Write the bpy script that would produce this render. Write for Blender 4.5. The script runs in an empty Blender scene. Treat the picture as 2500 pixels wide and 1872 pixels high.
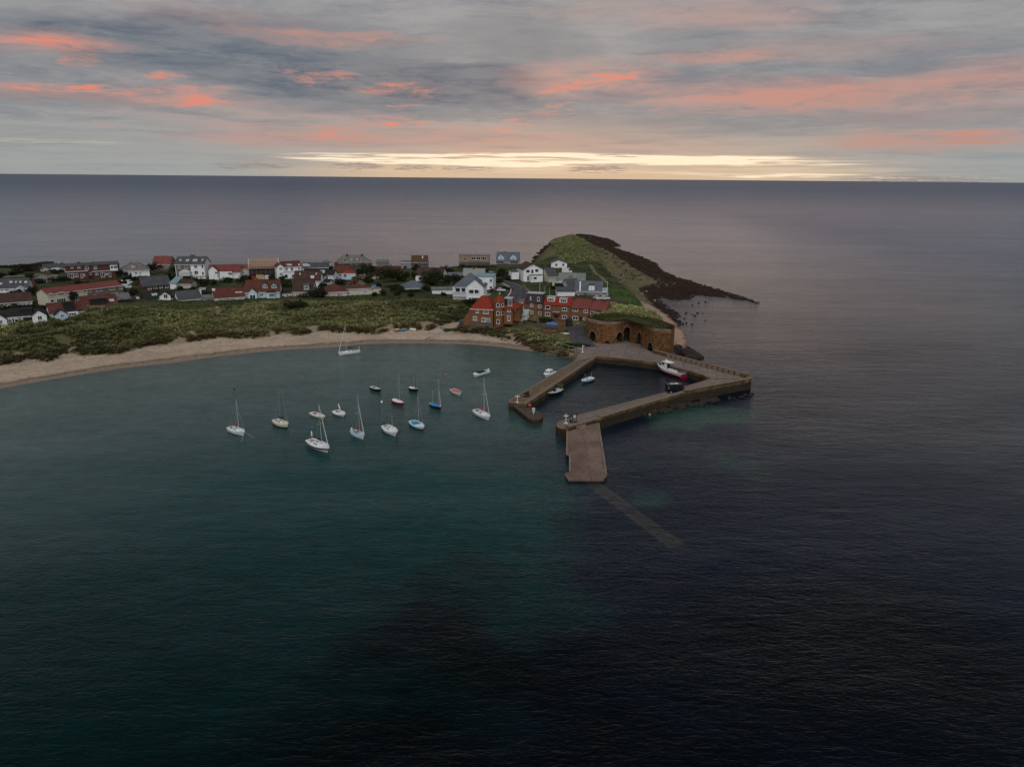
import bpy, bmesh, math, random
import numpy as np
from mathutils import Vector, Matrix
random.seed(7)
RNG = np.random.default_rng(11)
R = math.radians
scene = bpy.context.scene
COL = scene.collection

# ---------------------------------------------------------------- camera
F_PX, CX, CY = 1736.0, 1250.0, 936.0          # drone lens, measured on a 2500 x 1872 frame
CAM_H, PITCH, ROLL = 60.0, R(16.13), R(0.50)
C0 = np.array([0.0, 0.0, CAM_H])
FW = np.array([0.0, math.cos(PITCH), -math.sin(PITCH)])
_u0 = np.array([0.0, math.sin(PITCH), math.cos(PITCH)])
RT = np.array([math.cos(ROLL), 0, 0]) + math.sin(ROLL) * _u0
UP = np.array([-math.sin(ROLL), 0, 0]) + math.cos(ROLL) * _u0
cam_data = bpy.data.cameras.new('camera')
cam = bpy.data.objects.new('camera', cam_data)
COL.objects.link(cam)
cam_data.sensor_width = 36.0
cam_data.lens = F_PX / 2500.0 * 36.0
cam_data.clip_start, cam_data.clip_end = 1.0, 200000.0
m = Matrix.Identity(4)
for i in range(3):
    m[i][0], m[i][1], m[i][2], m[i][3] = RT[i], UP[i], -FW[i], C0[i]
cam.matrix_world = m
scene.camera = cam

def ray(px, py):
    d = FW + (px - CX) / F_PX * RT + (CY - py) / F_PX * UP
    return d

def gp(px, py, z=0.0):
    """survey: the place on the level z that the measured sight line reaches"""
    d = ray(px, py)
    t = (z - CAM_H) / d[2]
    return C0 + d * t

def depth_of(p):
    return float(np.dot(np.asarray(p) - C0, FW))

def azel(px, py):
    d = ray(px, py)
    return math.degrees(math.atan2(d[0], d[1])), math.degrees(math.atan2(d[2], math.hypot(d[0], d[1])))

# ---------------------------------------------------------------- exposure
scene.view_settings.view_transform = 'Standard'
scene.view_settings.look = 'None'
scene.view_settings.exposure = 0.0
scene.view_settings.gamma = 1.0
scene.view_settings.use_curve_mapping = False
scene.cycles.max_bounces = 6
scene.cycles.diffuse_bounces = 2
scene.cycles.glossy_bounces = 3
scene.cycles.transparent_max_bounces = 6
scene.cycles.use_denoising = True

# ---------------------------------------------------------------- very soft overcast fill lamp, added behind the camera to light house fronts
FILL_AZ, FILL_EL = 178.0, 52.0     # compass-like: 0 = straight ahead of the camera (+Y), clockwise
sd = bpy.data.lights.new('sun', 'SUN')
sd.energy = 2.25
sd.angle = R(80)
sd.color = (1.0, 0.97, 0.95)
sun = bpy.data.objects.new('sun', sd)
COL.objects.link(sun)
_a, _e = R(FILL_AZ), R(FILL_EL)
fill_dir = Vector((math.sin(_a) * math.cos(_e), math.cos(_a) * math.cos(_e), math.sin(_e)))
sun.rotation_euler = fill_dir.to_track_quat('Z', 'Y').to_euler()

# ---------------------------------------------------------------- node helper
class NT:
    def __init__(s, tree):
        s.t = tree; s.n = tree.nodes; s.l = tree.links
    def new(s, kind, **kw):
        nd = s.n.new(kind)
        for k, v in kw.items():
            setattr(nd, k, v)
        return nd
    def put(s, sock, v):
        if v is None: return
        if isinstance(v, bpy.types.NodeSocket): s.l.new(v, sock)
        else:
            if isinstance(v, (tuple, list)) and len(v) == 3 and sock.type == 'RGBA': v = (*v, 1)
            sock.default_value = v
    def math(s, op, a, b=None, c=None, clamp=False):
        nd = s.new('ShaderNodeMath', operation=op, use_clamp=clamp)
        for i, v in enumerate((a, b, c)): s.put(nd.inputs[i], v)
        return nd.outputs[0]
    def vmath(s, op, a, b=None, scale=None):
        nd = s.new('ShaderNodeVectorMath', operation=op)
        s.put(nd.inputs[0], a); s.put(nd.inputs[1], b)
        if scale is not None: s.put(nd.inputs[3], scale)
        return nd.outputs['Value'] if op in ('DOT_PRODUCT', 'LENGTH', 'DISTANCE') else nd.outputs[0]
    def noise(s, vec, scale, detail=4, rough=0.55, dist=0.0, dim='3D'):
        nd = s.new('ShaderNodeTexNoise', noise_dimensions=dim)
        s.put(nd.inputs['Vector'], vec); s.put(nd.inputs['Scale'], scale)
        nd.inputs['Detail'].default_value = detail; nd.inputs['Roughness'].default_value = rough
        nd.inputs['Distortion'].default_value = dist
        return nd
    def rng(s, v, a, b, c=0.0, d=1.0, smooth=True):
        nd = s.new('ShaderNodeMapRange', interpolation_type='SMOOTHSTEP' if smooth else 'LINEAR')
        s.put(nd.inputs[0], v)
        for i, q in enumerate((a, b, c, d)): s.put(nd.inputs[i + 1], q)
        return nd.outputs[0]
    def mix(s, fac, a, b, blend='MIX'):
        nd = s.new('ShaderNodeMix', data_type='RGBA', blend_type=blend)
        s.put(nd.inputs[0], fac); s.put(nd.inputs[6], a); s.put(nd.inputs[7], b)
        return nd.outputs[2]
    def xyz(s, x, y, z):
        nd = s.new('ShaderNodeCombineXYZ')
        for i, v in enumerate((x, y, z)): s.put(nd.inputs[i], v)
        return nd.outputs[0]
    def sep(s, v):
        nd = s.new('ShaderNodeSeparateXYZ'); s.put(nd.inputs[0], v)
        return nd.outputs

# ---------------------------------------------------------------- world: dusk cloud deck over a clear-air sky
world = bpy.data.worlds.new('World')
scene.world = world
world.use_nodes = True
W = NT(world.node_tree)
W.n.clear()
out = W.new('ShaderNodeOutputWorld')
bg = W.new('ShaderNodeBackground')
tc = W.new('ShaderNodeTexCoord')
dirn = W.vmath('NORMALIZE', tc.outputs['Generated'])
dx, dy, dz = W.sep(dirn)
zc = W.math('MAXIMUM', dz, 0.0)
hor = W.math('POWER', W.math('ADD', W.math('MULTIPLY', dx, dx), W.math('MULTIPLY', dy, dy)), 0.5)
DEG = 180 / math.pi
az = W.math('MULTIPLY', W.math('ARCTAN2', dx, dy), DEG)
el = W.math('MULTIPLY', W.math('ARCTAN2', zc, hor), DEG)
den = W.math('ADD', zc, 0.055)
P = W.xyz(W.math('DIVIDE', dx, den), W.math('DIVIDE', dy, den), 0.0)
sky = W.new('ShaderNodeTexSky', sky_type='NISHITA')
sky.sun_disc = False
sky.sun_elevation = R(1.5)
sky.sun_rotation = R(3.0)
sky.altitude = 60
sky.air_density, sky.dust_density, sky.ozone_density = 1.0, 1.5, 1.5
clear = W.mix(1.0, sky.outputs[0], (0.05, 0.05, 0.05), 'MULTIPLY')

n_big = W.noise(P, 0.34, 5, 0.55, 0.4).outputs[0]
n_mid = W.noise(W.vmath('ADD', P, (7.3, 1.2, 0)), 1.0, 8, 0.6, 0.3).outputs[0]
n_fin = W.noise(W.vmath('ADD', P, (2.3, 9.2, 3)), 3.2, 8, 0.62, 0.2)
wa, wb, _ = W.sep(n_fin.outputs['Color'])
# ragged offsets so that banks have torn edges
n_w = W.noise(W.vmath('ADD', P, (31, 5, 0)), 1.5, 7, 0.62, 0.0)
qa, qb, qc = W.sep(n_w.outputs['Color'])
az_w = W.math('ADD', az, W.math('MULTIPLY', W.math('SUBTRACT', qa, 0.5), 9.0))
el_w = W.math('ADD', el, W.math('ADD', W.math('MULTIPLY', W.math('SUBTRACT', qb, 0.5), 1.9), W.math('MULTIPLY', W.math('SUBTRACT', wb, 0.5), 0.8)))
q = W.xyz(az_w, el_w, 0.0)

def banks(vec, items):
    tot = None
    for (px, py, hx, hy, s) in items:
        a, e = azel(px, py)
        k = 1 / (F_PX / DEG)
        d = W.vmath('MULTIPLY', W.vmath('SUBTRACT', vec, (a, e, 0)), (1 / (hx * k), 1 / (hy * k), 0))
        d2 = W.vmath('DOT_PRODUCT', d, d)
        v = W.math('MULTIPLY', W.math('SUBTRACT', 1.0, d2, clamp=True), s)
        tot = v if tot is None else W.math('ADD', tot, v)
    return tot

wisp = W.noise(W.xyz(W.math('MULTIPLY', az_w, 0.20), W.math('MULTIPLY', el_w, 1.7), 4.0), 1.0, 9, 0.68, 0.25).outputs[0]
# the deck: lighter and darker cloud, seen from below
deck_v = W.math('ADD', W.math('MULTIPLY', n_big, 0.32), W.math('ADD', W.math('MULTIPLY', n_mid, 0.36), W.math('MULTIPLY', wisp, 0.32)))
deck_v = W.rng(deck_v, 0.38, 0.57)
dark_b = banks(q, [(620, 130, 430, 85, 1.0), (900, 190, 430, 60, .8), (1150, 205, 220, 55, 1.0), (140, 72, 170, 42, 1.1), (330, 110, 260, 60, .6), (760, 235, 330, 40, .6), (700, 60, 300, 40, .35),
                   (1270, 110, 190, 70, 0.6), (180, 240, 230, 24, 0.7), (1950, 214, 230, 22, 0.6), (1900, 300, 340, 34, 0.4), (1330, 250, 250, 30, 0.55), (1500, 300, 260, 30, .45),
                   (420, 75, 130, 46, 0.8), (1640, 180, 130, 16, .6), (2250, 120, 340, 44, .35), (1750, 110, 260, 40, .35), (2300, 290, 300, 30, .4), (1000, 270, 260, 26, .5), (90, 150, 200, 30, .4)])
dark_b = W.math('MULTIPLY', dark_b, W.rng(W.math('ADD', W.math('MULTIPLY', n_mid, .5), W.math('MULTIPLY', wisp, .5)), 0.38, 0.57, 0.35, 1.2))
deck = W.mix(deck_v, (0.225, 0.240, 0.268), (0.378, 0.370, 0.372))
lump = W.rng(W.math('ADD', W.math('MULTIPLY', n_fin.outputs[0], .5), W.math('MULTIPLY', wisp, .5)), 0.38, 0.60)
deck = W.mix(W.math('MULTIPLY', dark_b, 0.9, clamp=True), deck, W.mix(lump, (0.125, 0.155, 0.200), (0.225, 0.238, 0.262)))
# towards the horizon the deck thins into pale air, warm under the glow
warm = W.rng(W.math('ABSOLUTE', W.math('SUBTRACT', az, 5.0)), 8.0, 30.0, 1.0, 0.0)
low = W.rng(el, 0.6, 5.2, 1.0, 0.0)
pale = W.mix(warm, (0.37, 0.395, 0.385), (0.62, 0.47, 0.36))
streak = W.noise(W.xyz(W.math('MULTIPLY', az, 0.06), W.math('MULTIPLY', el, 1.2), 0.0), 1.6, 7, 0.62, 0.3).outputs[0]
streak2 = W.noise(W.xyz(W.math('MULTIPLY', az, 0.16), W.math('MULTIPLY', el, 5.5), 2.0), 1.0, 6, 0.6, 0.25).outputs[0]
lowm = W.math('MULTIPLY', low, W.rng(streak, 0.28, 0.66, 0.45, 1.0))
deck = W.mix(lowm, deck, pale)
peach = W.math('MULTIPLY', W.rng(el, 0.25, 1.7, 0.85, 0.0), W.rng(W.math('ABSOLUTE', W.math('SUBTRACT', az, 5.0)), 12.0, 26.0, 1.0, 0.0))
deck = W.mix(peach, deck, (0.72, 0.545, 0.36))
# light thins off the sunset side; upper sky dimmed to darken the near water
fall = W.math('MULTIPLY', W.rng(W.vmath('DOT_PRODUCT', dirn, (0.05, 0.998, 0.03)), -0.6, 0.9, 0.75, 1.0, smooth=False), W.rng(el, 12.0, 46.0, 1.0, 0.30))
cool = W.rng(el, 11.0, 40.0)  # upper sky cooled so the sea reflects less warm light
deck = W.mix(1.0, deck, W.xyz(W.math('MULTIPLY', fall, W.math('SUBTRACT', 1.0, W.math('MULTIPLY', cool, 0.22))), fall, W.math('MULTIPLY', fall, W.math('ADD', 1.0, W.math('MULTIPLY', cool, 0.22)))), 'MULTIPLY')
# pink wash and burning undersides
pink_b = banks(q, [(1820, 235, 330, 48, 0.8), (2100, 226, 330, 36, 0.6), (1800, 45, 260, 34, 0.5), (800, 92, 260, 20, 0.9), (2420, 185, 200, 42, 0.6),
                   (2210, 342, 190, 28, 0.9), (2450, 335, 150, 24, 0.6), (1430, 195, 220, 50, 0.6), (560, 40, 260, 26, 0.2), (700, 335, 300, 26, 0.7),
                   (1750, 142, 190, 16, 0.7), (300, 230, 330, 26, 0.5), (80, 100, 170, 34, 0.6), (640, 285, 360, 34, 0.3), (1050, 330, 330, 30, .35),
                   (2300, 265, 300, 40, .35), (1300, 345, 500, 30, .35), (1500, 25, 240, 26, .3), (2000, 120, 300, 30, .25)])
pink_b = W.math('MULTIPLY', pink_b, W.rng(W.math('ADD', W.math('MULTIPLY', n_mid, .5), W.math('MULTIPLY', wisp, .5)), 0.38, 0.57, 0.35, 1.2))
deck = W.mix(W.math('MULTIPLY', pink_b, 0.8, clamp=True), deck, (0.57, 0.305, 0.255))
fire_b = banks(q, [(75, 102, 120, 19, 1.0), (205, 150, 52, 22, 1.0), (120, 213, 130, 9, 1.1), (310, 222, 110, 12, 1.2), (420, 194, 62, 9, 1.1),
                   (470, 247, 92, 14, 1.0), (450, 218, 60, 8, .9), (760, 187, 90, 14, 1.1), (800, 208, 80, 8, .9), (985, 220, 120, 16, 1.1), (960, 296, 110, 13, 1.1),
                   (1015, 262, 60, 7, .8), (1500, 192, 150, 30, 0.95), (1420, 213, 110, 11, 1.1), (1305, 275, 85, 10, 1.2), (1285, 293, 90, 8, 1.1), (1380, 255, 22, 10, .8),
                   (1720, 146, 110, 9, .5), (700, 326, 200, 9, .85), (260, 303, 60, 8, .5), (1240, 315, 60, 6, .8), (1700, 255, 150, 18, .4),
                   (2200, 338, 110, 14, .45), (1000, 104, 150, 8, .45), (640, 303, 90, 6, .4), (1610, 277, 30, 6, .7)])
fire_b = W.math('MULTIPLY', fire_b, W.rng(W.math('ADD', W.math('MULTIPLY', wisp, 0.6), W.math('ADD', W.math('MULTIPLY', wa, 0.3), W.math('MULTIPLY', n_mid, 0.1))), 0.42, 0.60, 0.0, 1.15))
fire_b = W.math('MULTIPLY', W.rng(fire_b, 0.0, 1.25, smooth=False), W.rng(W.math('ADD', W.math('MULTIPLY', n_fin.outputs[0], .6), W.math('MULTIPLY', wisp, .4)), 0.38, 0.58, 0.45, 1.0))
deck = W.mix(W.math('MULTIPLY', fire_b, 0.92), deck, W.mix(fire_b, (0.60, 0.33, 0.28), (0.96, 0.245, 0.145)))
# the clear slot above the horizon
q2 = W.xyz(az, W.math('ADD', el, W.math('MULTIPLY', W.math('SUBTRACT', streak, 0.5), 0.75)), 0.0)
glow_b = banks(q2, [(1420, 395, 720, 9, 1.2), (1640, 386, 400, 9, 1.3), (1180, 398, 420, 8, 1.2), (1000, 379, 330, 5, 0.9), (1330, 378, 260, 6, .9), (1860, 428, 330, 6, 0.35),
                    (2020, 431, 260, 5, .5), (900, 388, 260, 5, 0.6), (130, 346, 170, 6, 0.32), (2300, 434, 200, 5, .3), (1500, 414, 900, 16, .30)])
gl = W.rng(W.math('MULTIPLY', glow_b, W.math('MULTIPLY', W.rng(streak, 0.34, 0.58, 0.45, 1.15), W.rng(streak2, 0.36, 0.56, 0.12, 1.25))), 0.03, 0.95)
deck = W.mix(gl, deck, (1.12, 0.93, 0.68))
q3 = W.xyz(az, W.math('ADD', el, W.math('MULTIPLY', W.math('SUBTRACT', wa, 0.5), 1.5)), 0.0)
cum = banks(q3, [(870, 404, 75, 8, 1.0), (1010, 408, 60, 5, 0.9), (1140, 410, 80, 5, 0.9), (1460, 411, 80, 9, 1.2), (620, 402, 130, 9, .6), (2250, 436, 200, 8, .7)])
cum = W.rng(W.math('MULTIPLY', cum, W.rng(n_fin.outputs[0], 0.35, 0.6, 0.2, 1.2)), 0.12, 0.6, 0, .72)
deck = W.mix(cum, deck, (0.30, 0.245, 0.23))
cover = W.rng(n_big, 0.2, 0.8, 0.97, 0.88)
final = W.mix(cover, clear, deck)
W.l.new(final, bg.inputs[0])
bg.inputs[1].default_value = 1.0
W.l.new(bg.outputs[0], out.inputs[0])
world.cycles.sampling_method = 'MANUAL'
world.cycles.sample_map_resolution = 512

# ---------------------------------------------------------------- materials
MATS = {}
def mat(name, color, rough=0.85, var=0.18, scale=1.2, bump=0.0, bscale=6.0, spec=0.3, color2=None, metal=0.0, coords='Object', var2=0.0):
    """plain surface with uneven tone: broad patches, fine grain and an optional second tint"""
    if name in MATS: return MATS[name]
    M = bpy.data.materials.new(name); M.use_nodes = True
    T = NT(M.node_tree)
    b = T.n['Principled BSDF']
    g = T.new('ShaderNodeTexCoord').outputs[coords] if coords != 'World' else T.new('ShaderNodeNewGeometry').outputs['Position']
    n1 = T.noise(g, scale, 5, 0.6).outputs[0]
    n2 = T.noise(g, scale * 7.0, 4, 0.6).outputs[0]
    c = T.mix(T.rng(n1, 0.3, 0.7), tuple(x * (1 - var) for x in color), tuple(min(1, x * (1 + var)) for x in color))
    if color2: c = T.mix(T.rng(n2, 0.45, 0.68, 0, 0.8), c, color2)
    c = T.mix(T.rng(n2, 0.3, 0.7, var * 0.5, 0.0), c, tuple(x * 0.55 for x in color))
    T.put(b.inputs['Base Color'], c)
    b.inputs['Roughness'].default_value = rough
    b.inputs['Specular IOR Level'].default_value = spec
    b.inputs['Metallic'].default_value = metal
    if bump:
        bp = T.new('ShaderNodeBump'); bp.inputs['Strength'].default_value = bump; bp.inputs['Distance'].default_value = 0.06
        T.put(bp.inputs['Height'], T.noise(g, bscale, 4, 0.6).outputs[0]); T.put(b.inputs['Normal'], bp.outputs[0])
    MATS[name] = M
    return M

def course_mat(name, color, mortar, bw, bh, rough=0.9, var=0.35, bump=0.6, off=0.5, msize=0.03, color2=None, stain=None, axis='wall'):
    """coursed masonry, slates or tiles: brick pattern laid in the object's own metres"""
    if name in MATS: return MATS[name]
    M = bpy.data.materials.new(name); M.use_nodes = True
    T = NT(M.node_tree); b = T.n['Principled BSDF']
    uv = T.new('ShaderNodeUVMap').outputs[0]
    br = T.new('ShaderNodeTexBrick')
    T.put(br.inputs['Vector'], uv)
    br.inputs['Scale'].default_value = 1.0
    br.inputs['Brick Width'].default_value = bw; br.inputs['Row Height'].default_value = bh
    br.inputs['Mortar Size'].default_value = msize; br.inputs['Bias'].default_value = 0.0
    br.offset = off
    T.put(br.inputs['Color1'], tuple(x * (1 - var) for x in color)); T.put(br.inputs['Color2'], tuple(min(1, x * (1 + var)) for x in color))
    T.put(br.inputs['Mortar'], mortar)
    c = br.outputs[0]
    g = T.new('ShaderNodeTexCoord').outputs['Object']
    n1 = T.noise(g, 0.35, 6, 0.65).outputs[0]
    if color2: c = T.mix(T.rng(n1, 0.42, 0.66, 0, 0.75), c, color2)
    if stain:
        n3 = T.noise(T.vmath('MULTIPLY', g, (1, 1, 0.45)), 0.8, 6, 0.7).outputs[0]
        c = T.mix(T.rng(n3, 0.5, 0.72, 0, 0.8), c, stain)
    n2 = T.noise(g, 5.0, 4, 0.6).outputs[0]
    c = T.mix(T.rng(n2, 0.3, 0.7, 0.22, 0.0), c, tuple(x * 0.4 for x in color))
    T.put(b.inputs['Base Color'], c)
    b.inputs['Roughness'].default_value = rough; b.inputs['Specular IOR Level'].default_value = 0.25
    bp = T.new('ShaderNodeBump'); bp.inputs['Strength'].default_value = bump; bp.inputs['Distance'].default_value = 0.05
    hgt = T.math('ADD', T.math('MULTIPLY', br.outputs['Fac'], -0.6), T.math('MULTIPLY', n2, 0.6))
    T.put(bp.inputs['Height'], hgt); T.put(b.inputs['Normal'], bp.outputs[0])
    MATS[name] = M
    return M

# ---------------------------------------------------------------- mesh helpers
def mesh_obj(name, verts, faces, material=None, parent=None, smooth=False, uv=True):
    me = bpy.data.meshes.new(name)
    me.from_pydata([tuple(map(float, v)) for v in verts], [], [list(f) for f in faces])
    me.update()
    return link_mesh(name, me, material, parent, smooth, uv)

def box_uv(me):
    """lay metre-true coordinates on every face: along the wall and up it (or up the slope)"""
    if not me.uv_layers: me.uv_layers.new(name='UVMap')
    uvl = me.uv_layers[0].data
    for p in me.polygons:
        n = p.normal
        if abs(n.z) > 0.985: t = Vector((1, 0, 0)); b = Vector((0, 1, 0))
        else:
            t = Vector((-n.y, n.x, 0)).normalized(); b = n.cross(t)
        for li in p.loop_indices:
            co = me.vertices[me.loops[li].vertex_index].co
            uvl[li].uv = (co.dot(t), co.dot(b))

def link_mesh(name, me, material=None, parent=None, smooth=False, uv=True):
    o = bpy.data.objects.new(name, me)
    COL.objects.link(o)
    if material is not None:
        for q_ in (material if isinstance(material, (list, tuple)) else [material]): me.materials.append(q_)
    if uv: box_uv(me)
    if smooth: me.polygons.foreach_set('use_smooth', [True] * len(me.polygons))
    if parent is not None: o.parent = parent
    return o

class MB:
    """collects simple solids into one mesh, in the owner's own coordinates"""
    def __init__(s): s.v = []; s.f = []
    def add(s, vs, fs):
        k = len(s.v); s.v += [tuple(map(float, v)) for v in vs]; s.f += [[i + k for i in f] for f in fs]; return s
    def box(s, x0, x1, y0, y1, z0, z1):
        vs = [(x, y, z) for z in (z0, z1) for y in (y0, y1) for x in (x0, x1)]
        return s.add(vs, [(0, 2, 3, 1), (4, 5, 7, 6), (0, 1, 5, 4), (2, 6, 7, 3), (0, 4, 6, 2), (1, 3, 7, 5)])
    def obox(s, c, ex, ey, ez):
        c, ex, ey, ez = map(np.asarray, (c, ex, ey, ez))
        vs = [c + a * ex + b * ey + g * ez for g in (-1, 1) for b in (-1, 1) for a in (-1, 1)]
        return s.add(vs, [(0, 2, 3, 1), (4, 5, 7, 6), (0, 1, 5, 4), (2, 6, 7, 3), (0, 4, 6, 2), (1, 3, 7, 5)])
    def tube(s, p, q_, r0, r1=None, n=6):
        p, q_ = np.asarray(p, float), np.asarray(q_, float); r1 = r0 if r1 is None else r1
        d = q_ - p; d = d / max(1e-9, np.linalg.norm(d))
        a = np.cross(d, (0, 0, 1) if abs(d[2]) < 0.9 else (1, 0, 0)); a /= np.linalg.norm(a); b = np.cross(d, a)
        vs = []
        for c, r in ((p, r0), (q_, r1)):
            for i in range(n):
                t = 2 * math.pi * i / n; vs.append(c + r * (math.cos(t) * a + math.sin(t) * b))
        fs = [(i, (i + 1) % n, n + (i + 1) % n, n + i) for i in range(n)] + [tuple(range(n))[::-1], tuple(range(n, 2 * n))]
        return s.add(vs, fs)
    def prism(s, poly, z0, z1):
        n = len(poly)
        z0 = [z0] * n if np.isscalar(z0) else z0; z1 = [z1] * n if np.isscalar(z1) else z1
        vs = [(p[0], p[1], z) for p, z in zip(poly, z0)] + [(p[0], p[1], z) for p, z in zip(poly, z1)]
        area = sum(poly[i][0] * poly[(i + 1) % n][1] - poly[(i + 1) % n][0] * poly[i][1] for i in range(n))
        fs = [(i, (i + 1) % n, n + (i + 1) % n, n + i) for i in range(n)] + [tuple(range(n))[::-1], tuple(range(n, 2 * n))]
        if area < 0: fs = [f[::-1] for f in fs]
        return s.add(vs, fs)
    def ball(s, c, rx, ry, rz, nu=10, nv=6):
        vs = [(c[0], c[1], c[2] - rz)]
        for j in range(1, nv):
            ph = -math.pi / 2 + math.pi * j / nv
            for i in range(nu):
                t = 2 * math.pi * i / nu
                vs.append((c[0] + rx * math.cos(ph) * math.cos(t), c[1] + ry * math.cos(ph) * math.sin(t), c[2] + rz * math.sin(ph)))
        vs.append((c[0], c[1], c[2] + rz))
        fs = [(0, 1 + (i + 1) % nu, 1 + i) for i in range(nu)]
        for j in range(nv - 2):
            for i in range(nu):
                a = 1 + j * nu
                fs.append((a + i, a + (i + 1) % nu, a + nu + (i + 1) % nu, a + nu + i))
        a = 1 + (nv - 2) * nu
        fs += [(a + i, a + (i + 1) % nu, len(vs) - 1) for i in range(nu)]
        return s.add(vs, fs)
    def build(s, name, material, parent=None, smooth=False, uv=True):
        return mesh_obj(name, s.v, s.f, material, parent, smooth, uv)

def tag(o, label=None, cat=None, group=None, kind=None):
    if label: o['label'] = label
    if cat: o['category'] = cat
    if group: o['group'] = group
    if kind: o['kind'] = kind
    return o

def empty(name, loc, rz=0.0):
    o = bpy.data.objects.new(name, None); COL.objects.link(o)
    o.empty_display_size = 0.5
    o.location = tuple(map(float, loc)); o.rotation_euler = (0, 0, rz)
    return o

def copy_tree(o, parent=None):
    c = o.copy(); COL.objects.link(c)
    if parent is not None: c.parent = parent
    for ch in list(o.children): copy_tree(ch, c)
    return c
# ---------------------------------------------------------------- land: outlines surveyed as (px, py) on a level
def poly(pts, z): return np.array([gp(a, b, z)[:2] for a, b in pts])

_LAT = {}
def lattice(k):
    if k not in _LAT: _LAT[k] = np.random.default_rng(k).random((256, 256))
    return _LAT[k]
def vnoise(X, Y, s, seed, octaves=4, rough=0.5):
    out_ = np.zeros_like(X, dtype=float); amp = 1.0; tot = 0.0
    for o_ in range(octaves):
        lat = lattice(seed * 31 + o_)
        x = X / s * 2 ** o_; y = Y / s * 2 ** o_
        xi = np.floor(x).astype(int); yi = np.floor(y).astype(int)
        fx = x - xi; fy = y - yi
        fx = fx * fx * (3 - 2 * fx); fy = fy * fy * (3 - 2 * fy)
        a = lat[xi & 255, yi & 255]; b = lat[(xi + 1) & 255, yi & 255]; c = lat[xi & 255, (yi + 1) & 255]; d = lat[(xi + 1) & 255, (yi + 1) & 255]
        out_ += amp * ((a * (1 - fx) + b * fx) * (1 - fy) + (c * (1 - fx) + d * fx) * fy); tot += amp; amp *= rough
    return out_ / tot

def sdist(pl, X, Y):
    """signed distance to a closed outline, positive inside"""
    d2 = np.full(X.shape, 1e18); inside = np.zeros(X.shape, bool); n = len(pl)
    for i in range(n):
        ax, ay = pl[i]; bx, by = pl[(i + 1) % n]
        ex, ey = bx - ax, by - ay; L = ex * ex + ey * ey + 1e-12
        t = np.clip(((X - ax) * ex + (Y - ay) * ey) / L, 0, 1)
        d2 = np.minimum(d2, (X - ax - t * ex) ** 2 + (Y - ay - t * ey) ** 2)
        c = ((ay > Y) != (by > Y)) & (X < (bx - ax) * (Y - ay) / (by - ay + 1e-18) + ax)
        inside ^= c
    return np.where(inside, 1, -1) * np.sqrt(d2)

def sstep(a, b, v):
    t = np.clip((v - a) / (b - a), 0, 1); return t * t * (3 - 2 * t)

bay = [(-160, 985), (0, 948), (150, 922), (289, 900), (434, 884), (540, 869), (640, 859), (694, 854), (826, 847), (878, 841), (960, 838), (1047, 838), (1155, 841),
       (1220, 847), (1274, 854), (1317, 859), (1350, 866), (1385, 875), (1402, 884)]
quayside = [(1425, 872), (1455, 858), (1500, 860), (1600, 868), (1685, 882)]
cove = [(1705, 879), (1704, 861), (1690, 850), (1672, 841), (1675, 816), (1660, 789), (1648, 766), (1624, 748), (1600, 731), (1615, 722), (1640, 731), (1672, 731), (1700, 719), (1719, 721), (1770, 726), (1809, 731), (1846, 739),
        (1800, 722), (1719, 698), (1660, 680), (1615, 664), (1597, 644), (1560, 627), (1525, 614.6), (1491, 604), (1509, 600), (1486, 585), (1450, 574), (1414, 570.5), (1387, 577), (1330, 600), (1302, 628)]
back_world = [(40, 590), (10, 530), (-40, 505), (-110, 500), (-190, 512), (-240, 500)]
P_COAST = np.vstack([poly(bay, 0), poly(quayside, 0), poly(cove, 0)])
_mid = [gp(x, y, 8)[:2] for x, y in ((1296, 634), (1240, 640), (1130, 641), (1060, 648), (960, 648), (860, 648), (760, 652), (640, 655), (400, 655), (200, 655), (125, 653))]
_tl = [gp(x, y, 0)[:2] for x, y in ((118, 650), (132, 640), (112, 635), (60, 640), (0, 645), (-250, 657), (-700, 800))]
_tv = [gp(x, y, 6.5)[:2] for x, y in ((112, 657), (60, 653), (0, 652), (-250, 668), (-700, 815))]
P_COAST = np.vstack([P_COAST, _mid, _tl])
veg = [(-160, 925), (0, 892), (43, 886), (64, 875), (107, 883.5), (145, 876), (153, 866), (179, 864.6), (202, 870), (255, 862), (286, 860), (365, 844), (434, 840), (521, 827), (529, 823), (579, 825.6), (640, 822.7),
       (690, 814), (730, 817), (795, 807.6), (814, 811), (924, 809), (964, 803), (1044, 804.6), (1062, 801), (1100, 788), (1130, 787), (1108, 806), (1158, 811), (1192, 814), (1245, 822), (1290, 834), (1330, 848), (1380, 858), (1412, 852),
       (1432, 842)]
veg2 = [(1520, 838), (1560, 842), (1600, 850), (1636, 852), (1635, 800), (1620, 786), (1583, 766), (1565, 736.7), (1556, 718.6), (1538, 698), (1506, 684.7), (1477, 648.5), (1461, 621), (1440, 603), (1414, 589), (1387, 586), (1335, 603), (1306, 630)]
P_VEG = np.vstack([poly(veg, 2.4), poly(veg2, 2.6), [p - np.array([0, 5.0]) for p in _mid], _tv])
P_APRON = poly([(1405, 884), (1422, 856), (1400, 842), (1432, 828), (1455, 836), (1500, 838), (1530, 834), (1566, 843), (1600, 857), (1640, 866), (1690, 880), (1600, 872), (1500, 864), (1457, 861), (1425, 872)], 2.5)
P_KILN = poly([(1430, 827), (1437, 831), (1456, 837), (1474, 839.5), (1503, 838), (1520, 835), (1540, 834.5), (1564, 842.5), (1567, 845.5), (1594, 858), (1634, 866.5)], 2.42)
P_KILN = np.vstack([P_KILN, poly([(1648, 795), (1600, 778), (1500, 765), (1440, 768)], 10.4)])
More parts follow.
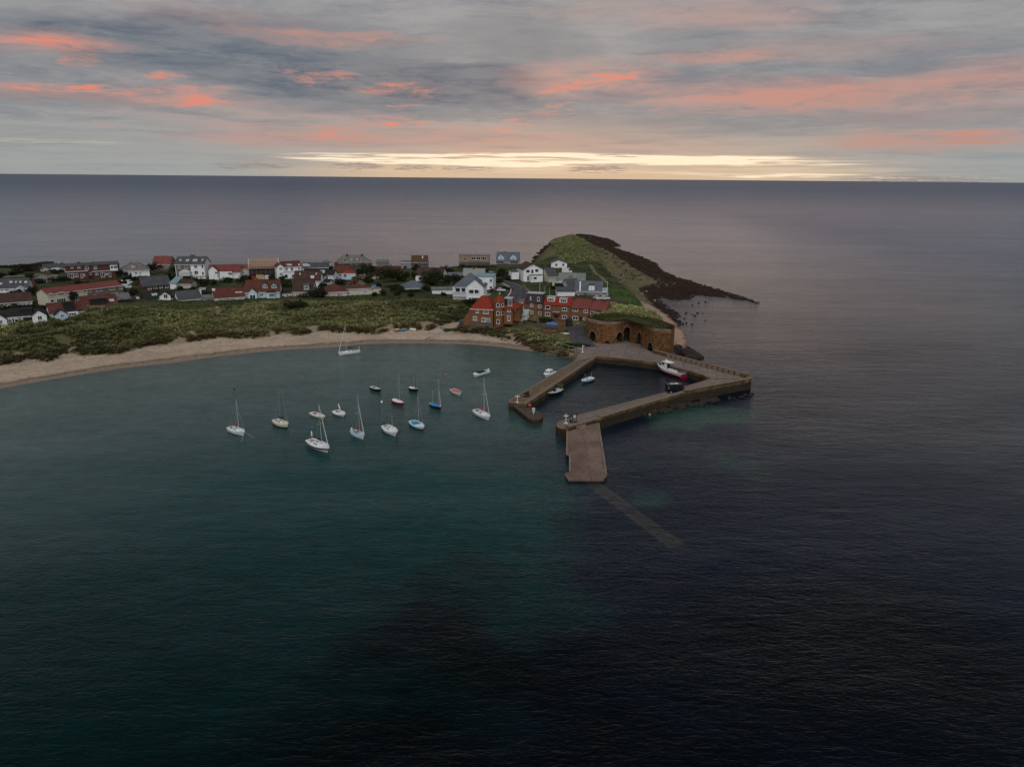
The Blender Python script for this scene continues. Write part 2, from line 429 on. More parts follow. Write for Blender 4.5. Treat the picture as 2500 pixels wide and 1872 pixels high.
P_ROCK = poly([(1505, 690), (1462, 640), (1436, 604), (1380, 588), (1380, 570), (1450, 570), (1560, 620), (1640, 650), (1860, 735), (1860, 750), (1690, 760), (1720, 890), (1640, 872), (1632, 800), (1600, 766), (1568, 735)], 1.0)
P_ROCK2 = poly([(1300, 845), (1345, 838), (1400, 852), (1412, 862), (1402, 884), (1350, 868), (1310, 858)], 1.2)
# levels of the upland: (px, py, z)
ANCH = [(-150, 818, 7.0), (0, 805, 7.0), (60, 799, 7.0), (110, 788, 7.3), (150, 774, 8.0), (217, 753, 9.6), (290, 739, 9.8), (360, 737, 9.3), (430, 733, 8.4), (532, 731, 8.0), (619, 731, 7.8), (687, 730, 7.8), (738, 729, 7.9), (803, 725, 7.9), (870, 722, 7.9), (930, 722, 7.9),
        (0, 835, 6.6), (100, 825, 7.0), (200, 800, 7.6), (300, 780, 7.0), (400, 770, 7.8), (330, 755, 8.4), (480, 760, 6.6), (560, 765, 6.2), (500, 790, 6.2), (620, 770, 7.3), (620, 795, 5.4), (760, 760, 7.4), (760, 785, 5.0), (880, 750, 8.0), (880, 780, 5.4), (1000, 770, 6.6), (960, 755, 7.6), (1060, 770, 6.2),
        (430, 800, 5.2), (300, 830, 5.0), (150, 850, 4.6), (60, 862, 4.4),
        (1000, 735, 7.9), (1060, 735, 8.0), (1120, 742, 7.7), (1140, 765, 6.4), (1090, 745, 7.8), (1000, 720, 8.0),
        (0, 770, 7.4), (100, 760, 7.4), (50, 720, 7.6), (200, 700, 7.8), (350, 690, 8.0), (450, 690, 8.2), (560, 690, 8.2), (650, 690, 8.2), (760, 690, 8.0), (860, 690, 8.0), (960, 690, 8.0), (1080, 690, 8.0),
        (100, 660, 8), (300, 662, 8.5), (500, 668, 9), (700, 668, 8.6), (880, 655, 8.6), (1050, 655, 8.6), (1150, 652, 9.0), (1240, 652, 8.8),
        (1180, 700, 7.4), (1250, 700, 6.6), (1260, 730, 5.9), (1230, 760, 5.2), (1150, 785, 5.0), (1210, 792, 5.0), (1290, 760, 5.2), (1400, 785, 5.0), (1340, 800, 4.6), (1420, 815, 4.0), (1420, 838, 3.0), (1300, 690, 7.0), (1340, 710, 6.0),
        (1300, 818, 3.9), (1350, 838, 3.2), (1390, 840, 3.0), (1250, 806, 4.6), (1190, 802, 4.4),
        (1360, 660, 8.6), (1320, 650, 8.8), (1400, 655, 9.0), (1420, 690, 8.2), (1480, 720, 8.0), (1500, 740, 8.6), (1520, 700, 6.5), (1540, 740, 8.4), (1480, 690, 7.5),
        (1320, 626, 9.5), (1350, 610, 10.5), (1400, 600, 10.5), (1430, 620, 10.0), (1440, 650, 8.8), (1380, 630, 9.6), (1470, 670, 7.0),
        (1450, 775, 10.4), (1500, 770, 10.6), (1530, 765, 10.8), (1570, 775, 10.2), (1610, 795, 9.8), (1480, 757, 9.5), (1540, 758, 9.6)]
_A = np.array([[*gp(a, b, z)[:2], z] for a, b, z in ANCH])

def idw(X, Y):
    num = np.zeros(X.shape); dn = np.zeros(X.shape)
    for ax, ay, az_ in _A:
        w = 1.0 / (((X - ax) ** 2 + (Y - ay) ** 2) + 6.0) ** 1.7
        num += w * az_; dn += w
    return num / dn

def land(X, Y, full=False):
    """height of the ground and the masks its colours are laid by"""
    X = np.asarray(X, float); Y = np.asarray(Y, float)
    wob = (vnoise(X, Y, 9, 3, 3) - 0.5) * 3.0
    dc = sdist(P_COAST, X, Y); dv = sdist(P_VEG, X, Y) + wob
    da = sdist(P_APRON, X, Y); dr = np.maximum(sdist(P_ROCK, X, Y), sdist(P_ROCK2, X, Y)) + wob
    rock = np.maximum(sstep(-2, 3, dr), sstep(395, 410, Y))
    beach = np.clip(dc * 0.13, -3.0, 2.4)
    shelf = np.clip(dc * 0.075, -3.0, 1.7) + rock * (vnoise(X, Y, 7, 5, 4, 0.6) - 0.5) * 1.5 * sstep(-4, 6, dc)
    base = beach * (1 - rock) + shelf * rock
    pl = idw(X, Y)
    width = np.where(X > 30, 9.0, 15.0)
    rise = np.clip(dv / width, 0, 1); rise = 1 - (1 - rise) ** 1.7
    hum = (vnoise(X, Y, 15, 8, 3) - 0.5) * 4.2 + (vnoise(X, Y, 4.5, 9, 3) - 0.5) * 1.6
    dune = sstep(0, 10, dv) * np.where((Y < 330) & (X < 30), 1.0, 0.35)
    crest = np.interp(X, [-250, -200, -150, -100, -60, -30, 0, 20, 45, 62], [258, 262, 285, 304, 310, 314, 318, 318, 300, 285])
    hum = hum * (1 - .8 * sstep(-12, -2, Y - crest) * (X < 40))
    h = base + (pl - base) * rise + hum * dune * sstep(0, 4, dv) * np.where((Y > 295) & (X > -40), .4, 1.0)
    ap = sstep(-1.5, 1.0, da)
    h = h * (1 - ap) + 2.40 * ap
    dk_ = sdist(P_KILN, X, Y)
    h = np.where(dk_ > -1.6, np.minimum(h, np.where((dk_ > .3) | (da > -2.5), 2.38, h)), h)
    if full: return h, dc, dv, da, rock, dune, rise
    return h

def hz(x, y): return float(land(np.array([x]), np.array([y]))[0])

def on_land(px, py, z0=6.0):
    z = z0
    for _ in range(12):
        p = gp(px, py, z); z = 0.5 * z + 0.5 * hz(p[0], p[1])
    p = gp(px, py, z); p[2] = hz(p[0], p[1])
    return p

gx = np.concatenate([np.arange(-330, -205, 5.0), np.arange(-205, 150, 1.25), np.arange(150, 330, 4.0)])
gy = np.concatenate([np.arange(175, 372, 1.25), np.arange(372, 470, 2.2), np.arange(470, 860, 4.5)])
GX, GY = np.meshgrid(gx, gy)
GH, DC, DV, DA, RK, DU, RI = land(GX, GY, True)
# base colours of the ground by what it is: sand, wet sand, marram turf, lawn, weed-covered rock
def mixc(a, b, t): return a * (1 - t[..., None]) + b * t[..., None]
n1 = vnoise(GX, GY, 22, 21, 4); n2 = vnoise(GX, GY, 6, 22, 4, 0.6); n3 = vnoise(GX, GY, 2.5, 23, 2)
sand = np.array([0.36, 0.285, 0.215]); wets = np.array([0.20, 0.150, 0.115])
colr = mixc(np.broadcast_to(sand, GX.shape + (3,)), np.array([0.30, 0.235, 0.18]), sstep(0.4, 0.7, n2))
colr = mixc(colr, np.array([.27, .205, .15]), sstep(.52, .64, vnoise(DC * 2.2 + n2 * 3, GX * .12, 1.6, 27, 2)) * .6)
colr = mixc(colr, wets, sstep(4.5, 2.2, DC) * (1 - RK))
colr = mixc(colr, np.array([0.12, 0.085, 0.06]), sstep(1.2, 0.3, np.abs(DC - 3.6 - (n2 - .5) * 2.6)) * .85 * (1 - RK))
rockc = mixc(np.broadcast_to(np.array([0.015, 0.009, 0.007]), GX.shape + (3,)), np.array([0.060, 0.045, 0.024]), sstep(0.4, 0.7, n2) * sstep(14, 40, DC))
rockc = mixc(rockc, np.array([0.17, 0.12, 0.085]), sstep(0.62, 0.74, n3) * sstep(16, 40, DC) * .6)
colr = mixc(colr, rockc, RK)
turf = mixc(np.broadcast_to(np.array([0.058, 0.056, 0.024]), GX.shape + (3,)), np.array([0.085, 0.080, 0.038]), sstep(0.35, 0.65, n1))
P_DARK = poly([(1380, 590), (1420, 590), (1485, 608), (1528, 640), (1562, 662), (1596, 680), (1612, 696), (1560, 706), (1580, 728), (1590, 745), (1620, 775), (1650, 806), (1640, 850), (1600, 872), (1720, 900), (1720, 860), (1690, 780), (1870, 755), (1870, 735), (1640, 640), (1480, 560), (1380, 560)], 1.0)
P_PINK = poly([(1566, 738), (1590, 742), (1625, 764), (1652, 786), (1672, 806), (1680, 824), (1676, 846), (1650, 842), (1640, 815), (1620, 795), (1586, 768)], 1.2)
dk = sstep(-2, 2, sdist(P_DARK, GX, GY) + (n2 - .5) * 8)
scree = mixc(np.broadcast_to(np.array([0.095, 0.084, 0.046]), GX.shape + (3,)), np.array([0.15, 0.115, 0.075]), sstep(.5, .7, n3))
scree = mixc(scree, np.array([.082, .088, .036]), sstep(.4, .65, n2))
right = (GX > 45)
colr = np.where(right[..., None], mixc(scree, rockc, dk) * RK[..., None] + colr * (1 - RK[..., None]), colr)
colr = mixc(colr, np.array([.30, .20, .15]), sstep(-1.5, 1.5, sdist(P_PINK, GX, GY) + (n2 - .5) * 4))
lawn = mixc(np.broadcast_to(np.array([0.026, 0.033, 0.011]), GX.shape + (3,)), np.array([0.046, 0.054, 0.019]), sstep(.3, .7, n2))
lawn = mixc(lawn, np.array([.055, .047, .032]), sstep(.6, .75, n1) * .6)
P_LAWN = poly([(1470, 695), (1536, 700), (1555, 722), (1562, 745), (1545, 757), (1500, 752), (1490, 720)], 8)
isdune = sstep(6, -6, GY - np.interp(GX, [-250, -200, -100, -30, 20, 60, 120], [250, 262, 290, 312, 315, 290, 235]))
tip = sstep(470, 500, GY) * sstep(0, 25, GX)
tip = np.maximum(tip, sstep(55, 62, GX) * sstep(300, 330, GY))
gr = mixc(lawn, turf * (1 + .35 * tip[..., None]), np.clip(isdune + tip, 0, 1))
gr = mixc(gr, np.array([0.040, 0.072, 0.014]), sstep(-2, 3, sdist(P_LAWN, GX, GY)))
gr = mixc(gr, np.array([0.25, 0.19, 0.13]), np.maximum(sstep(0.66, 0.74, n2), sstep(.67, .71, vnoise(GX, GY, 7, 64, 3)) * (DV < 6)) * isdune * sstep(16, 4, DV) * .8)
colr = mixc(colr, gr, sstep(-0.6, 0.9, DV))
colr = mixc(colr, np.array([0.16, 0.135, 0.125]), sstep(-1.0, 0.6, DA))
ny, nx = GX.shape
verts = np.stack([GX, GY, GH], -1).reshape(-1, 3)
ii = np.arange(ny * nx).reshape(ny, nx)
quads = np.stack([ii[:-1, :-1], ii[:-1, 1:], ii[1:, 1:], ii[1:, :-1]], -1)
keep = (GH[:-1, :-1] > -2.6) | (GH[1:, 1:] > -2.6) | (GH[:-1, 1:] > -2.6) | (GH[1:, :-1] > -2.6)
quads = quads[keep].reshape(-1, 4)

def np_mesh(name, verts, quads, attrs=(), smooth=True, k=4):
    me = bpy.data.meshes.new(name)
    me.vertices.add(len(verts)); me.vertices.foreach_set('co', verts.astype(np.float32).ravel())
    me.loops.add(quads.size); me.loops.foreach_set('vertex_index', quads.astype(np.int32).ravel())
    me.polygons.add(len(quads)); me.polygons.foreach_set('loop_start', np.arange(len(quads), dtype=np.int32) * k)
    for nm, arr in attrs:
        at = me.attributes.new(nm, 'FLOAT_COLOR', 'POINT')
        at.data.foreach_set('color', np.concatenate([arr.reshape(-1, 3), np.ones((len(verts), 1))], 1).astype(np.float32).ravel())
    me.update(calc_edges=True)
    if smooth: me.polygons.foreach_set('use_smooth', np.ones(len(quads), bool))
    return me

def ground_mat():
    M = bpy.data.materials.new('ground'); M.use_nodes = True
    T = NT(M.node_tree); b = T.n['Principled BSDF']
    a = T.new('ShaderNodeAttribute', attribute_name='zone').outputs['Color']
    g = T.new('ShaderNodeNewGeometry').outputs['Position']
    n = T.noise(g, 0.9, 6, 0.65).outputs[0]; nf = T.noise(g, 4.0, 4, 0.6).outputs[0]
    f = T.math('ADD', T.math('MULTIPLY', n, 0.9), T.math('MULTIPLY', nf, 0.6))
    f = T.rng(f, 0.45, 1.05, 0.62, 1.38, smooth=False)
    c = T.mix(1.0, a, T.xyz(f, f, f), 'MULTIPLY')
    T.put(b.inputs['Base Color'], c); b.inputs['Roughness'].default_value = 0.95; b.inputs['Specular IOR Level'].default_value = 0.15
    bp = T.new('ShaderNodeBump'); bp.inputs['Strength'].default_value = 0.7; bp.inputs['Distance'].default_value = 0.25
    T.put(bp.inputs['Height'], T.math('ADD', n, T.math('MULTIPLY', nf, 0.5))); T.put(b.inputs['Normal'], bp.outputs[0])
    return M
ground = link_mesh('ground', np_mesh('ground', verts, quads, [('zone', colr)]), ground_mat(), uv=False)
tag(ground, 'grassy headland with its pale sand beach and dark rocky foreshore', kind='structure')

# ---------------------------------------------------------------- sea: one sheet out to the horizon
def spread(a, b, step, far):
    core = np.arange(a, b + step, step); o_ = []; s = step; x = core[-1]
    while x < far: s *= 1.16; x += s; o_.append(x)
    lo = []; s = step; x = core[0]
    while x > -far: s *= 1.16; x -= s; lo.append(x)
    return np.concatenate([lo[::-1], core, o_])
sx = spread(-180, 150, 1.6, 70000); sy = spread(45, 330, 1.6, 70000)
SX, SY = np.meshgrid(sx, sy)
near = (np.abs(SX) < 1500) & (np.abs(SY) < 2500)
dcs = np.where(near, sdist(P_COAST, np.where(near, SX, 0), np.where(near, SY, 0)), -1e4)
def blob_w(items, X, Y, z=0.0):
    t = np.zeros(X.shape)
    for px, py, hx, hy, s in items:
        c = gp(px, py, z); ex = gp(px + hx, py, z); ey = gp(px, py - hy, z)
        rx = max(3, np.linalg.norm(ex - c)); ry = max(3, np.linalg.norm(ey - c))
        t = np.maximum(t, s * np.clip(1.25 - ((X - c[0]) / rx) ** 2 - ((Y - c[1]) / ry) ** 2, 0, 1.2))
    return t
wn = vnoise(SX, SY, 30, 41, 4, 0.55); wn2 = vnoise(SX, SY, 11, 43, 3, 0.55)
WX = SX + (wn2 - .5) * 16; WY = SY + (vnoise(SX, SY, 13, 44, 3) - .5) * 16
deep = np.array([0.0016, 0.0050, 0.0125]); teal = np.array([0.0010, 0.031, 0.030]); shal_sheen = np.array([0.058, 0.090, 0.086]); weed = np.array([0.0004, 0.0010, 0.0012])
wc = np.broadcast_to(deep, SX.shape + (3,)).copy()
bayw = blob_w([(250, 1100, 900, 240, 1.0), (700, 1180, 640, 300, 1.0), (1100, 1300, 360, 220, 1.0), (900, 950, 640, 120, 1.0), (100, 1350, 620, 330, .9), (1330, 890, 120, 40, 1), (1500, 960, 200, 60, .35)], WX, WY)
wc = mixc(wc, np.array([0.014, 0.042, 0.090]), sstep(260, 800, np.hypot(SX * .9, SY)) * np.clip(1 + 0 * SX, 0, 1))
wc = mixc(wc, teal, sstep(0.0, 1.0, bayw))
wc = mixc(wc, teal * .32, sstep(140, 68, SY) * sstep(0.0, 0.5, bayw))  # teal painted darker toward the camera, a vignette-like fade put into the colour
wc = mixc(wc, shal_sheen, sstep(-125, -2, dcs) * sstep(30, 5, SX) * (SY < 330) * .85)  # shallows, paled further: the sky's reflection is put into the colour
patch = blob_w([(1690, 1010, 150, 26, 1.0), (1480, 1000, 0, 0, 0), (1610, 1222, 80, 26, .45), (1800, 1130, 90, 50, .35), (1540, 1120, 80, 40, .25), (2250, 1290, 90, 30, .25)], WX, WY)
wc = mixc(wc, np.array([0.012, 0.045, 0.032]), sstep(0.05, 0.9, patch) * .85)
weed_dim_w = blob_w([(1130, 1590, 380, 130, 1.0), (1500, 1620, 500, 130, .9), (2100, 1650, 600, 260, 1.0), (1180, 1370, 90, 45, .5), (1380, 1260, 60, 35, .45), (1250, 1830, 900, 180, 1.0), (520, 1880, 500, 80, .45), (1700, 1600, 300, 260, .6), (1110, 1450, 170, 60, .6), (900, 1480, 120, 50, .4)], WX, WY)
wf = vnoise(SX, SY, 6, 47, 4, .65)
wc = mixc(wc, weed, sstep(0.05, 1.15, weed_dim_w * (0.6 + 0.4 * wn + .4 * wf)) * .95)  # weed beds; their nearest blobs also paint the darkening toward the camera
hb = poly([(1457, 869), (1602, 894), (1738, 924), (1380, 1040), (1330, 1015), (1290, 984)], 0)
wc = mixc(wc, np.array([0.003, 0.008, 0.013]), sstep(-5, 2, sdist(hb, SX, SY)) * .9)
sv = np.stack([SX, SY, np.zeros_like(SX)], -1).reshape(-1, 3)
jj = np.arange(SX.size).reshape(SX.shape)
sq = np.stack([jj[:-1, :-1], jj[:-1, 1:], jj[1:, 1:], jj[1:, :-1]], -1).reshape(-1, 4)

def sea_mat():
    M = bpy.data.materials.new('sea_water'); M.use_nodes = True
    T = NT(M.node_tree); b = T.n['Principled BSDF']
    a = T.new('ShaderNodeAttribute', attribute_name='bed').outputs['Color']
    g = T.new('ShaderNodeNewGeometry').outputs['Position']
    mp = T.new('ShaderNodeMapping'); mp.inputs['Rotation'].default_value = (0, 0, R(-9)); mp.inputs['Scale'].default_value = (0.34, 1.0, 1.0)
    T.put(mp.inputs[0], g); v = mp.outputs[0]
    big = T.noise(v, 0.36, 4, 0.55, 0.3).outputs[0]
    midn = T.noise(v, 1.1, 3, 0.55, 0.5).outputs[0]
    fin = T.noise(v, 3.2, 3, 0.6, 0.2).outputs[0]
    # wind lanes and calmer slicks, long across the wind
    ln = T.noise(T.vmath('MULTIPLY', g, (0.0035, 0.017, 0.0)), 1.0, 9, 0.68, 0.4).outputs[0]
    l2 = T.noise(T.vmath('MULTIPLY', g, (0.022, 0.075, 0.0)), 1.0, 6, 0.7, 0.3).outputs[0]
    lanes = T.math('MULTIPLY', T.rng(ln, 0.32, 0.68, 0.55, 1.5), T.rng(l2, 0.3, 0.7, 0.62, 1.38))
    gust = T.noise(g, 0.012, 4, 0.6, 0.5).outputs[0]
    # sharpen the crests a little
    crest = T.math('SUBTRACT', 1.0, T.math('ABSOLUTE', T.math('SUBTRACT', T.math('MULTIPLY', midn, 2.0), 1.0)))
    h = T.math('ADD', T.math('MULTIPLY', big, 0.46), T.math('ADD', T.math('MULTIPLY', crest, 0.22), T.math('MULTIPLY', fin, 0.10)))
    bp = T.new('ShaderNodeBump'); bp.inputs['Distance'].default_value = 0.50
    gp_ = T.sep(g); calm = T.math('MAXIMUM', T.rng(T.math('LOGARITHM', T.math('MAXIMUM', gp_[1], 10.0), 10.0), 2.4, 3.4, 0.0, 0.70), 0.0)
    T.put(bp.inputs['Strength'], T.math('MULTIPLY', T.rng(gust, 0.3, 0.7, 0.5, 1.0), T.math('SUBTRACT', 1.0, calm))); T.put(bp.inputs['Height'], h)
    wob = T.noise(g, 0.25, 4, 0.6).outputs[0]
    c = T.mix(1.0, a, T.xyz(*[T.rng(wob, 0.25, 0.75, 0.8, 1.2)] * 3), 'MULTIPLY')
    # the old slip runs on under water: a straight strip of drowned concrete
    pa, pb = gp(1434, 1170), gp(1660, 1338); e = (pb - pa)[:2]; Ls = float(np.linalg.norm(e)); e = e / Ls
    rel = T.vmath('SUBTRACT', g, tuple(pa)); al = T.vmath('DOT_PRODUCT', rel, (e[0], e[1], 0)); pe = T.math('ABSOLUTE', T.vmath('DOT_PRODUCT', rel, (-e[1], e[0], 0)))
    rag = T.math('MULTIPLY', T.math('SUBTRACT', T.noise(g, 0.8, 4, .65).outputs[0], .5), 1.3)
    inside = T.math('MULTIPLY', T.rng(T.math('ADD', pe, rag), 2.1, 1.0), T.math('MULTIPLY', T.rng(al, -1.0, 4.0), T.rng(al, Ls, Ls - 1.5)))
    rim = T.rng(T.math('ABSOLUTE', T.math('SUBTRACT', T.math('ADD', pe, T.math('MULTIPLY', rag, .5)), 1.3)), 0.55, 0.1)
    c = T.mix(T.math('MULTIPLY', inside, T.math('MULTIPLY', T.rng(wob, .3, .62, .35, .8), T.rng(midn, .35, .6, .5, 1.0))), c, T.mix(rim, (0.040, 0.036, 0.028), (0.056, 0.049, 0.037)))
    T.put(b.inputs['Base Color'], c)
    px_, py_, _ = T.sep(g)
    out_ = T.math('MAXIMUM', T.rng(T.math('LOGARITHM', T.math('MAXIMUM', py_, 10.0), 10.0), 2.35, 3.8), T.rng(px_, 60.0, 420.0, 0, .6))
    T.put(b.inputs['Roughness'], T.rng(out_, 0.0, 1.0, 0.09, 0.33, smooth=False)); b.inputs['IOR'].default_value = 1.33
    T.put(b.inputs['Specular IOR Level'], T.math('MULTIPLY', T.rng(out_, 0.0, 1.0, 0.28, 0.105, smooth=False), lanes))
    T.put(b.inputs['Normal'], bp.outputs[0])
    return M
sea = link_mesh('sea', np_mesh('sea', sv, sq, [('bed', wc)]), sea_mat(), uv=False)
tag(sea, 'dark rippled sea, teal over sand in the bay', kind='structure')
# ---------------------------------------------------------------- harbour masonry
STONE = course_mat('harbour_stone', (0.085, 0.058, 0.035), (0.022, 0.016, 0.011), 1.1, 0.42, stain=(0.035, 0.028, 0.018), color2=(0.20, 0.13, 0.06), msize=0.025)
WETSTONE = course_mat('weedy_stone', (0.034, 0.025, 0.016), (0.010, 0.008, 0.006), 1.2, 0.45, stain=(0.010, 0.010, 0.006), color2=(0.055, 0.036, 0.018))
PAVE = course_mat('quay_paving', (0.190, 0.152, 0.135), (0.085, 0.066, 0.056), 7.5, 5.0, var=0.10, bump=0.35, msize=0.10, color2=(0.135, 0.104, 0.088), stain=(0.085, 0.064, 0.052), off=.3)
PAVE2 = course_mat('pier_paving', (0.165, 0.120, 0.080), (0.055, 0.038, 0.025), 1.5, 0.95, var=0.32, bump=1.0, msize=0.07, color2=(0.120, 0.080, 0.048), stain=(0.070, 0.048, 0.030))
COPE = mat('coping', (0.185, 0.142, 0.108), 0.9, 0.25, 0.9, 0.4, 5, 0.2, (0.15, 0.11, 0.08))
CONC = mat('slip_concrete', (0.150, 0.102, 0.082), 0.9, 0.30, 0.18, 0.35, 6, 0.25, (0.095, 0.064, 0.050))

def local_xy(pts, z, o): return [(gp(a, b, z) - o)[:2] for a, b in pts]

def top_bottom(name, pts, ztop, zbot, parent, o, mside, mtop, weed_to=None):
    """masonry body with its own paved top; the tide-wet foot is darker stone"""
    pl = local_xy(pts, ztop, o)
    me_o = MB().prism(pl, zbot, ztop).build(name, [mside, mtop], parent)
    for p_ in me_o.data.polygons:
        if p_.normal.z > 0.9: p_.material_index = 1
    e_ = [np.array(pl[(i + 1) % len(pl)]) - np.array(pl[i]) for i in range(len(pl))]; e_ = max(e_, key=np.linalg.norm); e_ = e_ / np.linalg.norm(e_)
    for p_ in me_o.data.polygons:
        if p_.normal.z > 0.9:
            for li in p_.loop_indices:
                co = me_o.data.vertices[me_o.data.loops[li].vertex_index].co
                me_o.data.uv_layers[0].data[li].uv = (co.x * e_[0] + co.y * e_[1], -co.x * e_[1] + co.y * e_[0])
    return me_o, pl

_cope_cache = {}
def coping(parent, a, b, z, w=0.75, h=0.22, L=1.5, inset=0.05, side=1, mtl=None, name='coping_stone'):
    """single coping stones laid one by one along an edge (local a -> b)"""
    a = np.array(a, float); b = np.array(b, float); d = b - a; n = max(1, int(round(np.linalg.norm(d) / L))); u = d / np.linalg.norm(d)
    nr = np.array([-u[1], u[0]]) * side; l = np.linalg.norm(d) / n
    key = (round(l, 2), w, h, (mtl or COPE).name)
    if key not in _cope_cache:
        _cope_cache[key] = []
        for k in range(3):
            q_ = MB(); rg = random.Random(k)
            hx, hy = l / 2 - 0.03 - 0.02 * k, w / 2 - 0.03 * (k == 1)
            c = 0.05
            q_.add([(-hx, -hy, 0), (hx, -hy, 0), (hx, hy, 0), (-hx, hy, 0), (-hx + c, -hy + c, h), (hx - c, -hy + c, h + rg.uniform(-.03, .02)), (hx - c, hy - c, h), (-hx + c, hy - c, h + rg.uniform(-.03, .02))],
                   [(0, 3, 2, 1), (4, 5, 6, 7), (0, 1, 5, 4), (1, 2, 6, 5), (2, 3, 7, 6), (3, 0, 4, 7)])
            me = bpy.data.meshes.new(name); me.from_pydata(q_.v, [], q_.f); me.materials.append(mtl or COPE); me.update(); box_uv(me); _cope_cache[key].append(me)
    for i in range(n):
        p = a + u * l * (i + 0.5) + nr * (w / 2 - inset)
        s_ = bpy.data.objects.new(name, random.choice(_cope_cache[key])); COL.objects.link(s_); s_.parent = parent
        s_.location = (p[0], p[1], z + random.uniform(-0.03, 0.015) - 0.03); s_.rotation_euler = (0, 0, math.atan2(u[1], u[0]) + random.uniform(-.012, .012))

# the wide quay in front of the kilns
o = gp(1560, 880, 0); QZ = 2.42
quay = tag(empty('quay', o), 'broad paved quay between the lime kilns and the harbour basin', 'quay')
qpts = [(1402, 884), (1457.7, 869), (1539, 877), (1597, 884), (1684, 905), (1738, 924), (1823, 924), (1700, 889), (1597, 866), (1560, 845), (1500, 841), (1430, 842)]
body, ql = top_bottom('paving', qpts, QZ, -2.5, quay, o, STONE, PAVE)
for i in (1, 2, 3, 4): coping(quay, ql[i], ql[i + 1], QZ, side=1)
tide = MB()
for i in (1, 2, 3, 4):
    a, b = np.array(ql[i]), np.array(ql[i + 1]); d = (b - a) / np.linalg.norm(b - a); nr = np.array([d[1], -d[0]])
    tide.prism([a, b, b + nr * 0.06, a + nr * 0.06], -2.5, 1.55)
tide.build('tide_band', WETSTONE, quay)
# sea wall along the outer side of the quay with its buttresses
pw = tag(empty('parapet_wall', o), 'low buttressed parapet wall along the outer edge of the quay', 'wall')
pa, pb = local_xy([(1592, 862), (1824, 922.5)], QZ, o)
pa, pb = np.array(pa), np.array(pb); u = (pb - pa) / np.linalg.norm(pb - pa); nr = np.array([-u[1], u[0]])
MB().prism([pa, pb, pb + nr * 0.9, pa + nr * 0.9], -2.0, 3.5).build('wall', STONE, pw)
coping(pw, pa + nr * 0.05, pb + nr * 0.05, 3.52, w=0.85, h=0.16, L=1.8, inset=0.0, side=1)
Lw = np.linalg.norm(pb - pa)
for k in range(14):
    p = pa + u * (Lw * (0.20 + 0.055 * k)); c = p - nr * 0.45
    MB().obox((c[0], c[1], 2.42 + 0.45), (u[0] * 0.55, u[1] * 0.55, 0), (nr[0] * 0.44, nr[1] * 0.44, 0), (0, 0, 0.45)).build('buttress', COPE, pw)

# west pier
o = gp(1330, 930, 0)
wp = tag(empty('pier', o), 'long narrow stone pier west of the basin, rough paving on top', 'pier', 'harbour piers')
wpts = [(1404, 882.5), (1241.7, 979), (1243, 983), (1286.7, 985), (1457, 871)]
_, wl = top_bottom('body', wpts, 2.25, -2.5, wp, o, STONE, PAVE2)
coping(wp, wl[3], wl[4], 2.25, w=1.1, h=0.30, L=1.6, side=1); coping(wp, wl[0], wl[1], 2.25, w=0.8, h=0.34, L=1.7, side=1); coping(wp, wl[2], wl[3], 2.25, w=0.8, h=0.25, L=1.3, side=1)
t_ = MB()
for i in (0, 2, 3):
    a, b = np.array(wl[i]), np.array(wl[i + 1]); d = (b - a) / np.linalg.norm(b - a); nr = np.array([d[1], -d[0]])
    t_.prism([a, b, b + nr * 0.07, a + nr * 0.07], -2.5, 1.35)
t_.build('tide_band', WETSTONE, wp)
# dark spur that narrows the entrance
o = gp(1285, 1005, 0)
sp = tag(empty('pier_spur', o), 'low dark weedy spur of masonry turning in at the end of the west pier', 'pier', 'harbour piers')
spts = [(1241.7, 983), (1286, 986), (1322, 1009), (1326, 1017), (1318, 1024), (1303, 1026), (1290, 1022)]
_, sl = top_bottom('body', spts, 1.15, -2.5, sp, o, WETSTONE, mat('spur_top', (0.075, 0.055, 0.04), .9, .3, .8, .7, 3, .2, (0.03, 0.025, 0.018)))
coping(sp, sl[6], sl[0], 1.15, w=0.9, h=0.35, L=1.4, side=-1, mtl=mat('spur_stone', (0.085, 0.062, 0.045), .9, .3, .9, .5, 4))
# south arm
o = gp(1600, 975, 0)
sa = tag(empty('pier', o), 'long stone arm closing the basin on the south, a black van parked on it', 'pier', 'harbour piers')
spts = [(1738, 924), (1632, 956), (1411, 1014), (1379, 1023.5), (1363, 1030), (1358, 1036), (1361, 1042), (1372, 1046), (1389, 1046.5), (1466, 1025), (1672, 963), (1834, 932), (1823, 924)]
_, al = top_bottom('body', spts, 2.25, -2.5, sa, o, STONE, PAVE)
al = [np.array(p) for p in al]
coping(sa, al[0], al[1], 2.25, w=0.8, h=0.16, side=1); coping(sa, al[1], al[2], 2.25, w=0.8, h=0.2, side=1)
for i in (3, 4, 5, 6): coping(sa, al[i], al[i + 1], 2.25, w=0.6, h=0.12, L=1.2, side=1)
t_ = MB()
for i in list(range(0, 12)):
    a, b = al[i], al[i + 1]; d = (b - a) / np.linalg.norm(b - a); nr = np.array([d[1], -d[0]])
    t_.prism([a, b, b + nr * 0.07, a + nr * 0.07], -2.5, 2.0)
t_.build('tide_band', WETSTONE, sa)
def strip(a, b, w, z0, z1, side=1, off=0.0):
    d = (b - a) / np.linalg.norm(b - a); nr = np.array([-d[1], d[0]]) * side
    return MB().prism([a + nr * off, b + nr * off, b + nr * (off + w), a + nr * (off + w)], z0, z1)
strip(al[9], al[10], 1.3, 2.0, 2.95, 1).build('parapet', STONE, sa)
strip(al[10], al[11], 1.2, 2.0, 3.35, 1).build('parapet', STONE, sa)
strip(al[8], al[9], 1.2, 2.0, 2.7, 1).build('parapet', STONE, sa)
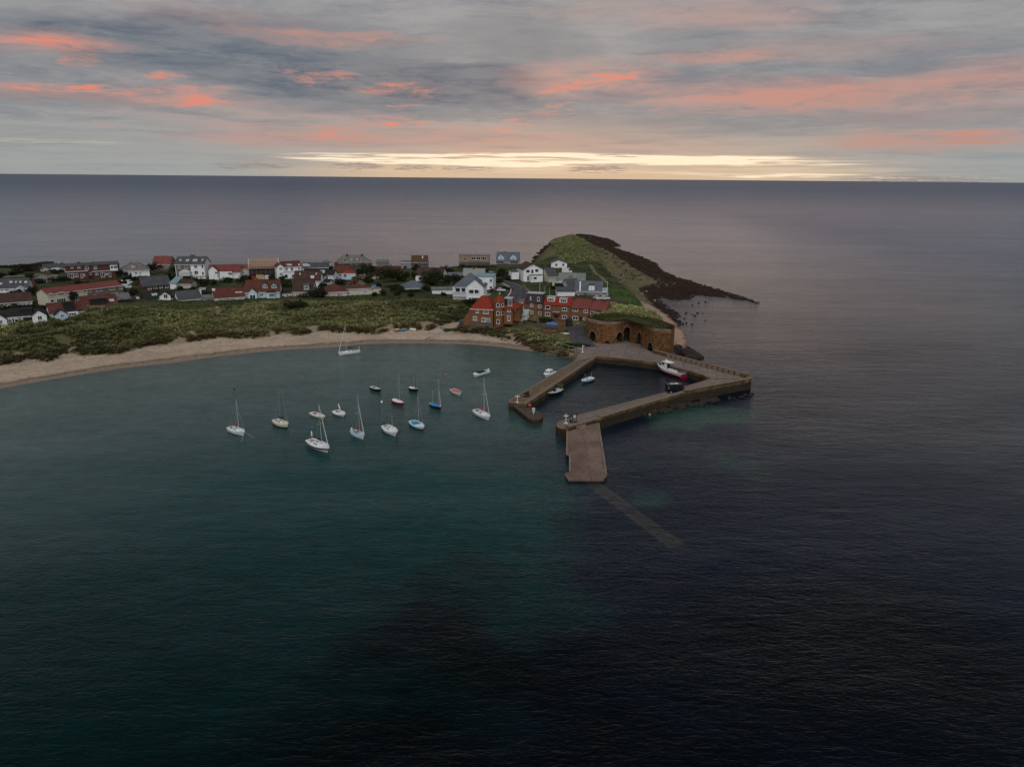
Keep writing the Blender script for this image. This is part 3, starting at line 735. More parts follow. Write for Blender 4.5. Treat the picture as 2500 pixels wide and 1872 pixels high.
coping(sa, al[9], al[10], 2.96, w=1.25, h=0.14, L=1.7, inset=0, side=1); coping(sa, al[10], al[11], 3.36, w=1.15, h=0.14, L=1.8, inset=0, side=1)
coping(sa, al[8], al[9], 2.71, w=1.1, h=0.14, L=1.5, inset=0, side=1)
strip(al[11], al[12], 0.9, 2.0, 3.3, 1).build('parapet', STONE, sa)
# landing steps on the outer side
for k in range(4):
    a = al[8] + (al[9] - al[8]) * (0.22 + 0.03 * k); b = al[8] + (al[9] - al[8]) * 0.5
    d = (al[9] - al[8]) / np.linalg.norm(al[9] - al[8]); nr = np.array([d[1], -d[0]])
    MB().prism([a + nr * 0.35 * k, b + nr * 0.35 * k, b + nr * 0.35 * (k + 1), a + nr * 0.35 * (k + 1)], -1, 2.4 - 0.28 * k).build('step', COPE, sa)

def ladder(parent, a, b, t, ztop):
    a, b = np.array(a), np.array(b); d = (b - a) / np.linalg.norm(b - a); nr = np.array([d[1], -d[0]]); c = a + (b - a) * t + nr * .22; g = MB()
    for k in (-.25, .25): g.tube((*(c + d * k), -.8), (*(c + d * k), ztop + .5), .045, n=5)
    for i in range(9): z = -.6 + .36 * i; g.tube((*(c - d * .25), z), (*(c + d * .25), z), .03, n=4)
    g.build('ladder', mat('rusty_iron', (.045, .025, .016), .8, .3, 3), parent)
ladder(quay, ql[2], ql[3], .5, QZ); ladder(quay, ql[4], ql[5], .6, QZ); ladder(wp, wl[3], wl[4], .35, 2.25); ladder(wp, wl[3], wl[4], .75, 2.25); ladder(sa, al[1], al[2], .3, 2.25); ladder(sa, al[1], al[2], .75, 2.25)
# slipway: two columns of concrete slabs, falling gently to the water
o = gp(1430, 1100, 0)
slip = tag(empty('slipway', o), 'pinkish concrete slipway of large slabs running into the sea', 'slipway')
def sz(py): return 1.75 - (py - 1045) / 127 * 1.25
def SP(px, py):
    z = sz(py); p = gp(px, py, z) - o; return np.array([p[0], p[1], z])
rows = [1046, 1079, 1111, 1140, 1171]
def xl(y): return 1386.0 if y <= 1111 else 1391.6
def xm(y): return 1420 + (y - 1046) * (1444 - 1420) / (1171 - 1046)
def xr(y): return 1461 + (y - 1046) * (1479 - 1461) / 125
edges = [SP(xl(1040) + 1, 1042), SP(1460.6, 1033), SP(xr(1171) - 1, 1170), SP(xl(1171), 1170)]
core = MB(); core.prism([e[:2] for e in edges], -2.0, [e[2] - 0.22 for e in edges]); core.build('core', WETSTONE, slip)
for i in range(4):
    y0, y1 = rows[i], rows[i + 1]
    for side in (0, 1):
        if side == 0: quad = [(xl(y0) if i < 2 else 1391.6, y0), (xm(y0), y0), (xm(y1), y1), ((1385 if i < 2 else 1391.6), y1)]
        else: quad = [(xm(y0), y0), (xr(y0), y0), (xr(y1), y1), (xm(y1), y1)]
        if i == 0: quad[1 if side else 0] = ((1461, 1032) if side else (1387, 1044)); quad[0 if side else 1] = (1420, 1039)
        if i == 3 and side == 0: quad = [(1391.6, y0), (xm(y0), y0), (xm(y1), y1), (1388, 1171), (1379.4, 1160), (1379.4, 1153), (1391.6, 1152)]
        if i == 3 and side == 1: quad = [(xm(y0), y0), (xr(y0), y0), (1482, 1160), (1472, 1172), (xm(y1), y1)]
        pts3 = [SP(*c) for c in quad]
        c = sum(pts3) / len(pts3)
        pts3 = [p + (c - p) * 0.012 for p in pts3]
        dz = random.uniform(-.03, .03)
        MB().prism([p[:2] for p in pts3], [p[2] - 0.35 for p in pts3], [p[2] + dz for p in pts3]).build('slab', CONC, slip)
for (x0, y0, x1, y1) in ((1385, 1050, 1384, 1110), (1391.6, 1112, 1391.6, 1151)):
    a, b = SP(x0, y0), SP(x1, y1); d = b - a; d /= np.linalg.norm(d); nr = np.cross(d, (0, 0, 1))
    MB().obox((a + b) / 2 + np.array([0, 0, 0.08]), (b - a) / 2, nr * 0.22, (0, 0, 0.14)).build('kerb', COPE, slip)
a, b = SP(1461, 1034), SP(1480, 1158); d = b - a; d /= np.linalg.norm(d); nr = np.cross(d, (0, 0, 1))
MB().obox((a + b) / 2 + np.array([0, 0, 0.06]), (b - a) / 2, nr * 0.2, (0, 0, 0.12)).build('kerb', COPE, slip)

# ---------------------------------------------------------------- lime kilns
o = gp(1530, 840, QZ); KZ = 8.25
kiln = tag(empty('lime_kilns', o), 'massive orange stone lime kilns with tall dark arches and turf on top', 'kiln')
KST = course_mat('kiln_stone', (0.195, 0.095, 0.036), (0.055, 0.026, 0.012), 0.85, 0.45, var=0.65, bump=1.2, color2=(0.17, 0.078, 0.028), stain=(0.038, 0.022, 0.012), msize=0.05)
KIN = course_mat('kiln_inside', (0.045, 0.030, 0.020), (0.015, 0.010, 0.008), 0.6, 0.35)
KTOP = course_mat('kiln_head', (0.235, 0.175, 0.135), (0.10, 0.07, 0.05), 0.7, 0.32, var=0.35, color2=(0.26, 0.15, 0.08))
kp = [(1430, 827, 7.7), (1437, 831, 7.8), (1456, 837, 8.0), (1474, 839.5, 8.0), (1503, 838, 8.1), (1520, 835, 8.3), (1540, 834.5, 8.4), (1564, 842.5, 8.3), (1567, 845.5, 8.2), (1594, 858, 8.2), (1634, 866.5, 8.6)]
K = [np.array([*(gp(a, b, QZ) - o)[:2]]) for a, b, h in kp]
KH = [h for a, b, h in kp]
arches = {1: [(0.5, 0.80, 3.9)], 3: [(0.28, 0.42, 1.0)], 4: [(0.5, 0.86, 3.9)], 5: [(0.46, 0.76, 5.6)], 6: [(0.80, 0.34, 4.5)], 8: [(0.74, 0.42, 2.8)]}
wallm = MB(); lin = MB(); head = MB()
for i in range(len(K) - 1):
    a, b = K[i], K[i + 1]; Ls = np.linalg.norm(b - a); u = (b - a) / Ls; nin = np.array([-u[1], u[0]])
    at = lambda s, z, d=0.0: (a[0] + u[0] * s + nin[0] * d, a[1] + u[1] * s + nin[1] * d, z)
    outl = [at(0, KH[i] - 1.0), at(0, -1.5)]
    for (cf, wf, ah) in arches.get(i, []):
        hw = wf * Ls / 2; c = cf * Ls; sp_ = max(0.1, ah - hw * 1.1)
        prof = [(c - hw, -0.05)] + [(c - hw * math.cos(t), sp_ + (ah - sp_) * math.sin(t)) for t in np.linspace(0, math.pi, 11)] + [(c + hw, -0.05)]
        outl += [at(c - hw, -1.5)] + [at(s, z) for s, z in prof] + [at(c + hw, -1.5)]
        n = len(prof)
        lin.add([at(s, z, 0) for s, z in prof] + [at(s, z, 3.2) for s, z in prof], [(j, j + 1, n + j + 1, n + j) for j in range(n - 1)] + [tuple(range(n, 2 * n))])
        if ah > 2:
            pr = [(c - (hw + 0.38) * math.cos(t), sp_ + (ah - sp_ + 0.38) * math.sin(t)) for t in np.linspace(0, math.pi, 11)]
            pi_ = [(c - hw * math.cos(t), sp_ + (ah - sp_) * math.sin(t)) for t in np.linspace(0, math.pi, 11)]
            for j in range(10):
                g_ = 0.04
                f0 = [pi_[j], pi_[j + 1], pr[j + 1], pr[j]]
                cc = (sum(x for x, _ in f0) / 4, sum(z for _, z in f0) / 4)
                f1 = [(x + (cc[0] - x) * g_, z + (cc[1] - z) * g_) for x, z in f0]
                vs = [at(x, z, -0.07) for x, z in f1] + [at(x, z, 0.05) for x, z in f1]
                MB().add(vs, [(0, 1, 2, 3), (0, 4, 5, 1), (1, 5, 6, 2), (2, 6, 7, 3), (3, 7, 4, 0)]).build('arch_stone', KTOP, kiln)
    outl += [at(Ls, -1.5), at(Ls, KH[i + 1] - 1.0)]
    wallm.add(outl, [tuple(range(len(outl)))])
    vs = [at(0, KH[i] - 1.0, -0.03), at(Ls, KH[i + 1] - 1.0, -0.03), at(Ls, KH[i + 1], -0.03), at(0, KH[i], -0.03), at(0, KH[i] - 1.0, 1.1), at(Ls, KH[i + 1] - 1.0, 1.1), at(Ls, KH[i + 1], 1.1), at(0, KH[i], 1.1)]
    head.add(vs, [(0, 1, 2, 3), (3, 2, 6, 7), (0, 4, 5, 1)])
kb = [np.array([*(gp(a, b, QZ + 8) - o)[:2]]) for a, b in ((1648, 795), (1600, 778), (1500, 765), (1440, 768))]
bk = [K[-1]] + kb + [K[0]]
for i in range(len(bk) - 1):
    a, b = bk[i], bk[i + 1]
    wallm.add([(*a, -1.5), (*b, -1.5), (*b, 8.2), (*a, 8.2)], [(0, 1, 2, 3)])
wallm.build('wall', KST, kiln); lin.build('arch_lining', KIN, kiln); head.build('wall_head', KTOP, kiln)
capp = [k for k in K] + kb
cc = sum(capp) / len(capp)
cap = MB(); n = len(capp)
TURF = mat('kiln_turf', (0.030, 0.036, 0.012), 0.95, 0.5, 0.4, 0.8, 2.0, 0.1, (0.065, 0.050, 0.03))
vs = [(*(k + (cc - k) * 0.11), h - .02) for k, h in zip(capp, KH + [8.3] * 4)] + [(*(k + (cc - k) * 0.4), 8.55) for k in capp] + [(*cc, 8.8)]
cap.add(vs, [(i, (i + 1) % n, n + (i + 1) % n, n + i) for i in range(n)] + [(n + i, n + (i + 1) % n, 2 * n) for i in range(n)])
cap.build('turf_cap', TURF, kiln, smooth=True)
# ---------------------------------------------------------------- village kit
GLASS = mat('window_glass', (0.018, 0.020, 0.024), 0.08, 0.1, 1.0, spec=0.6)
GLASSL = mat('bright_glass', (0.30, 0.33, 0.36), 0.12, 0.15, 1.0, spec=0.6)
WHT = mat('white_paint', (0.74, 0.75, 0.75), 0.6, 0.06, 2.0)
PAINTS = {
    'white': mat('white_render', (0.70, 0.72, 0.73), 0.85, 0.07, 0.5, 0.15, 8), 'cream': mat('cream_render', (0.49, 0.45, 0.37), 0.85, 0.08, 0.5, 0.15, 8),
    'beige': mat('beige_render', (0.36, 0.29, 0.22), 0.9, 0.1, 0.5, 0.15, 8), 'blue': mat('pale_blue_render', (0.42, 0.54, 0.63), 0.85, 0.06, 0.5, 0.15, 8),
    'pale': mat('pale_grey_render', (0.48, 0.50, 0.52), 0.85, 0.07, 0.5, 0.15, 8), 'pebble': mat('brown_pebbledash', (0.155, 0.120, 0.100), 0.95, 0.15, 1.5, 0.5, 14),
    'tan': mat('tan_render', (0.24, 0.175, 0.115), 0.9, 0.1, 0.5, 0.2, 8), 'teal': mat('teal_paint', (0.10, 0.22, 0.27), 0.7, 0.1, 1.0), 'pink': mat('pink_render', (0.33, 0.22, 0.18), 0.9, 0.1, 0.5),
    'dark': mat('dark_cladding', (0.020, 0.019, 0.020), 0.8, 0.2, 1.0), 'slatehang': course_mat('hung_slate', (0.085, 0.068, 0.070), (0.03, 0.026, 0.027), 0.5, 0.25, var=0.15, bump=0.5),
    'brick': course_mat('dark_red_brick', (0.105, 0.034, 0.028), (0.08, 0.05, 0.045), 0.45, 0.15, var=0.25, bump=0.3, msize=0.012),
    'brick2': course_mat('brown_brick', (0.185, 0.085, 0.045), (0.14, 0.09, 0.06), 0.45, 0.15, var=0.3, bump=0.3, msize=0.012, color2=(0.15, 0.075, 0.045)),
    'brick3': course_mat('orange_brick', (0.205, 0.088, 0.036), (0.15, 0.085, 0.05), 0.45, 0.15, var=0.25, bump=0.3, msize=0.012, color2=(0.16, 0.072, 0.034)),
    'stone': course_mat('garden_stone', (0.16, 0.115, 0.085), (0.07, 0.05, 0.04), 0.5, 0.25, var=0.35, bump=0.8),
    'wood': mat('weathered_wood', (0.11, 0.075, 0.05), 0.9, 0.25, 2.0, 0.4, 9)}
def tile(name, c, **k): return course_mat(name, c, tuple(x * 0.45 for x in c), k.get('w', 0.42), k.get('h', 0.34), var=k.get('var', 0.16), bump=0.9, msize=0.03, color2=k.get('c2'), stain=k.get('st'))
ROOFS = {'slate': tile('slate_roof', (0.068, 0.072, 0.082), c2=(0.09, 0.09, 0.10)), 'blue': tile('blue_slate_roof', (0.105, 0.125, 0.150), c2=(0.13, 0.14, 0.16)),
    'red': tile('bright_red_tile', (0.265, 0.030, 0.013), c2=(0.20, 0.036, 0.018), st=(.15, .035, .02)), 'dred': tile('dull_red_tile', (0.180, 0.048, 0.042), c2=(0.20, 0.062, 0.05), st=(.12, .045, .04)),
    'maroon': tile('maroon_tile', (0.105, 0.034, 0.026), c2=(0.12, 0.045, 0.035)), 'brown': tile('brown_tile', (0.062, 0.034, 0.028), c2=(0.08, 0.045, 0.035)),
    'black': tile('black_tile', (0.020, 0.019, 0.020), c2=(0.028, 0.026, 0.026)), 'green': tile('grey_green_slate', (0.18, 0.21, 0.19), c2=(0.20, 0.21, 0.20)),
    'pale': tile('pale_slate', (0.27, 0.285, 0.27), c2=(0.22, 0.23, 0.22)), 'felt': mat('grey_felt', (0.11, 0.115, 0.12), 0.9, 0.2, 0.5, 0.2), 'ltfelt': mat('pale_felt', (0.34, 0.37, 0.38), 0.8, 0.12, 0.5),
    'tealfelt': mat('teal_felt', (0.16, 0.25, 0.29), .7, .1, .8), 'mossy': tile('mossy_tile', (0.085, 0.05, 0.028), c2=(0.10, 0.06, 0.025)), 'grey': tile('weathered_grey_tile', (0.155, 0.145, 0.13), c2=(0.19, 0.18, 0.165))}
_win_cache = {}
def window_mesh(w, h, n, glass, framem):
    key = (round(w * 5) / 5, round(h * 5) / 5, n, glass.name, framem.name)
    if key in _win_cache: return _win_cache[key]
    w, h = max(0.4, key[0]), max(0.4, key[1]); t = 0.13; b = MB()
    b.box(-w / 2, w / 2, -0.07, 0.10, h / 2 - t, h / 2); b.box(-w / 2 - 0.08, w / 2 + 0.08, -0.14, 0.10, -h / 2 - 0.04, -h / 2 + t)
    b.box(-w / 2, -w / 2 + t, -0.07, 0.10, -h / 2 + t, h / 2 - t); b.box(w / 2 - t, w / 2, -0.07, 0.10, -h / 2 + t, h / 2 - t)
    for i in range(1, n): x = -w / 2 + w * i / n; b.box(x - 0.055, x + 0.055, -0.065, 0.09, -h / 2 + t, h / 2 - t)
    me = bpy.data.meshes.new('window'); me.from_pydata(b.v, [], b.f); me.materials.append(framem); me.update()
    p = MB().box(-w / 2 + t, w / 2 - t, -0.02, 0.06, -h / 2 + t, h / 2 - t)
    mp_ = bpy.data.meshes.new('pane'); mp_.from_pydata(p.v, [], p.f); mp_.materials.append(glass); mp_.update()
    mj = bpy.data.meshes.new('glazed_window'); k_ = len(b.v)
    mj.from_pydata(b.v + p.v, [], b.f + [[i + k_ for i in f] for f in p.f]); mj.materials.append(framem); mj.materials.append(glass); mj.update()
    mj.polygons.foreach_set('material_index', [0] * len(b.f) + [1] * len(p.f))
    _win_cache[key] = (me, mp_, mj); return _win_cache[key]

ZO = {1: (0, 600), 2: (300, 600), 3: (600, 600), 4: (880, 600), 5: (1080, 600), 6: (1300, 600), 0: (0, 0)}
def zp(z, X, Y):
    s = 1.0 if z == 0 else 6.9
    return ZO[z][0] + X / s, ZO[z][1] + Y / s

FOOT = []
class House:
    """a building set out from measured sight lines: x along its front, y into its depth, z up"""
    def __init__(s, name, label, cat, zone, X0, X1, Yb, yaw, D, Ye, Yr, roof='gx', wall='white', roofm='slate', zb=None, group=None, over=0.35, ridge=None, ends=None, th=0.18):
        s.z = zone
        (x0, yb), (x1, _) = zp(zone, X0, Yb), zp(zone, X1, Yb); xm_ = (x0 + x1) / 2
        org = on_land(xm_, yb) if zb is None else gp(xm_, yb, zb)
        s.org = org; L = org[:2] / np.linalg.norm(org[:2]); Rr = np.array([L[1], -L[0]]); yw = R(yaw)
        s.t = np.array([*(math.cos(yw) * Rr + math.sin(yw) * L), 0]); s.b = np.array([*(math.cos(yw) * L - math.sin(yw) * Rr), 0])
        s.e = tag(empty(name, org, math.atan2(s.t[1], s.t[0])), label, cat, group)
        s.xa = s.hit(x0, yb)[0]; s.xb = s.hit(x1, yb)[0]; s.D = D; s.over = over
        s.H = s.hit(xm_, zp(zone, 0, Ye)[1])[2]
        s.W = s.xb - s.xa; s.xc = (s.xa + s.xb) / 2
        ry = 0.0 if roof in ('gy',) else (D / 2 if roof in ('gx', 'hip', 'pyr') else 0.0)
        s.Z = s.hit(xm_, zp(zone, 0, Yr)[1], 'y', ry)[2] if roof not in ('flat',) else s.H
        s.Z = max(s.Z, s.H + 0.3) if roof != 'flat' else s.H
        s.roof = roof; s.wm = PAINTS[wall]; s.rm = ROOFS[roofm]
        s.ridge = ridge; s.th = th
        FOOT.append((org[0] + s.t[0] * s.xc + s.b[0] * D / 2, org[1] + s.t[1] * s.xc + s.b[1] * D / 2, max(s.W, D) * .56 + .5))
        s.walls(); s.make_roof()
    def loc(s, p):
        d = np.asarray(p) - s.org; return np.array([d @ s.t, d @ s.b, d[2]])
    def hit(s, px, py, ax='y', v=0.0):
        d = ray(px, py); c = s.loc(C0); dl = np.array([d @ s.t, d @ s.b, d[2]]); k = {'x': 0, 'y': 1, 'z': 2}[ax]
        return c + dl * (v - c[k]) / dl[k]
    def scale(s, px_, y=0.0): return px_ / F_PX * depth_of(s.org + s.b * y)
    def walls(s):
        xa, xb, D, H, Z = s.xa, s.xb, s.D, s.H, s.Z; f = -3.0; b = MB()
        if s.roof == 'gx':
            prof = [(0, f), (D, f), (D, H), (D / 2, Z), (0, H)]
            b.add([(xa, y, z) for y, z in prof] + [(xb, y, z) for y, z in prof], [(4, 3, 2, 1, 0), (5, 6, 7, 8, 9), (0, 5, 9, 4), (1, 2, 7, 6), (4, 9, 8, 3), (3, 8, 7, 2)])
        elif s.roof == 'gy':
            prof = [(xa, f), (xb, f), (xb, H), (s.xc if s.ridge is None else s.xa + s.ridge * s.W, Z), (xa, H)]
            b.add([(x, 0, z) for x, z in prof] + [(x, D, z) for x, z in prof], [(0, 1, 2, 3, 4), (9, 8, 7, 6, 5), (0, 4, 9, 5), (1, 6, 7, 2), (4, 3, 8, 9), (3, 2, 7, 8)])
        elif s.roof == 'mono':
            b.add([(xa, 0, f), (xb, 0, f), (xb, D, f), (xa, D, f), (xa, 0, H), (xb, 0, H), (xb, D, Z), (xa, D, Z)], [(0, 1, 5, 4), (1, 2, 6, 5), (2, 3, 7, 6), (3, 0, 4, 7), (4, 5, 6, 7)])
        else: b.box(xa, xb, 0, D, f, H)
        b.build('wall', s.wm, s.e)
    def make_roof(s):
        xa, xb, D, H, Z, ov, th = s.xa, s.xb, s.D, s.H, s.Z, s.over, s.th; b = MB()
        if s.roof == 'gx':
            sl = (Z - H) / (D / 2); lo = H - ov * sl
            for sg in (0, 1):
                y0, y1 = (-ov, D / 2) if sg == 0 else (D + ov, D / 2)
                q_ = [(xa - ov, y0, lo + .02), (xb + ov, y0, lo + .02), (xb + ov, y1, Z + .02), (xa - ov, y1, Z + .02)]
                q2_ = [(x, y, z + th) for x, y, z in q_]
                fs = [(3, 2, 1, 0), (4, 5, 6, 7), (0, 1, 5, 4), (1, 2, 6, 5), (2, 3, 7, 6), (3, 0, 4, 7)]
                b.add(q_ + q2_, fs if sg == 0 else [f[::-1] for f in fs])
            b.box(xa - ov, xb + ov, D / 2 - 0.14, D / 2 + 0.14, Z + th - 0.06, Z + th + 0.10)
        elif s.roof == 'gy':
            xr = s.xc if s.ridge is None else s.xa + s.ridge * s.W
            for x0 in (xa, xb):
                sl = (Z - H) / abs(xr - x0); lo = H - ov * sl; xe = x0 - ov if x0 < xr else x0 + ov
                q_ = [(xe, -ov, lo + .02), (xr, -ov, Z + .02), (xr, D + ov, Z + .02), (xe, D + ov, lo + .02)]
                q2_ = [(x, y, z + th) for x, y, z in q_]
                fs = [(3, 2, 1, 0), (4, 5, 6, 7), (0, 1, 5, 4), (1, 2, 6, 5), (2, 3, 7, 6), (3, 0, 4, 7)]
                b.add(q_ + q2_, fs if x0 == xa else [f[::-1] for f in fs])
            b.box(xr - 0.14, xr + 0.14, -ov, D + ov, Z + th - 0.06, Z + th + 0.10)
        elif s.roof in ('hip', 'pyr'):
            rl = 0.0 if s.roof == 'pyr' else max(0.0, (s.W - D * 0.95) / 2) if s.ridge is None else s.ridge * s.W / 2
            sl = (Z - H) / (D / 2); lo = H - ov * sl + .02
            e_ = [(xa - ov, -ov, lo), (xb + ov, -ov, lo), (xb + ov, D + ov, lo), (xa - ov, D + ov, lo)]
            r_ = [(s.xc - rl, D / 2, Z + th), (s.xc + rl, D / 2, Z + th)]
            if rl < 0.05: b.add([(*p[:2], p[2] + th) for p in e_] + e_ + [r_[0]], [(0, 1, 8), (1, 2, 8), (2, 3, 8), (3, 0, 8), (4, 5, 1, 0), (5, 6, 2, 1), (6, 7, 3, 2), (7, 4, 0, 3), (7, 6, 5, 4)])
            else: b.add([(*p[:2], p[2] + th) for p in e_] + e_ + r_, [(0, 1, 9, 8), (1, 2, 9), (2, 3, 8, 9), (3, 0, 8), (4, 5, 1, 0), (5, 6, 2, 1), (6, 7, 3, 2), (7, 4, 0, 3), (7, 6, 5, 4)])
            rd = [(e_[i], r_[0] if i in (0, 3) else r_[1]) for i in range(4)] + ([(r_[0], r_[1])] if rl > .05 else [])
            for p, q_ in rd: b.tube((p[0], p[1], p[2] + th if p in e_ else p[2]), q_, 0.13, n=4)
        elif s.roof == 'mono':
            sl = (Z - H) / D; q_ = [(xa - ov, -ov, H - ov * sl + .02), (xb + ov, -ov, H - ov * sl + .02), (xb + ov, D + ov, Z + ov * sl + .02), (xa - ov, D + ov, Z + ov * sl + .02)]
            b.add(q_ + [(x, y, z + th) for x, y, z in q_], [(3, 2, 1, 0), (4, 5, 6, 7), (0, 1, 5, 4), (1, 2, 6, 5), (2, 3, 7, 6), (3, 0, 4, 7)])
        else:
            b.box(xa - ov, xb + ov, -ov, D + ov, H + 0.02, H + 0.02 + th)
        s.ro = b.build('roof', s.rm, s.e)
        if s.roof in ('gx', 'hip', 'pyr'):
            lo = H - ov * (Z - H) / (D / 2)
            MB().box(xa - ov, xb + ov, -ov - 0.12, -ov - 0.01, lo - 0.02, lo + 0.15).build('gutter', WHT if s.wm.name not in ('dark_red_brick', 'brown_brick') else PAINTS['dark'], s.e)
    def roof_y(s, px, py):
        """local place where a sight line meets the front slope"""
        if s.roof == 'flat': return s.hit(px, py, 'z', s.H + s.th)
        run = s.D / 2 if s.roof != 'mono' else s.D
        n = np.array([0, -(s.Z - s.H), run]); p0 = np.array([0, 0, s.H + 0.2])
        d = ray(px, py); c = s.loc(C0); dl = np.array([d @ s.t, d @ s.b, d[2]])
        return c + dl * ((p0 - c) @ n) / (dl @ n)
    def win(s, *lst, face='front', n=2, glass=None, frame=None, y=0.0):
        for it in lst:
            X, Y, w, h = it[:4]; nn = it[4] if len(it) > 4 else n
            px, py = zp(s.z, X, Y); k = 6.9 if s.z else 1.0
            if face == 'front': p = s.hit(px, py, 'y', y); rot = 0; p[1] -= 0.03; fs = max(.3, math.cos(math.atan2(p[0], 1e9)))
            elif face == 'left': p = s.hit(px, py, 'x', s.xa); rot = -math.pi / 2; p[0] -= 0.03
            else: p = s.hit(px, py, 'x', s.xb); rot = math.pi / 2; p[0] += 0.03
            ww, hh = s.scale(w / k), s.scale(h / k)
            if face != 'front': ww = min(ww * 2.0, 1.6)
            me, mp_, _ = window_mesh(ww, hh, nn, glass or GLASS, frame or WHT)
            o_ = bpy.data.objects.new('window', me); COL.objects.link(o_); o_.parent = s.e; o_.location = p; o_.rotation_euler = (0, 0, rot)
            g_ = bpy.data.objects.new('pane', mp_); COL.objects.link(g_); g_.parent = o_
        return s
    def sky(s, *lst, glass=None):
        for X, Y, w, h in lst:
            px, py = zp(s.z, X, Y); p = s.roof_y(px, py); k = 6.9 if s.z else 1.0
            ww = s.scale(w / k); run = s.D / 2; an = math.atan2(s.Z - s.H, run); hh = s.scale(h / k) / max(.35, math.sin(an + 0.13))
            b = MB().box(-ww / 2, ww / 2, -hh / 2, hh / 2, 0.0, 0.12)
            f = b.build('skylight', WHT, s.e); f.location = p; f.rotation_euler = (an, 0, 0)
            g_ = MB().box(-ww / 2 + .1, ww / 2 - .1, -hh / 2 + .1, hh / 2 - .1, 0.125, 0.14).build('pane', glass or GLASSL, f)
        return s
    def chim(s, X, Ytop, w=0.9, wall='brick', pots=2, y=None, name='chimney', base=None, d=None):
        px, py = zp(s.z, X, Ytop); yy = s.D / 2 if y is None else y; p = s.hit(px, py, 'y', yy)
        d_ = d or w * 0.75
        zb_ = (s.H if base is None else base); zt = p[2] - (0.45 if pots else 0)
        b = MB().box(p[0] - w / 2, p[0] + w / 2, yy - d_ / 2, yy + d_ / 2, zb_, zt - 0.14)
        b.box(p[0] - w / 2 - .08, p[0] + w / 2 + .08, yy - d_ / 2 - .08, yy + d_ / 2 + .08, zt - 0.14, zt)
        c = b.build(name, PAINTS[wall], s.e)
        for i in range(pots):
            x = p[0] + (i - (pots - 1) / 2) * w * 0.45
            MB().tube((x, yy, zt), (x, yy, zt + 0.45), 0.15, 0.12, 8).build('chimney_pot', mat('terracotta_pot', (0.2, 0.07, 0.035)), c)
        return s
    def dormer(s, X0, X1, Yb, Yt, kind='flat', wall='white', roofm='felt', wins=(), rise=0.0, name='dormer', n=2, label=None):
        """a dormer standing on the front slope, its cheeks running back into the roof"""
        a = s.roof_y(*zp(s.z, X0, Yb)); c = s.roof_y(*zp(s.z, X1, Yb)); y0 = (a[1] + c[1]) / 2; z0 = (a[2] + c[2]) / 2 - 0.2
        xa, xb = a[0], c[0]; xm_ = (X0 + X1) / 2
        zt = s.hit(*zp(s.z, xm_, Yt), 'y', y0)[2]
        sl = (s.Z - s.H) / (s.D / 2); back = min(s.D / 2, (zt - s.H) / sl) if sl > 0 else s.D / 2
        back = max(back, y0 + 0.6); e = MB()
        if kind == 'flat':
            e.box(xa, xb, y0, back, z0 - 0.6, zt); d = e.build(name, PAINTS[wall], s.e)
            MB().box(xa - .2, xb + .2, y0 - .25, back, zt + .01, zt + .16).build('dormer_roof', ROOFS[roofm], d)
        else:
            zr = zt; ze = zt - rise
            bk = min(s.D / 2 + .5, (zr - s.H) / sl)
            e.add([(xa, y0, z0 - .6), (xb, y0, z0 - .6), (xb, y0, ze), ((xa + xb) / 2, y0, zr), (xa, y0, ze), (xa, bk, z0 - .6), (xb, bk, z0 - .6), (xb, bk, ze), ((xa + xb) / 2, bk, zr), (xa, bk, ze)],
                  [(0, 1, 2, 3, 4), (0, 4, 9, 5), (1, 6, 7, 2), (4, 3, 8, 9), (3, 2, 7, 8)])
            d = e.build(name, PAINTS[wall], s.e); r_ = MB(); xm2 = (xa + xb) / 2
            for sg in (-1, 1):
                xe = xa - .2 if sg < 0 else xb + .2; lo = ze - .2 * rise / max(.2, (xb - xa) / 2)
                q_ = [(xe, y0 - .2, lo + .02), (xm2, y0 - .2, zr + .02), (xm2, bk, zr + .02), (xe, bk, lo + .02)]
                fs = [(3, 2, 1, 0), (4, 5, 6, 7), (0, 1, 5, 4), (1, 2, 6, 5), (2, 3, 7, 6), (3, 0, 4, 7)]
                r_.add(q_ + [(x, y, z + .14) for x, y, z in q_], fs if sg < 0 else [f[::-1] for f in fs])
            r_.build('dormer_roof', ROOFS[roofm], d)
        if label: d['label'] = label
        for it in wins:
            px, py = zp(s.z, it[0], it[1]); p = s.hit(px, py, 'y', y0); k = 6.9 if s.z else 1.0
            mj = window_mesh(s.scale(it[2] / k), s.scale(it[3] / k), it[4] if len(it) > 4 else n, GLASS, WHT)[2]
            o_ = bpy.data.objects.new('dormer_window', mj); COL.objects.link(o_); o_.parent = d; o_.location = (p[0], y0 - .03, p[2])
        return s
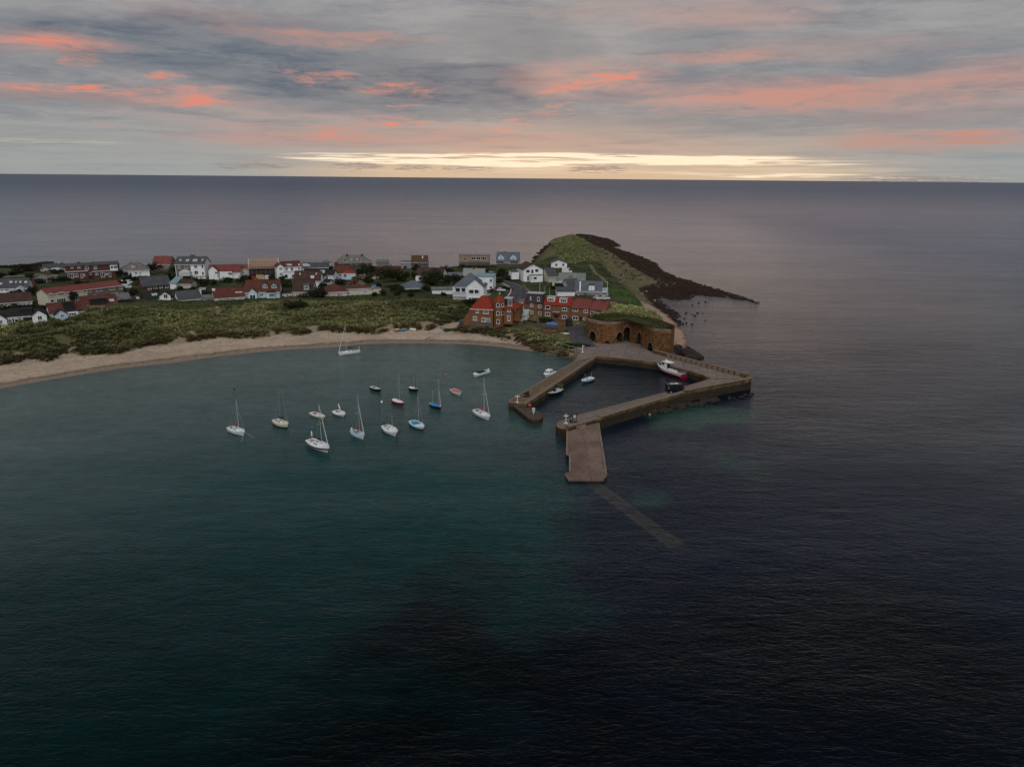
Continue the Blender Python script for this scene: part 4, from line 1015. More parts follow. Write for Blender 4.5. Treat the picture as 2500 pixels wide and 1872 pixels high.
    def block(s, X0, X1, Yb, Yt, y0=-2.0, d=2.0, wall='white', roof='flat', roofm='felt', rise=1.0, name='extension', wins=(), n=2, glass=None, ridge=None):
        """an annexe in front of the main wall: porch, bay, sun lounge, wing"""
        a = s.hit(*zp(s.z, X0, Yb), 'y', y0); c = s.hit(*zp(s.z, X1, Yb), 'y', y0); t_ = s.hit(*zp(s.z, (X0 + X1) / 2, Yt), 'y', y0)
        xa, xb, zt = a[0], c[0], t_[2]; b = MB()
        zbot = min(a[2], c[2]) - 0.6
        if roof == 'gy':
            zr = zt; ze = zt - rise; xr = (xa + xb) / 2 if ridge is None else xa + (xb - xa) * ridge
            b.add([(xa, y0, zbot), (xb, y0, zbot), (xb, y0, ze), (xr, y0, zr), (xa, y0, ze), (xa, y0 + d, zbot), (xb, y0 + d, zbot), (xb, y0 + d, ze), (xr, y0 + d, zr), (xa, y0 + d, ze)],
                  [(0, 1, 2, 3, 4), (0, 4, 9, 5), (1, 6, 7, 2), (4, 3, 8, 9), (3, 2, 7, 8), (9, 8, 7, 6, 5)])
            o_ = b.build(name, PAINTS[wall], s.e); r_ = MB()
            for sg in (-1, 1):
                x0 = xa if sg < 0 else xb; sl = rise / max(.3, abs(xr - x0)); xe = x0 + sg * .25; lo = ze - .25 * sl
                q_ = [(xe, y0 - .25, lo + .02), (xr, y0 - .25, zr + .02), (xr, y0 + d, zr + .02), (xe, y0 + d, lo + .02)]
                fs = [(3, 2, 1, 0), (4, 5, 6, 7), (0, 1, 5, 4), (1, 2, 6, 5), (2, 3, 7, 6), (3, 0, 4, 7)]
                r_.add(q_ + [(x, y, z + .15) for x, y, z in q_], fs if sg < 0 else [f[::-1] for f in fs])
            r_.build('wing_roof', ROOFS[roofm], o_)
        elif roof in ('hip', 'mono'):
            ze = zt - rise
            o_ = b.box(xa, xb, y0, y0 + d, zbot, ze).build(name, PAINTS[wall], s.e); r_ = MB()
            if roof == 'hip':
                v_ = [(xa - .2, y0 - .2, ze), (xb + .2, y0 - .2, ze), (xb + .2, y0 + d, ze), (xa - .2, y0 + d, ze), ((xa * .65 + xb * .35), y0 + d * .55, zt), ((xa * .35 + xb * .65), y0 + d * .55, zt)]
                r_.add(v_, [(0, 1, 5, 4), (1, 2, 5), (2, 3, 4, 5), (3, 0, 4), (3, 2, 1, 0)])
            else:
                v_ = [(xa - .15, y0 - .2, ze), (xb + .15, y0 - .2, ze), (xb + .15, y0 + d, zt), (xa - .15, y0 + d, zt)]
                r_.add(v_ + [(x, y, z + .12) for x, y, z in v_], [(3, 2, 1, 0), (4, 5, 6, 7), (0, 1, 5, 4), (1, 2, 6, 5), (2, 3, 7, 6), (3, 0, 4, 7)])
            r_.build('wing_roof', ROOFS[roofm] if roofm in ROOFS else PAINTS[roofm], o_)
        else:
            o_ = b.box(xa, xb, y0, y0 + d, zbot, zt).build(name, PAINTS[wall], s.e)
            MB().box(xa - .15, xb + .15, y0 - .18, y0 + d, zt + .01, zt + .17).build('wing_roof', ROOFS[roofm], o_)
        for it in wins:
            px, py = zp(s.z, it[0], it[1]); p = s.hit(px, py, 'y', y0); k = 6.9 if s.z else 1.0
            mj = window_mesh(s.scale(it[2] / k), s.scale(it[3] / k), it[4] if len(it) > 4 else n, glass or GLASS, WHT)[2]
            q_ = bpy.data.objects.new('window', mj); COL.objects.link(q_); q_.parent = o_; q_.location = (p[0], y0 - .03, p[2])
        return s
    def door(s, X, Y, w, h, col='dark', y=0.0):
        px, py = zp(s.z, X, Y); p = s.hit(px, py, 'y', y); k = 6.9 if s.z else 1.0; ww, hh = s.scale(w / k), s.scale(h / k)
        d = MB().box(-ww / 2, ww / 2, -.06, .05, -hh / 2, hh / 2).build('door', PAINTS[col], s.e); d.location = p
        return s
    def band(s, X0, X1, Y0, Y1, wall, y=0.0, name='render_panel'):
        """part of the front in another finish, a hand's breadth proud"""
        a = s.hit(*zp(s.z, X0, (Y0 + Y1) / 2), 'y', y); c = s.hit(*zp(s.z, X1, (Y0 + Y1) / 2), 'y', y)
        t_ = s.hit(*zp(s.z, (X0 + X1) / 2, Y0), 'y', y)[2]; b_ = s.hit(*zp(s.z, (X0 + X1) / 2, Y1), 'y', y)[2]
        MB().box(a[0], c[0], -.02, .05, b_, t_).build(name, PAINTS[wall], s.e)
        return s
# ---------------------------------------------------------------- village: every house set out from its own sight lines
G_ = 'houses of the village'
def HH(label, zone, X0, X1, Yb, yaw, D, Ye, Yr, roof='gx', wall='white', roofm='slate', zb=None, name='house', cat='house', **k):
    return House(name, label, cat, zone, X0, X1, Yb, yaw, D, Ye, Yr, roof, wall, roofm, zb, G_, **k)

# --- far west
h = HH('white bungalow with four roof lights and a tall brick chimney on its gable', 1, -60, 470, 790, -20, 9, 715, 552, 'gx', 'white', 'slate', name='bungalow')
h.sky((185, 612, 42, 26), (268, 612, 22, 24), (345, 612, 26, 26), (435, 612, 42, 26), (18, 640, 30, 26)).win((120, 742, 60, 28), (30, 745, 30, 40, 1)).win((500, 735, 30, 40), face='right')
h.block(205, 440, 790, 690, -3.2, 3.2, 'white', 'gy', 'ltfelt', rise=2.0, name='sun_lounge', wins=[(268, 765, 112, 44, 5), (395, 762, 85, 42, 4)], glass=GLASSL)
h.chim(552, 545, 1.0, 'brick', 0, y=-0.1 + 4.5, base=-2)
h = HH('long brown roofed bungalow at the left edge with white windows under the eaves', 1, -60, 555, 1025, 0, 9, 950, 800, 'gx', 'cream', 'brown', name='bungalow')
h.win((35, 1000, 95, 60, 3), (100, 990, 50, 50, 1), (325, 980, 46, 34), (408, 980, 40, 34), (492, 970, 46, 34)).band(180, 300, 955, 1020, 'brick')
h = HH('white bungalow with black hipped roof and twin white gables, a covered dinghy before it', 1, -80, 800, 1300, -4, 10, 1190, 1050, 'hip', 'white', 'black', zb=7.4, name='bungalow')
h.block(-60, 130, 1345, 1165, -2.6, 5, 'white', 'gy', 'black', rise=1.6, name='wing', wins=[(15, 1285, 50, 70)])
h.block(555, 800, 1285, 1090, -2.6, 5, 'white', 'gy', 'black', rise=1.7, name='wing', wins=[(672, 1215, 66, 72, 2)])
h.block(140, 320, 1310, 1225, -1.6, 1.8, 'white', 'flat', 'ltfelt', name='porch', wins=[(170, 1270, 55, 66, 2), (225, 1270, 40, 90, 1), (282, 1260, 60, 55, 1)])
h.block(345, 550, 1160, 1075, 1.2, 3.0, 'dark', 'flat', 'black', name='dormer').win((470, 1235, 150, 75, 1))
h = HH('long terrace under a salmon red roof, half cream and half brown pebbledash', 1, 815, 2080, 905, 27, 9, 740, 640, 'gx', 'cream', 'dred', name='terrace', cat='terrace', ridge=None)
h.win((856, 825, 44, 46), (1028, 806, 100, 50, 3), (1262, 782, 95, 50, 3), (1430, 770, 48, 50), (1498, 757, 60, 48), (1665, 745, 100, 50, 3), (1885, 722, 95, 48, 3), (2038, 708, 50, 44), (1030, 915, 140, 60, 4), (1315, 880, 130, 74, 5), (880, 930, 60, 50, 1), (1920, 820, 130, 44, 5), (2050, 812, 30, 30, 1), (1600, 835, 55, 20, 1), (1715, 828, 40, 20, 1))
h.band(1470, 2090, 690, 900, 'pebble')
h = HH('low maroon roofed house with a pale gabled wing, in front of the salmon red terrace', 1, 860, 1480, 1215, 8, 9, 1120, 945, 'gx', 'white', 'maroon', zb=7.6)
h.block(930, 1150, 1215, 1082, -2.6, 4.5, 'blue', 'gy', 'black', rise=1.6, name='wing', wins=[(1047, 1180, 56, 50, 2)])
h.block(1155, 1330, 1200, 1100, -1.2, 2.6, 'white', 'flat', 'black', name='porch', wins=[(1225, 1150, 110, 44, 3)])
h.block(1290, 1480, 1130, 1030, 0.6, 3.5, 'pale', 'mono', 'slate', rise=.8, name='wing').dormer(1090, 1260, 1090, 960, 'flat', 'dark', 'black')
h = HH('brown roofed house with a sunken roof terrace and white gable, above the dune edge', 1, 1425, 2000, 1075, 8, 10, 1010, 830, 'gx', 'white', 'maroon', zb=8.0)
h.dormer(1530, 1810, 990, 905, 'flat', 'dark', 'black').sky((1880, 918, 66, 36))
h = HH('low flat topped dark house beside the roof terrace house', 1, 1975, 2215, 1010, 4, 9, 905, 855, 'mono', 'dark', 'felt', zb=8.4)
h.win((2045, 915, 45, 40, 1), (2170, 900, 40, 34, 1), frame=PAINTS['dark'])
h = HH('cream bungalow with slate roof and turquoise sun lounge beside the far shore', 1, 765, 1120, 480, 10, 8, 395, 300, 'gx', 'cream', 'slate', name='bungalow')
h.block(715, 840, 480, 358, -1.8, 5, 'cream', 'gy', 'slate', rise=1.3, name='wing', wins=[(765, 420, 24, 40, 1)])
h.block(845, 1078, 476, 372, -2.4, 2.6, 'blue', 'hip', 'ltfelt', rise=1.1, name='sun_lounge', wins=[(880, 425, 60, 40, 3), (940, 440, 34, 56, 1), (1020, 425, 95, 40, 4)], glass=GLASSL)
h.chim(985, 262, .9, 'cream', 1)
h = HH('small cream garage with grey pyramid roof below the turquoise sun lounge', 1, 590, 800, 618, -24, 6, 550, 490, 'pyr', 'cream', 'grey', name='garage', cat='garage')
h.door(770, 590, 26, 50, 'pale')
h = HH('little pale shed between the cream garage and the dark red terrace', 1, 845, 960, 580, -10, 4, 525, 508, 'mono', 'cream', 'felt', name='shed', cat='shed')
h = HH('dark red brick terrace with shallow slate roof and long sun rooms along its foot', 1, 1140, 2040, 545, 4, 9, 330, 284, 'gx', 'brick', 'slate', name='terrace', cat='terrace', over=.2)
h.win((1212, 362, 38, 34), (1328, 362, 38, 34), (1462, 372, 50, 50), (1606, 370, 46, 46), (1522, 470, 42, 44))
h.block(1120, 1500, 548, 440, -2.4, 2.4, 'brick', 'flat', 'ltfelt', name='sun_room', wins=[(1190, 508, 80, 76, 3), (1275, 500, 70, 54, 3), (1378, 508, 30, 66, 1), (1418, 490, 28, 36, 1)])
h.block(1575, 1965, 545, 432, -2.4, 2.4, 'brick', 'flat', 'ltfelt', name='sun_room', wins=[(1632, 478, 36, 34), (1730, 490, 60, 76, 2), (1796, 478, 40, 34), (1853, 490, 32, 70, 1)])
h.block(1862, 1985, 400, 322, -1.0, 1.4, 'white', 'flat', 'felt', name='oriel', wins=[(1885, 362, 40, 44, 1), (1945, 358, 56, 44, 2)])
for X in (1320, 1570, 1878): h.chim(X, 262, 1.3, 'brick', 2)
h = HH('hipped grey roofed bungalow with white walls and one chimney right of the dark terrace', 2, -20, 460, 530, 0, 12, 415, 268, 'hip', 'white', 'grey', name='bungalow')
h.win((52, 475, 84, 55, 3), (222, 460, 44, 34), (290, 460, 26, 30, 1), (130, 490, 40, 70, 1)).chim(185, 240, .9, 'cream', 1).dormer(150, 215, 372, 330, 'flat', 'white', 'grey', wins=[(183, 355, 44, 24, 2)])
h = HH('tall brown house with bright red tiled roof and white balcony rail', 2, 518, 815, 480, -26, 9, 312, 182, 'gx', 'pebble', 'dred')
h.win((600, 335, 64, 40), (735, 333, 58, 36), (607, 438, 72, 66), (742, 436, 72, 62)).chim(680, 160, .8, 'brick', 1)
h.block(510, 770, 505, 478, -1.6, 1.6, 'pale', 'flat', 'ltfelt', name='balcony')
h = HH('tall slate roofed semi, brown half and white half, with a big central chimney', 2, 905, 1392, 545, -20, 10, 316, 190, 'gx', 'white', 'slate')
h.band(900, 1148, 322, 548, 'pebble').sky((970, 243, 26, 26), (1088, 245, 46, 32), (1196, 246, 30, 34), (1236, 246, 30, 36), (1340, 240, 24, 30))
h.win((948, 358, 40, 44), (1066, 356, 54, 50), (1226, 352, 52, 52), (1340, 350, 34, 56, 1), (1236, 452, 64, 64, 2), (1350, 465, 34, 60, 1)).win((1428, 362, 16, 40, 1), face='right')
h.chim(1168, 142, 2.0, 'brick2', 4, d=1.0)
h.block(945, 1130, 490, 408, -2.6, 2.6, 'pale', 'hip', 'ltfelt', rise=1.2, name='sun_lounge', wins=[(1040, 474, 160, 28, 6)], glass=GLASSL)
h.block(1155, 1400, 560, 522, -1.8, 1.8, 'white', 'flat', 'felt', name='terrace_wall')
h = HH('white bungalow with two red roofs and picnic benches on its patio', 2, 1460, 1985, 555, -8, 9, 450, 325, 'gx', 'white', 'dred', name='bungalow')
h.block(1455, 1600, 560, 345, -1.5, 7, 'white', 'gy', 'dred', rise=2.0, name='wing', wins=[(1580, 455, 50, 40, 2)])
h.block(1640, 1850, 560, 430, -1.2, 3.5, 'white', 'flat', 'dred', name='extension', wins=[(1805, 470, 66, 44, 3)])
h = HH('small white cottage with red roof tucked behind the red roofed bungalow', 2, 2000, 2120, 500, -15, 6, 390, 322, 'gx', 'white', 'dred', name='cottage')
h.win((2025, 440, 26, 36, 1))
h = HH('dark brick house with grey slate roof and four white windows in a row', 2, 345, 815, 740, 14, 9, 668, 512, 'gx', 'brick', 'slate')
h.win((448, 706, 58, 54), (544, 697, 54, 54), (645, 690, 52, 50), (740, 683, 52, 48), (450, 800, 50, 40), (550, 795, 50, 40), (650, 790, 50, 40), (752, 775, 36, 46, 1))
h = HH('low black roofed house with a white balconied gable at the dune edge', 2, 355, 840, 945, 4, 10, 905, 778, 'gx', 'dark', 'black', zb=7.9)
h.sky((508, 824, 38, 30), (556, 817, 36, 32)).block(625, 812, 930, 780, -0.6, 6, 'white', 'gy', 'black', rise=1.6, name='gable_dormer', wins=[(720, 850, 60, 74, 2)])
h = HH('low hipped dark roof with a single roof light left of the white balconied gable', 2, 160, 345, 945, 4, 9, 925, 835, 'hip', 'dark', 'brown', zb=8.2)
h.sky((250, 880, 40, 32))
h = HH('narrow shed with turquoise roof and pink side wall', 2, 800, 900, 730, -28, 7, 632, 560, 'mono', 'white', 'tealfelt', name='shed', cat='shed')
h = HH('dark roofed garage with two cream doors', 2, 945, 1155, 720, -22, 7, 645, 572, 'gx', 'cream', 'brown', name='garage', cat='garage')
h.door(1000, 685, 96, 66, 'cream').door(1105, 685, 90, 66, 'cream')
h = HH('plain slate roofed bungalow with white chimney just behind the dune crest', 2, 950, 1330, 935, 12, 10, 905, 752, 'gx', 'white', 'slate', zb=7.8, name='bungalow')
h.chim(1290, 725, 1.1, 'white', 1, y=5)
h = HH('long red brown roofed bungalow with a strip of windows and white chimney', 2, 1545, 2058, 920, 6, 10, 872, 702, 'gx', 'white', 'maroon', zb=7.7, name='bungalow')
h.win((1640, 900, 70, 34, 2), (1740, 893, 100, 34, 3), (1845, 885, 90, 34, 4), (1970, 873, 95, 34, 4)).sky((1952, 785, 110, 14)).chim(1522, 705, 1.2, 'white', 1, y=4)
h = HH('low grey flat roof lean-to between the slate bungalow and the long red brown roof', 2, 1345, 1560, 925, 6, 6, 895, 862, 'mono', 'pale', 'felt', zb=7.7, name='outbuilding', cat='outbuilding')
# --- middle
h = HH('pale blue house with two teal dormers and a teal gabled porch', 3, -5, 572, 885, -10, 9, 775, 582, 'gx', 'blue', 'maroon', zb=7.7)
h.dormer(285, 368, 712, 612, 'gable', 'teal', 'maroon', rise=1.3, wins=[(325, 688, 74, 42, 3)]).dormer(435, 520, 712, 612, 'gable', 'teal', 'maroon', rise=1.3, wins=[(478, 688, 74, 42, 3)])
h.win((268, 828, 62, 44, 2)).block(362, 496, 880, 772, -1.2, 1.3, 'blue', 'mono', 'black', rise=.4, name='bay', wins=[(442, 832, 100, 72, 4)])
h.block(45, 198, 895, 722, -1.4, 4, 'blue', 'gy', 'maroon', rise=1.8, name='porch', wins=[(115, 860, 92, 70, 2)])
h = HH('half built house with bare timber rafters and scaffolding', 3, 70, 555, 545, -3, 10, 385, 232, 'flat', 'dark', 'felt', name='building_site')
RAFT = mat('new_timber', (0.62, 0.30, 0.12), 0.8, 0.15, 2.0)
zr_ = h.hit(*zp(3, 310, 228), 'y', 5)[2]
for i in range(17):
    x = h.xa + h.W * (i + .5) / 17
    for sg in (0, 1):
        MB().tube((x, 0 if sg == 0 else 10, h.H + .1), (x, 5, zr_), .09, n=4).build('rafter', RAFT, h.e)
for f_ in (0.0, .25, .5, .75, 1.0):
    MB().box(h.xa - .2, h.xb + .2, 5 * f_ - .05, 5 * f_ + .05, h.H + .2 + (zr_ - h.H) * f_, h.H + .36 + (zr_ - h.H) * f_).build('batten', RAFT, h.e)
for x in (h.xa - .3, h.xb + .3): MB().add([(x - .12, -.3, h.H), (x + .12, -.3, h.H), (x + .12, 5, zr_ + .2), (x - .12, 5, zr_ + .2), (x - .12, -.3, h.H + .3), (x + .12, -.3, h.H + .3), (x + .12, 5, zr_ + .5), (x - .12, 5, zr_ + .5)], [(3, 2, 1, 0), (4, 5, 6, 7), (0, 1, 5, 4), (1, 2, 6, 5), (2, 3, 7, 6), (3, 0, 4, 7)]).build('barge_board', mat('pale_timber', (.55, .42, .28)), h.e)
h.band(390, 480, 345, 395, 'tan').win((120, 485, 60, 70, 1), (200, 485, 60, 70, 1), (290, 480, 90, 70, 1), (400, 480, 60, 70, 1), frame=PAINTS['wood'])
STEEL = mat('scaffold_tube', (.22, .21, .20), .5, .1, 2)
for lv in (2.6, 4.8, 5.9):
    MB().box(h.xa - .8, h.xb + .6, -1.6, -.9, lv, lv + .1).build('scaffold_board', PAINTS['wood'], h.e)
for i in range(8):
    x = h.xa - .7 + (h.W + 1.2) * i / 7
    MB().tube((x, -1.6, -1), (x, -1.6, 6.9), .05, n=5).build('scaffold_pole', STEEL, h.e)
for x, y in ((h.xa - 1.5, 2), (h.xa - 1.5, 6)): MB().tube((x, y, -1), (x, y, 10.5), .05, n=5).build('scaffold_pole', STEEL, h.e)
for lv in (3.7, 6.8): MB().tube((h.xa - .8, -1.6, lv), (h.xb + .6, -1.6, lv), .05, n=5).build('scaffold_rail', STEEL, h.e)
h = HH('white house with maroon roof and tall narrow windows, right of the timber rafters', 3, 640, 945, 540, 10, 9, 352, 264, 'gx', 'white', 'maroon')
h.block(532, 655, 545, 310, -1.5, 8, 'white', 'gy', 'maroon', rise=1.5, name='wing', wins=[(590, 385, 50, 36, 3), (590, 475, 44, 40, 2)])
h.sky((712, 320, 38, 24), (755, 320, 38, 24), (898, 320, 26, 24)).win((690, 392, 40, 50, 2), (776, 392, 44, 56, 2), (900, 384, 36, 36, 2))
h.block(630, 830, 548, 445, -2.4, 2.6, 'white', 'flat', 'ltfelt', name='extension', wins=[(682, 512, 48, 62, 1), (795, 512, 44, 62, 2)])
h = HH('black roofed house with a pale solar panel near the ridge', 3, 965, 1395, 480, -4, 9, 372, 290, 'gx', 'white', 'slate')
h.sky((1008, 324, 84, 42), glass=GLASSL).sky((1068, 334, 26, 20))
h = HH('black roofed house with one square roof light, in front of the solar panel house', 3, 975, 1375, 560, -14, 8, 515, 388, 'gx', 'white', 'black')
h.sky((1290, 438, 74, 46))
h = HH('small octagonal tower roof showing above the black roofs', 3, 1300, 1425, 330, 0, 7, 300, 240, 'pyr', 'pale', 'grey', name='pavilion', cat='pavilion', zb=10.5)
h = HH('tall dark brown roofed house with a white chimney halfway down its roof', 3, 815, 1255, 710, -14, 9, 590, 430, 'gx', 'white', 'brown')
h.sky((912, 474, 16, 28), (1188, 474, 16, 26)).chim(1125, 505, 1.6, 'white', 0, y=1.6, base=3).win((1275, 580, 16, 40, 1), (1285, 660, 20, 50, 1), face='right')
h = HH('brown roofed cottage with a grey framed dormer, in front of the tall dark brown roof', 3, 795, 1130, 850, -12, 9, 772, 572, 'gx', 'cream', 'brown', zb=7.7, name='cottage')
h.dormer(975, 1072, 752, 660, 'flat', 'teal', 'felt', wins=[(1022, 706, 78, 54, 3)]).win((818, 832, 26, 36, 1), (852, 832, 26, 36, 1))
h = HH('small white gabled annexe with a narrow side window beside the brown roofed cottage', 3, 1310, 1405, 715, -18, 6, 625, 570, 'gx', 'white', 'black', name='annexe', cat='annexe')
h.win((1420, 660, 12, 50, 1), face='right')
h = HH('narrow white house with black roof left of the light blue bungalow', 3, 1388, 1478, 630, -20, 7, 495, 415, 'gx', 'white', 'black', name='cottage')
h.win((1495, 590, 10, 60, 1), face='right')
h = HH('low cream garage with dark flat roof behind the dune, left of the brown cottage', 3, 608, 785, 855, 0, 7, 795, 752, 'mono', 'cream', 'black', zb=7.7, name='garage', cat='garage')
h.win((690, 835, 60, 34, 2), (665, 832, 26, 30, 1))
h = HH('light blue bungalow with rust brown roof and a bright red hipped end', 3, 1500, 1745, 570, -6, 9, 468, 328, 'gx', 'blue', 'maroon', name='bungalow')
h.win((1522, 505, 30, 46, 1), (1582, 502, 46, 48, 2), (1670, 502, 50, 60, 2)).block(1625, 1850, 560, 400, -0.8, 7, 'blue', 'hip', 'red', rise=1.9, name='wing', wins=[(1672, 502, 50, 58, 2)])
h = HH('big brick house under a broad hipped grey brown roof with three white dormers', 3, 1510, 2130, 400, 2, 13, 298, 166, 'hip', 'brick2', 'grey', ridge=.52)
h.rm = ROOFS['brown']
h.dormer(1645, 1712, 262, 218, 'flat', 'white', 'felt', wins=[(1678, 242, 60, 36, 2)]).dormer(1940, 2008, 262, 218, 'flat', 'white', 'felt', wins=[(1974, 242, 60, 36, 3)])
h.win((1630, 320, 40, 20, 2), (1782, 322, 22, 26, 1), (1860, 322, 30, 28, 1), (2028, 335, 56, 46, 2)).chim(1704, 134, 1.4, 'brick', 2, y=6).chim(1960, 134, 1.4, 'brick', 2, y=6).sky((1878, 226, 16, 22), (1780, 232, 22, 14))
h.block(1505, 1545, 330, 268, -1, 3, 'brick', 'flat', 'ltfelt', name='porch')
h = HH('cream bungalow with a maroon hipped roof behind the long dark bush', 3, 1320, 1700, 850, 6, 11, 778, 645, 'hip', 'cream', 'maroon', zb=7.8, name='bungalow', ridge=.1)
h.win((1400, 820, 60, 26, 2), (1578, 822, 95, 40, 4), (1725, 808, 66, 44, 3))
h = HH('cream bungalow with maroon hip and tall curtained window ending the dune row', 3, 1745, 2130, 820, 8, 9, 722, 665, 'hip', 'cream', 'maroon', zb=7.9, name='bungalow')
h.win((2012, 778, 86, 72, 3), glass=GLASSL).block(2135, 2280, 815, 722, .3, 5, 'cream', 'flat', 'felt', name='garage_wing')
# --- centre
h = HH('little red boarded hut with an open white side at the shore', 4, 305, 490, 350, 12, 6, 290, 250, 'mono', 'brick', 'grey', name='hut', cat='hut')
h.band(318, 382, 300, 345, 'white')
h = HH('long low maroon roofed cottage behind the dark trees', 4, 215, 690, 500, 4, 9, 465, 350, 'gx', 'brick2', 'maroon', name='cottage')
h.win((340, 490, 60, 30, 3), (250, 495, 40, 30, 2))
h = HH('white house with mossy brown roof, half timbered left wing with stacked bay windows', 4, 860, 1125, 355, -6, 8, 278, 168, 'gx', 'white', 'mossy')
h.chim(1046, 160, .8, 'white', 1, y=2.5).win((978, 305, 34, 44, 1), (1012, 300, 22, 40, 1)).block(945, 1030, 350, 325, -1.2, 1.2, 'dark', 'flat', 'felt', name='balcony')
h.block(865, 1000, 560, 360, -2.5, 2.5, 'brick', 'flat', 'felt', name='lower_storey', wins=[(906, 392, 22, 26, 1)])
h.block(682, 862, 360, 272, -0.2, 6, 'white', 'flat', 'brown', name='wing', wins=[(742, 342, 34, 26, 1), (826, 342, 34, 26, 1)])
h.block(700, 862, 555, 358, -.6, 5, 'slatehang', 'flat', 'felt', name='lower_wing', wins=[(778, 396, 126, 58, 4), (778, 516, 126, 76, 3)])
h = HH('brown roofed bungalow with white gable, half hidden by the dark tree', 4, 940, 1385, 595, -16, 9, 500, 375, 'gx', 'white', 'brown', name='bungalow')
h.win((1003, 550, 54, 44, 1), (1110, 555, 20, 40, 1)).block(930, 1050, 590, 480, -1.0, 3, 'white', 'mono', 'slate', rise=.6, name='porch', wins=[(1003, 548, 54, 46, 1)])
h = HH('long black flat roofed carport beside the white gable', 4, 1395, 1700, 530, -4, 6, 505, 478, 'mono', 'dark', 'felt', name='carport', cat='carport')
h = HH('slate hipped bungalow sunk among shrubs at the top of the dark grass slope', 4, 690, 1110, 770, 2, 11, 715, 592, 'hip', 'white', 'blue', name='bungalow', ridge=.12)
h.win((760, 748, 50, 30, 2), (870, 752, 60, 26, 2), (1010, 745, 40, 30, 1)).chim(1065, 560, .45, 'dark', 0, y=4)
h = HH('white three storey villa with blue slate roofs, open loggia and wide dark windows', 4, 1560, 2070, 935, -10, 11, 695, 462, 'hip', 'white', 'blue', name='villa', cat='villa', ridge=0.0)
h.block(1785, 2075, 945, 570, -1.3, 6, 'white', 'gy', 'blue', rise=3.2, name='wing', wins=[(1820, 772, 26, 64, 2), (1870, 772, 80, 66, 1), (1955, 772, 78, 66, 1), (2000, 772, 26, 64, 2), (1940, 905, 150, 66, 3), (1850, 895, 60, 50, 2)])
h.win((1640, 745, 80, 70, 1), (1735, 745, 70, 70, 1), frame=PAINTS['pale']).block(1555, 1785, 835, 795, -1.2, 1.4, 'pale', 'flat', 'ltfelt', name='loggia_floor')
for X in (1568, 1690, 1780):
    p = h.hit(*zp(4, X, 790), 'y', -1.1); MB().box(p[0] - .18, p[0] + .18, -1.2, -.9, p[2], h.H).build('loggia_post', PAINTS['white'], h.e)
h.chim(2072, 520, .8, 'white', 1, y=5)
h = HH('low white garden building with flat roof left of the villa', 4, 1210, 1560, 810, 4, 5, 745, 722, 'mono', 'white', 'felt', name='outbuilding', cat='outbuilding')
h = HH('white flat roofed block with teal roof edge right behind the villa', 5, 545, 850, 740, -8, 12, 520, 482, 'flat', 'white', 'tealfelt')
h.win((818, 585, 46, 56, 2), (818, 700, 46, 50, 2), (735, 725, 30, 30, 1))
h = HH('pale slate roofed cottage with two yellow chimney pots behind the villa', 5, 350, 700, 520, -8, 8, 485, 385, 'gx', 'cream', 'pale', name='cottage')
h.chim(528, 372, 1.6, 'brick2', 0).chim(700, 440, .8, 'cream', 0, y=1)
for X in (508, 568):
    p = h.hit(*zp(5, X, 372), 'y', 4); MB().tube((p[0], 4, p[2] - 1), (p[0], 4, p[2] + .35), .28, .24, 8).build('chimney_pot', mat('yellow_pot', (.42, .28, .10)), h.e)
h = HH('flat roofed tan apartment house with a long band of white windows', 5, 285, 800, 345, -2, 11, 158, 150, 'flat', 'tan', 'pale', name='apartment_house', cat='apartment house')
h.block(282, 475, 348, 150, -1.0, 4, 'tan', 'flat', 'pale', name='stair_wing', wins=[(382, 222, 66, 36, 1), (382, 312, 66, 30, 1)])
h.win((525, 212, 74, 50, 2), (605, 212, 74, 50, 2), (695, 214, 92, 50, 3), (665, 305, 130, 46, 4)).door(520, 305, 34, 56, 'white').block(480, 590, 280, 262, -.9, .9, 'tan', 'flat', 'felt', name='canopy')
h = HH('slate blue house with two white edged triangular dormers facing the bay', 5, 910, 1285, 345, -4, 10, 275, 112, 'gx', 'pale', 'blue')
h.dormer(935, 1040, 232, 142, 'gable', 'blue', 'blue', rise=2.2, wins=[(988, 205, 40, 20, 2)]).dormer(1142, 1250, 232, 145, 'gable', 'blue', 'blue', rise=2.2, wins=[(1196, 207, 40, 20, 2)])
h.win((1082, 308, 104, 52, 6)).block(910, 1028, 345, 268, -1.0, 1.0, 'slatehang', 'flat', 'felt', name='porch', wins=[(965, 312, 90, 30, 3)]).block(1145, 1265, 345, 268, -1.0, 1.0, 'slatehang', 'flat', 'felt', name='porch', wins=[(1205, 312, 90, 30, 3)]).chim(1065, 85, .8, 'brick', 1)
h = HH('white modern house with asymmetric brown gable and roof terrace above its sun room', 5, 1365, 1690, 600, 20, 11, 400, 308, 'gy', 'white', 'brown', ridge=.46)
h.win((1440, 428, 60, 36, 1), (1515, 432, 30, 60, 1), (1590, 416, 48, 36, 1), (1512, 330, 14, 34, 1), frame=PAINTS['dark']).win((1310, 410, 14, 34, 1), (1310, 510, 14, 40, 1), face='left')
h.block(1490, 1690, 605, 500, -3.0, 3.0, 'white', 'flat', 'felt', name='sun_room', wins=[(1508, 545, 20, 50, 1), (1562, 545, 66, 44, 1)]).win((1450, 545, 60, 86, 3))
h.block(1170, 1290, 545, 425, 3.0, 5, 'white', 'mono', 'slate', rise=.5, name='garage_wing')
h = HH('small white gabled bungalow alone on the grass below the headland', 5, 1832, 2098, 372, 0, 10, 290, 240, 'gy', 'white', 'slate', name='bungalow', ridge=.47)
h.win((1920, 320, 36, 40, 1), (2037, 320, 36, 40, 1), frame=PAINTS['pale'])
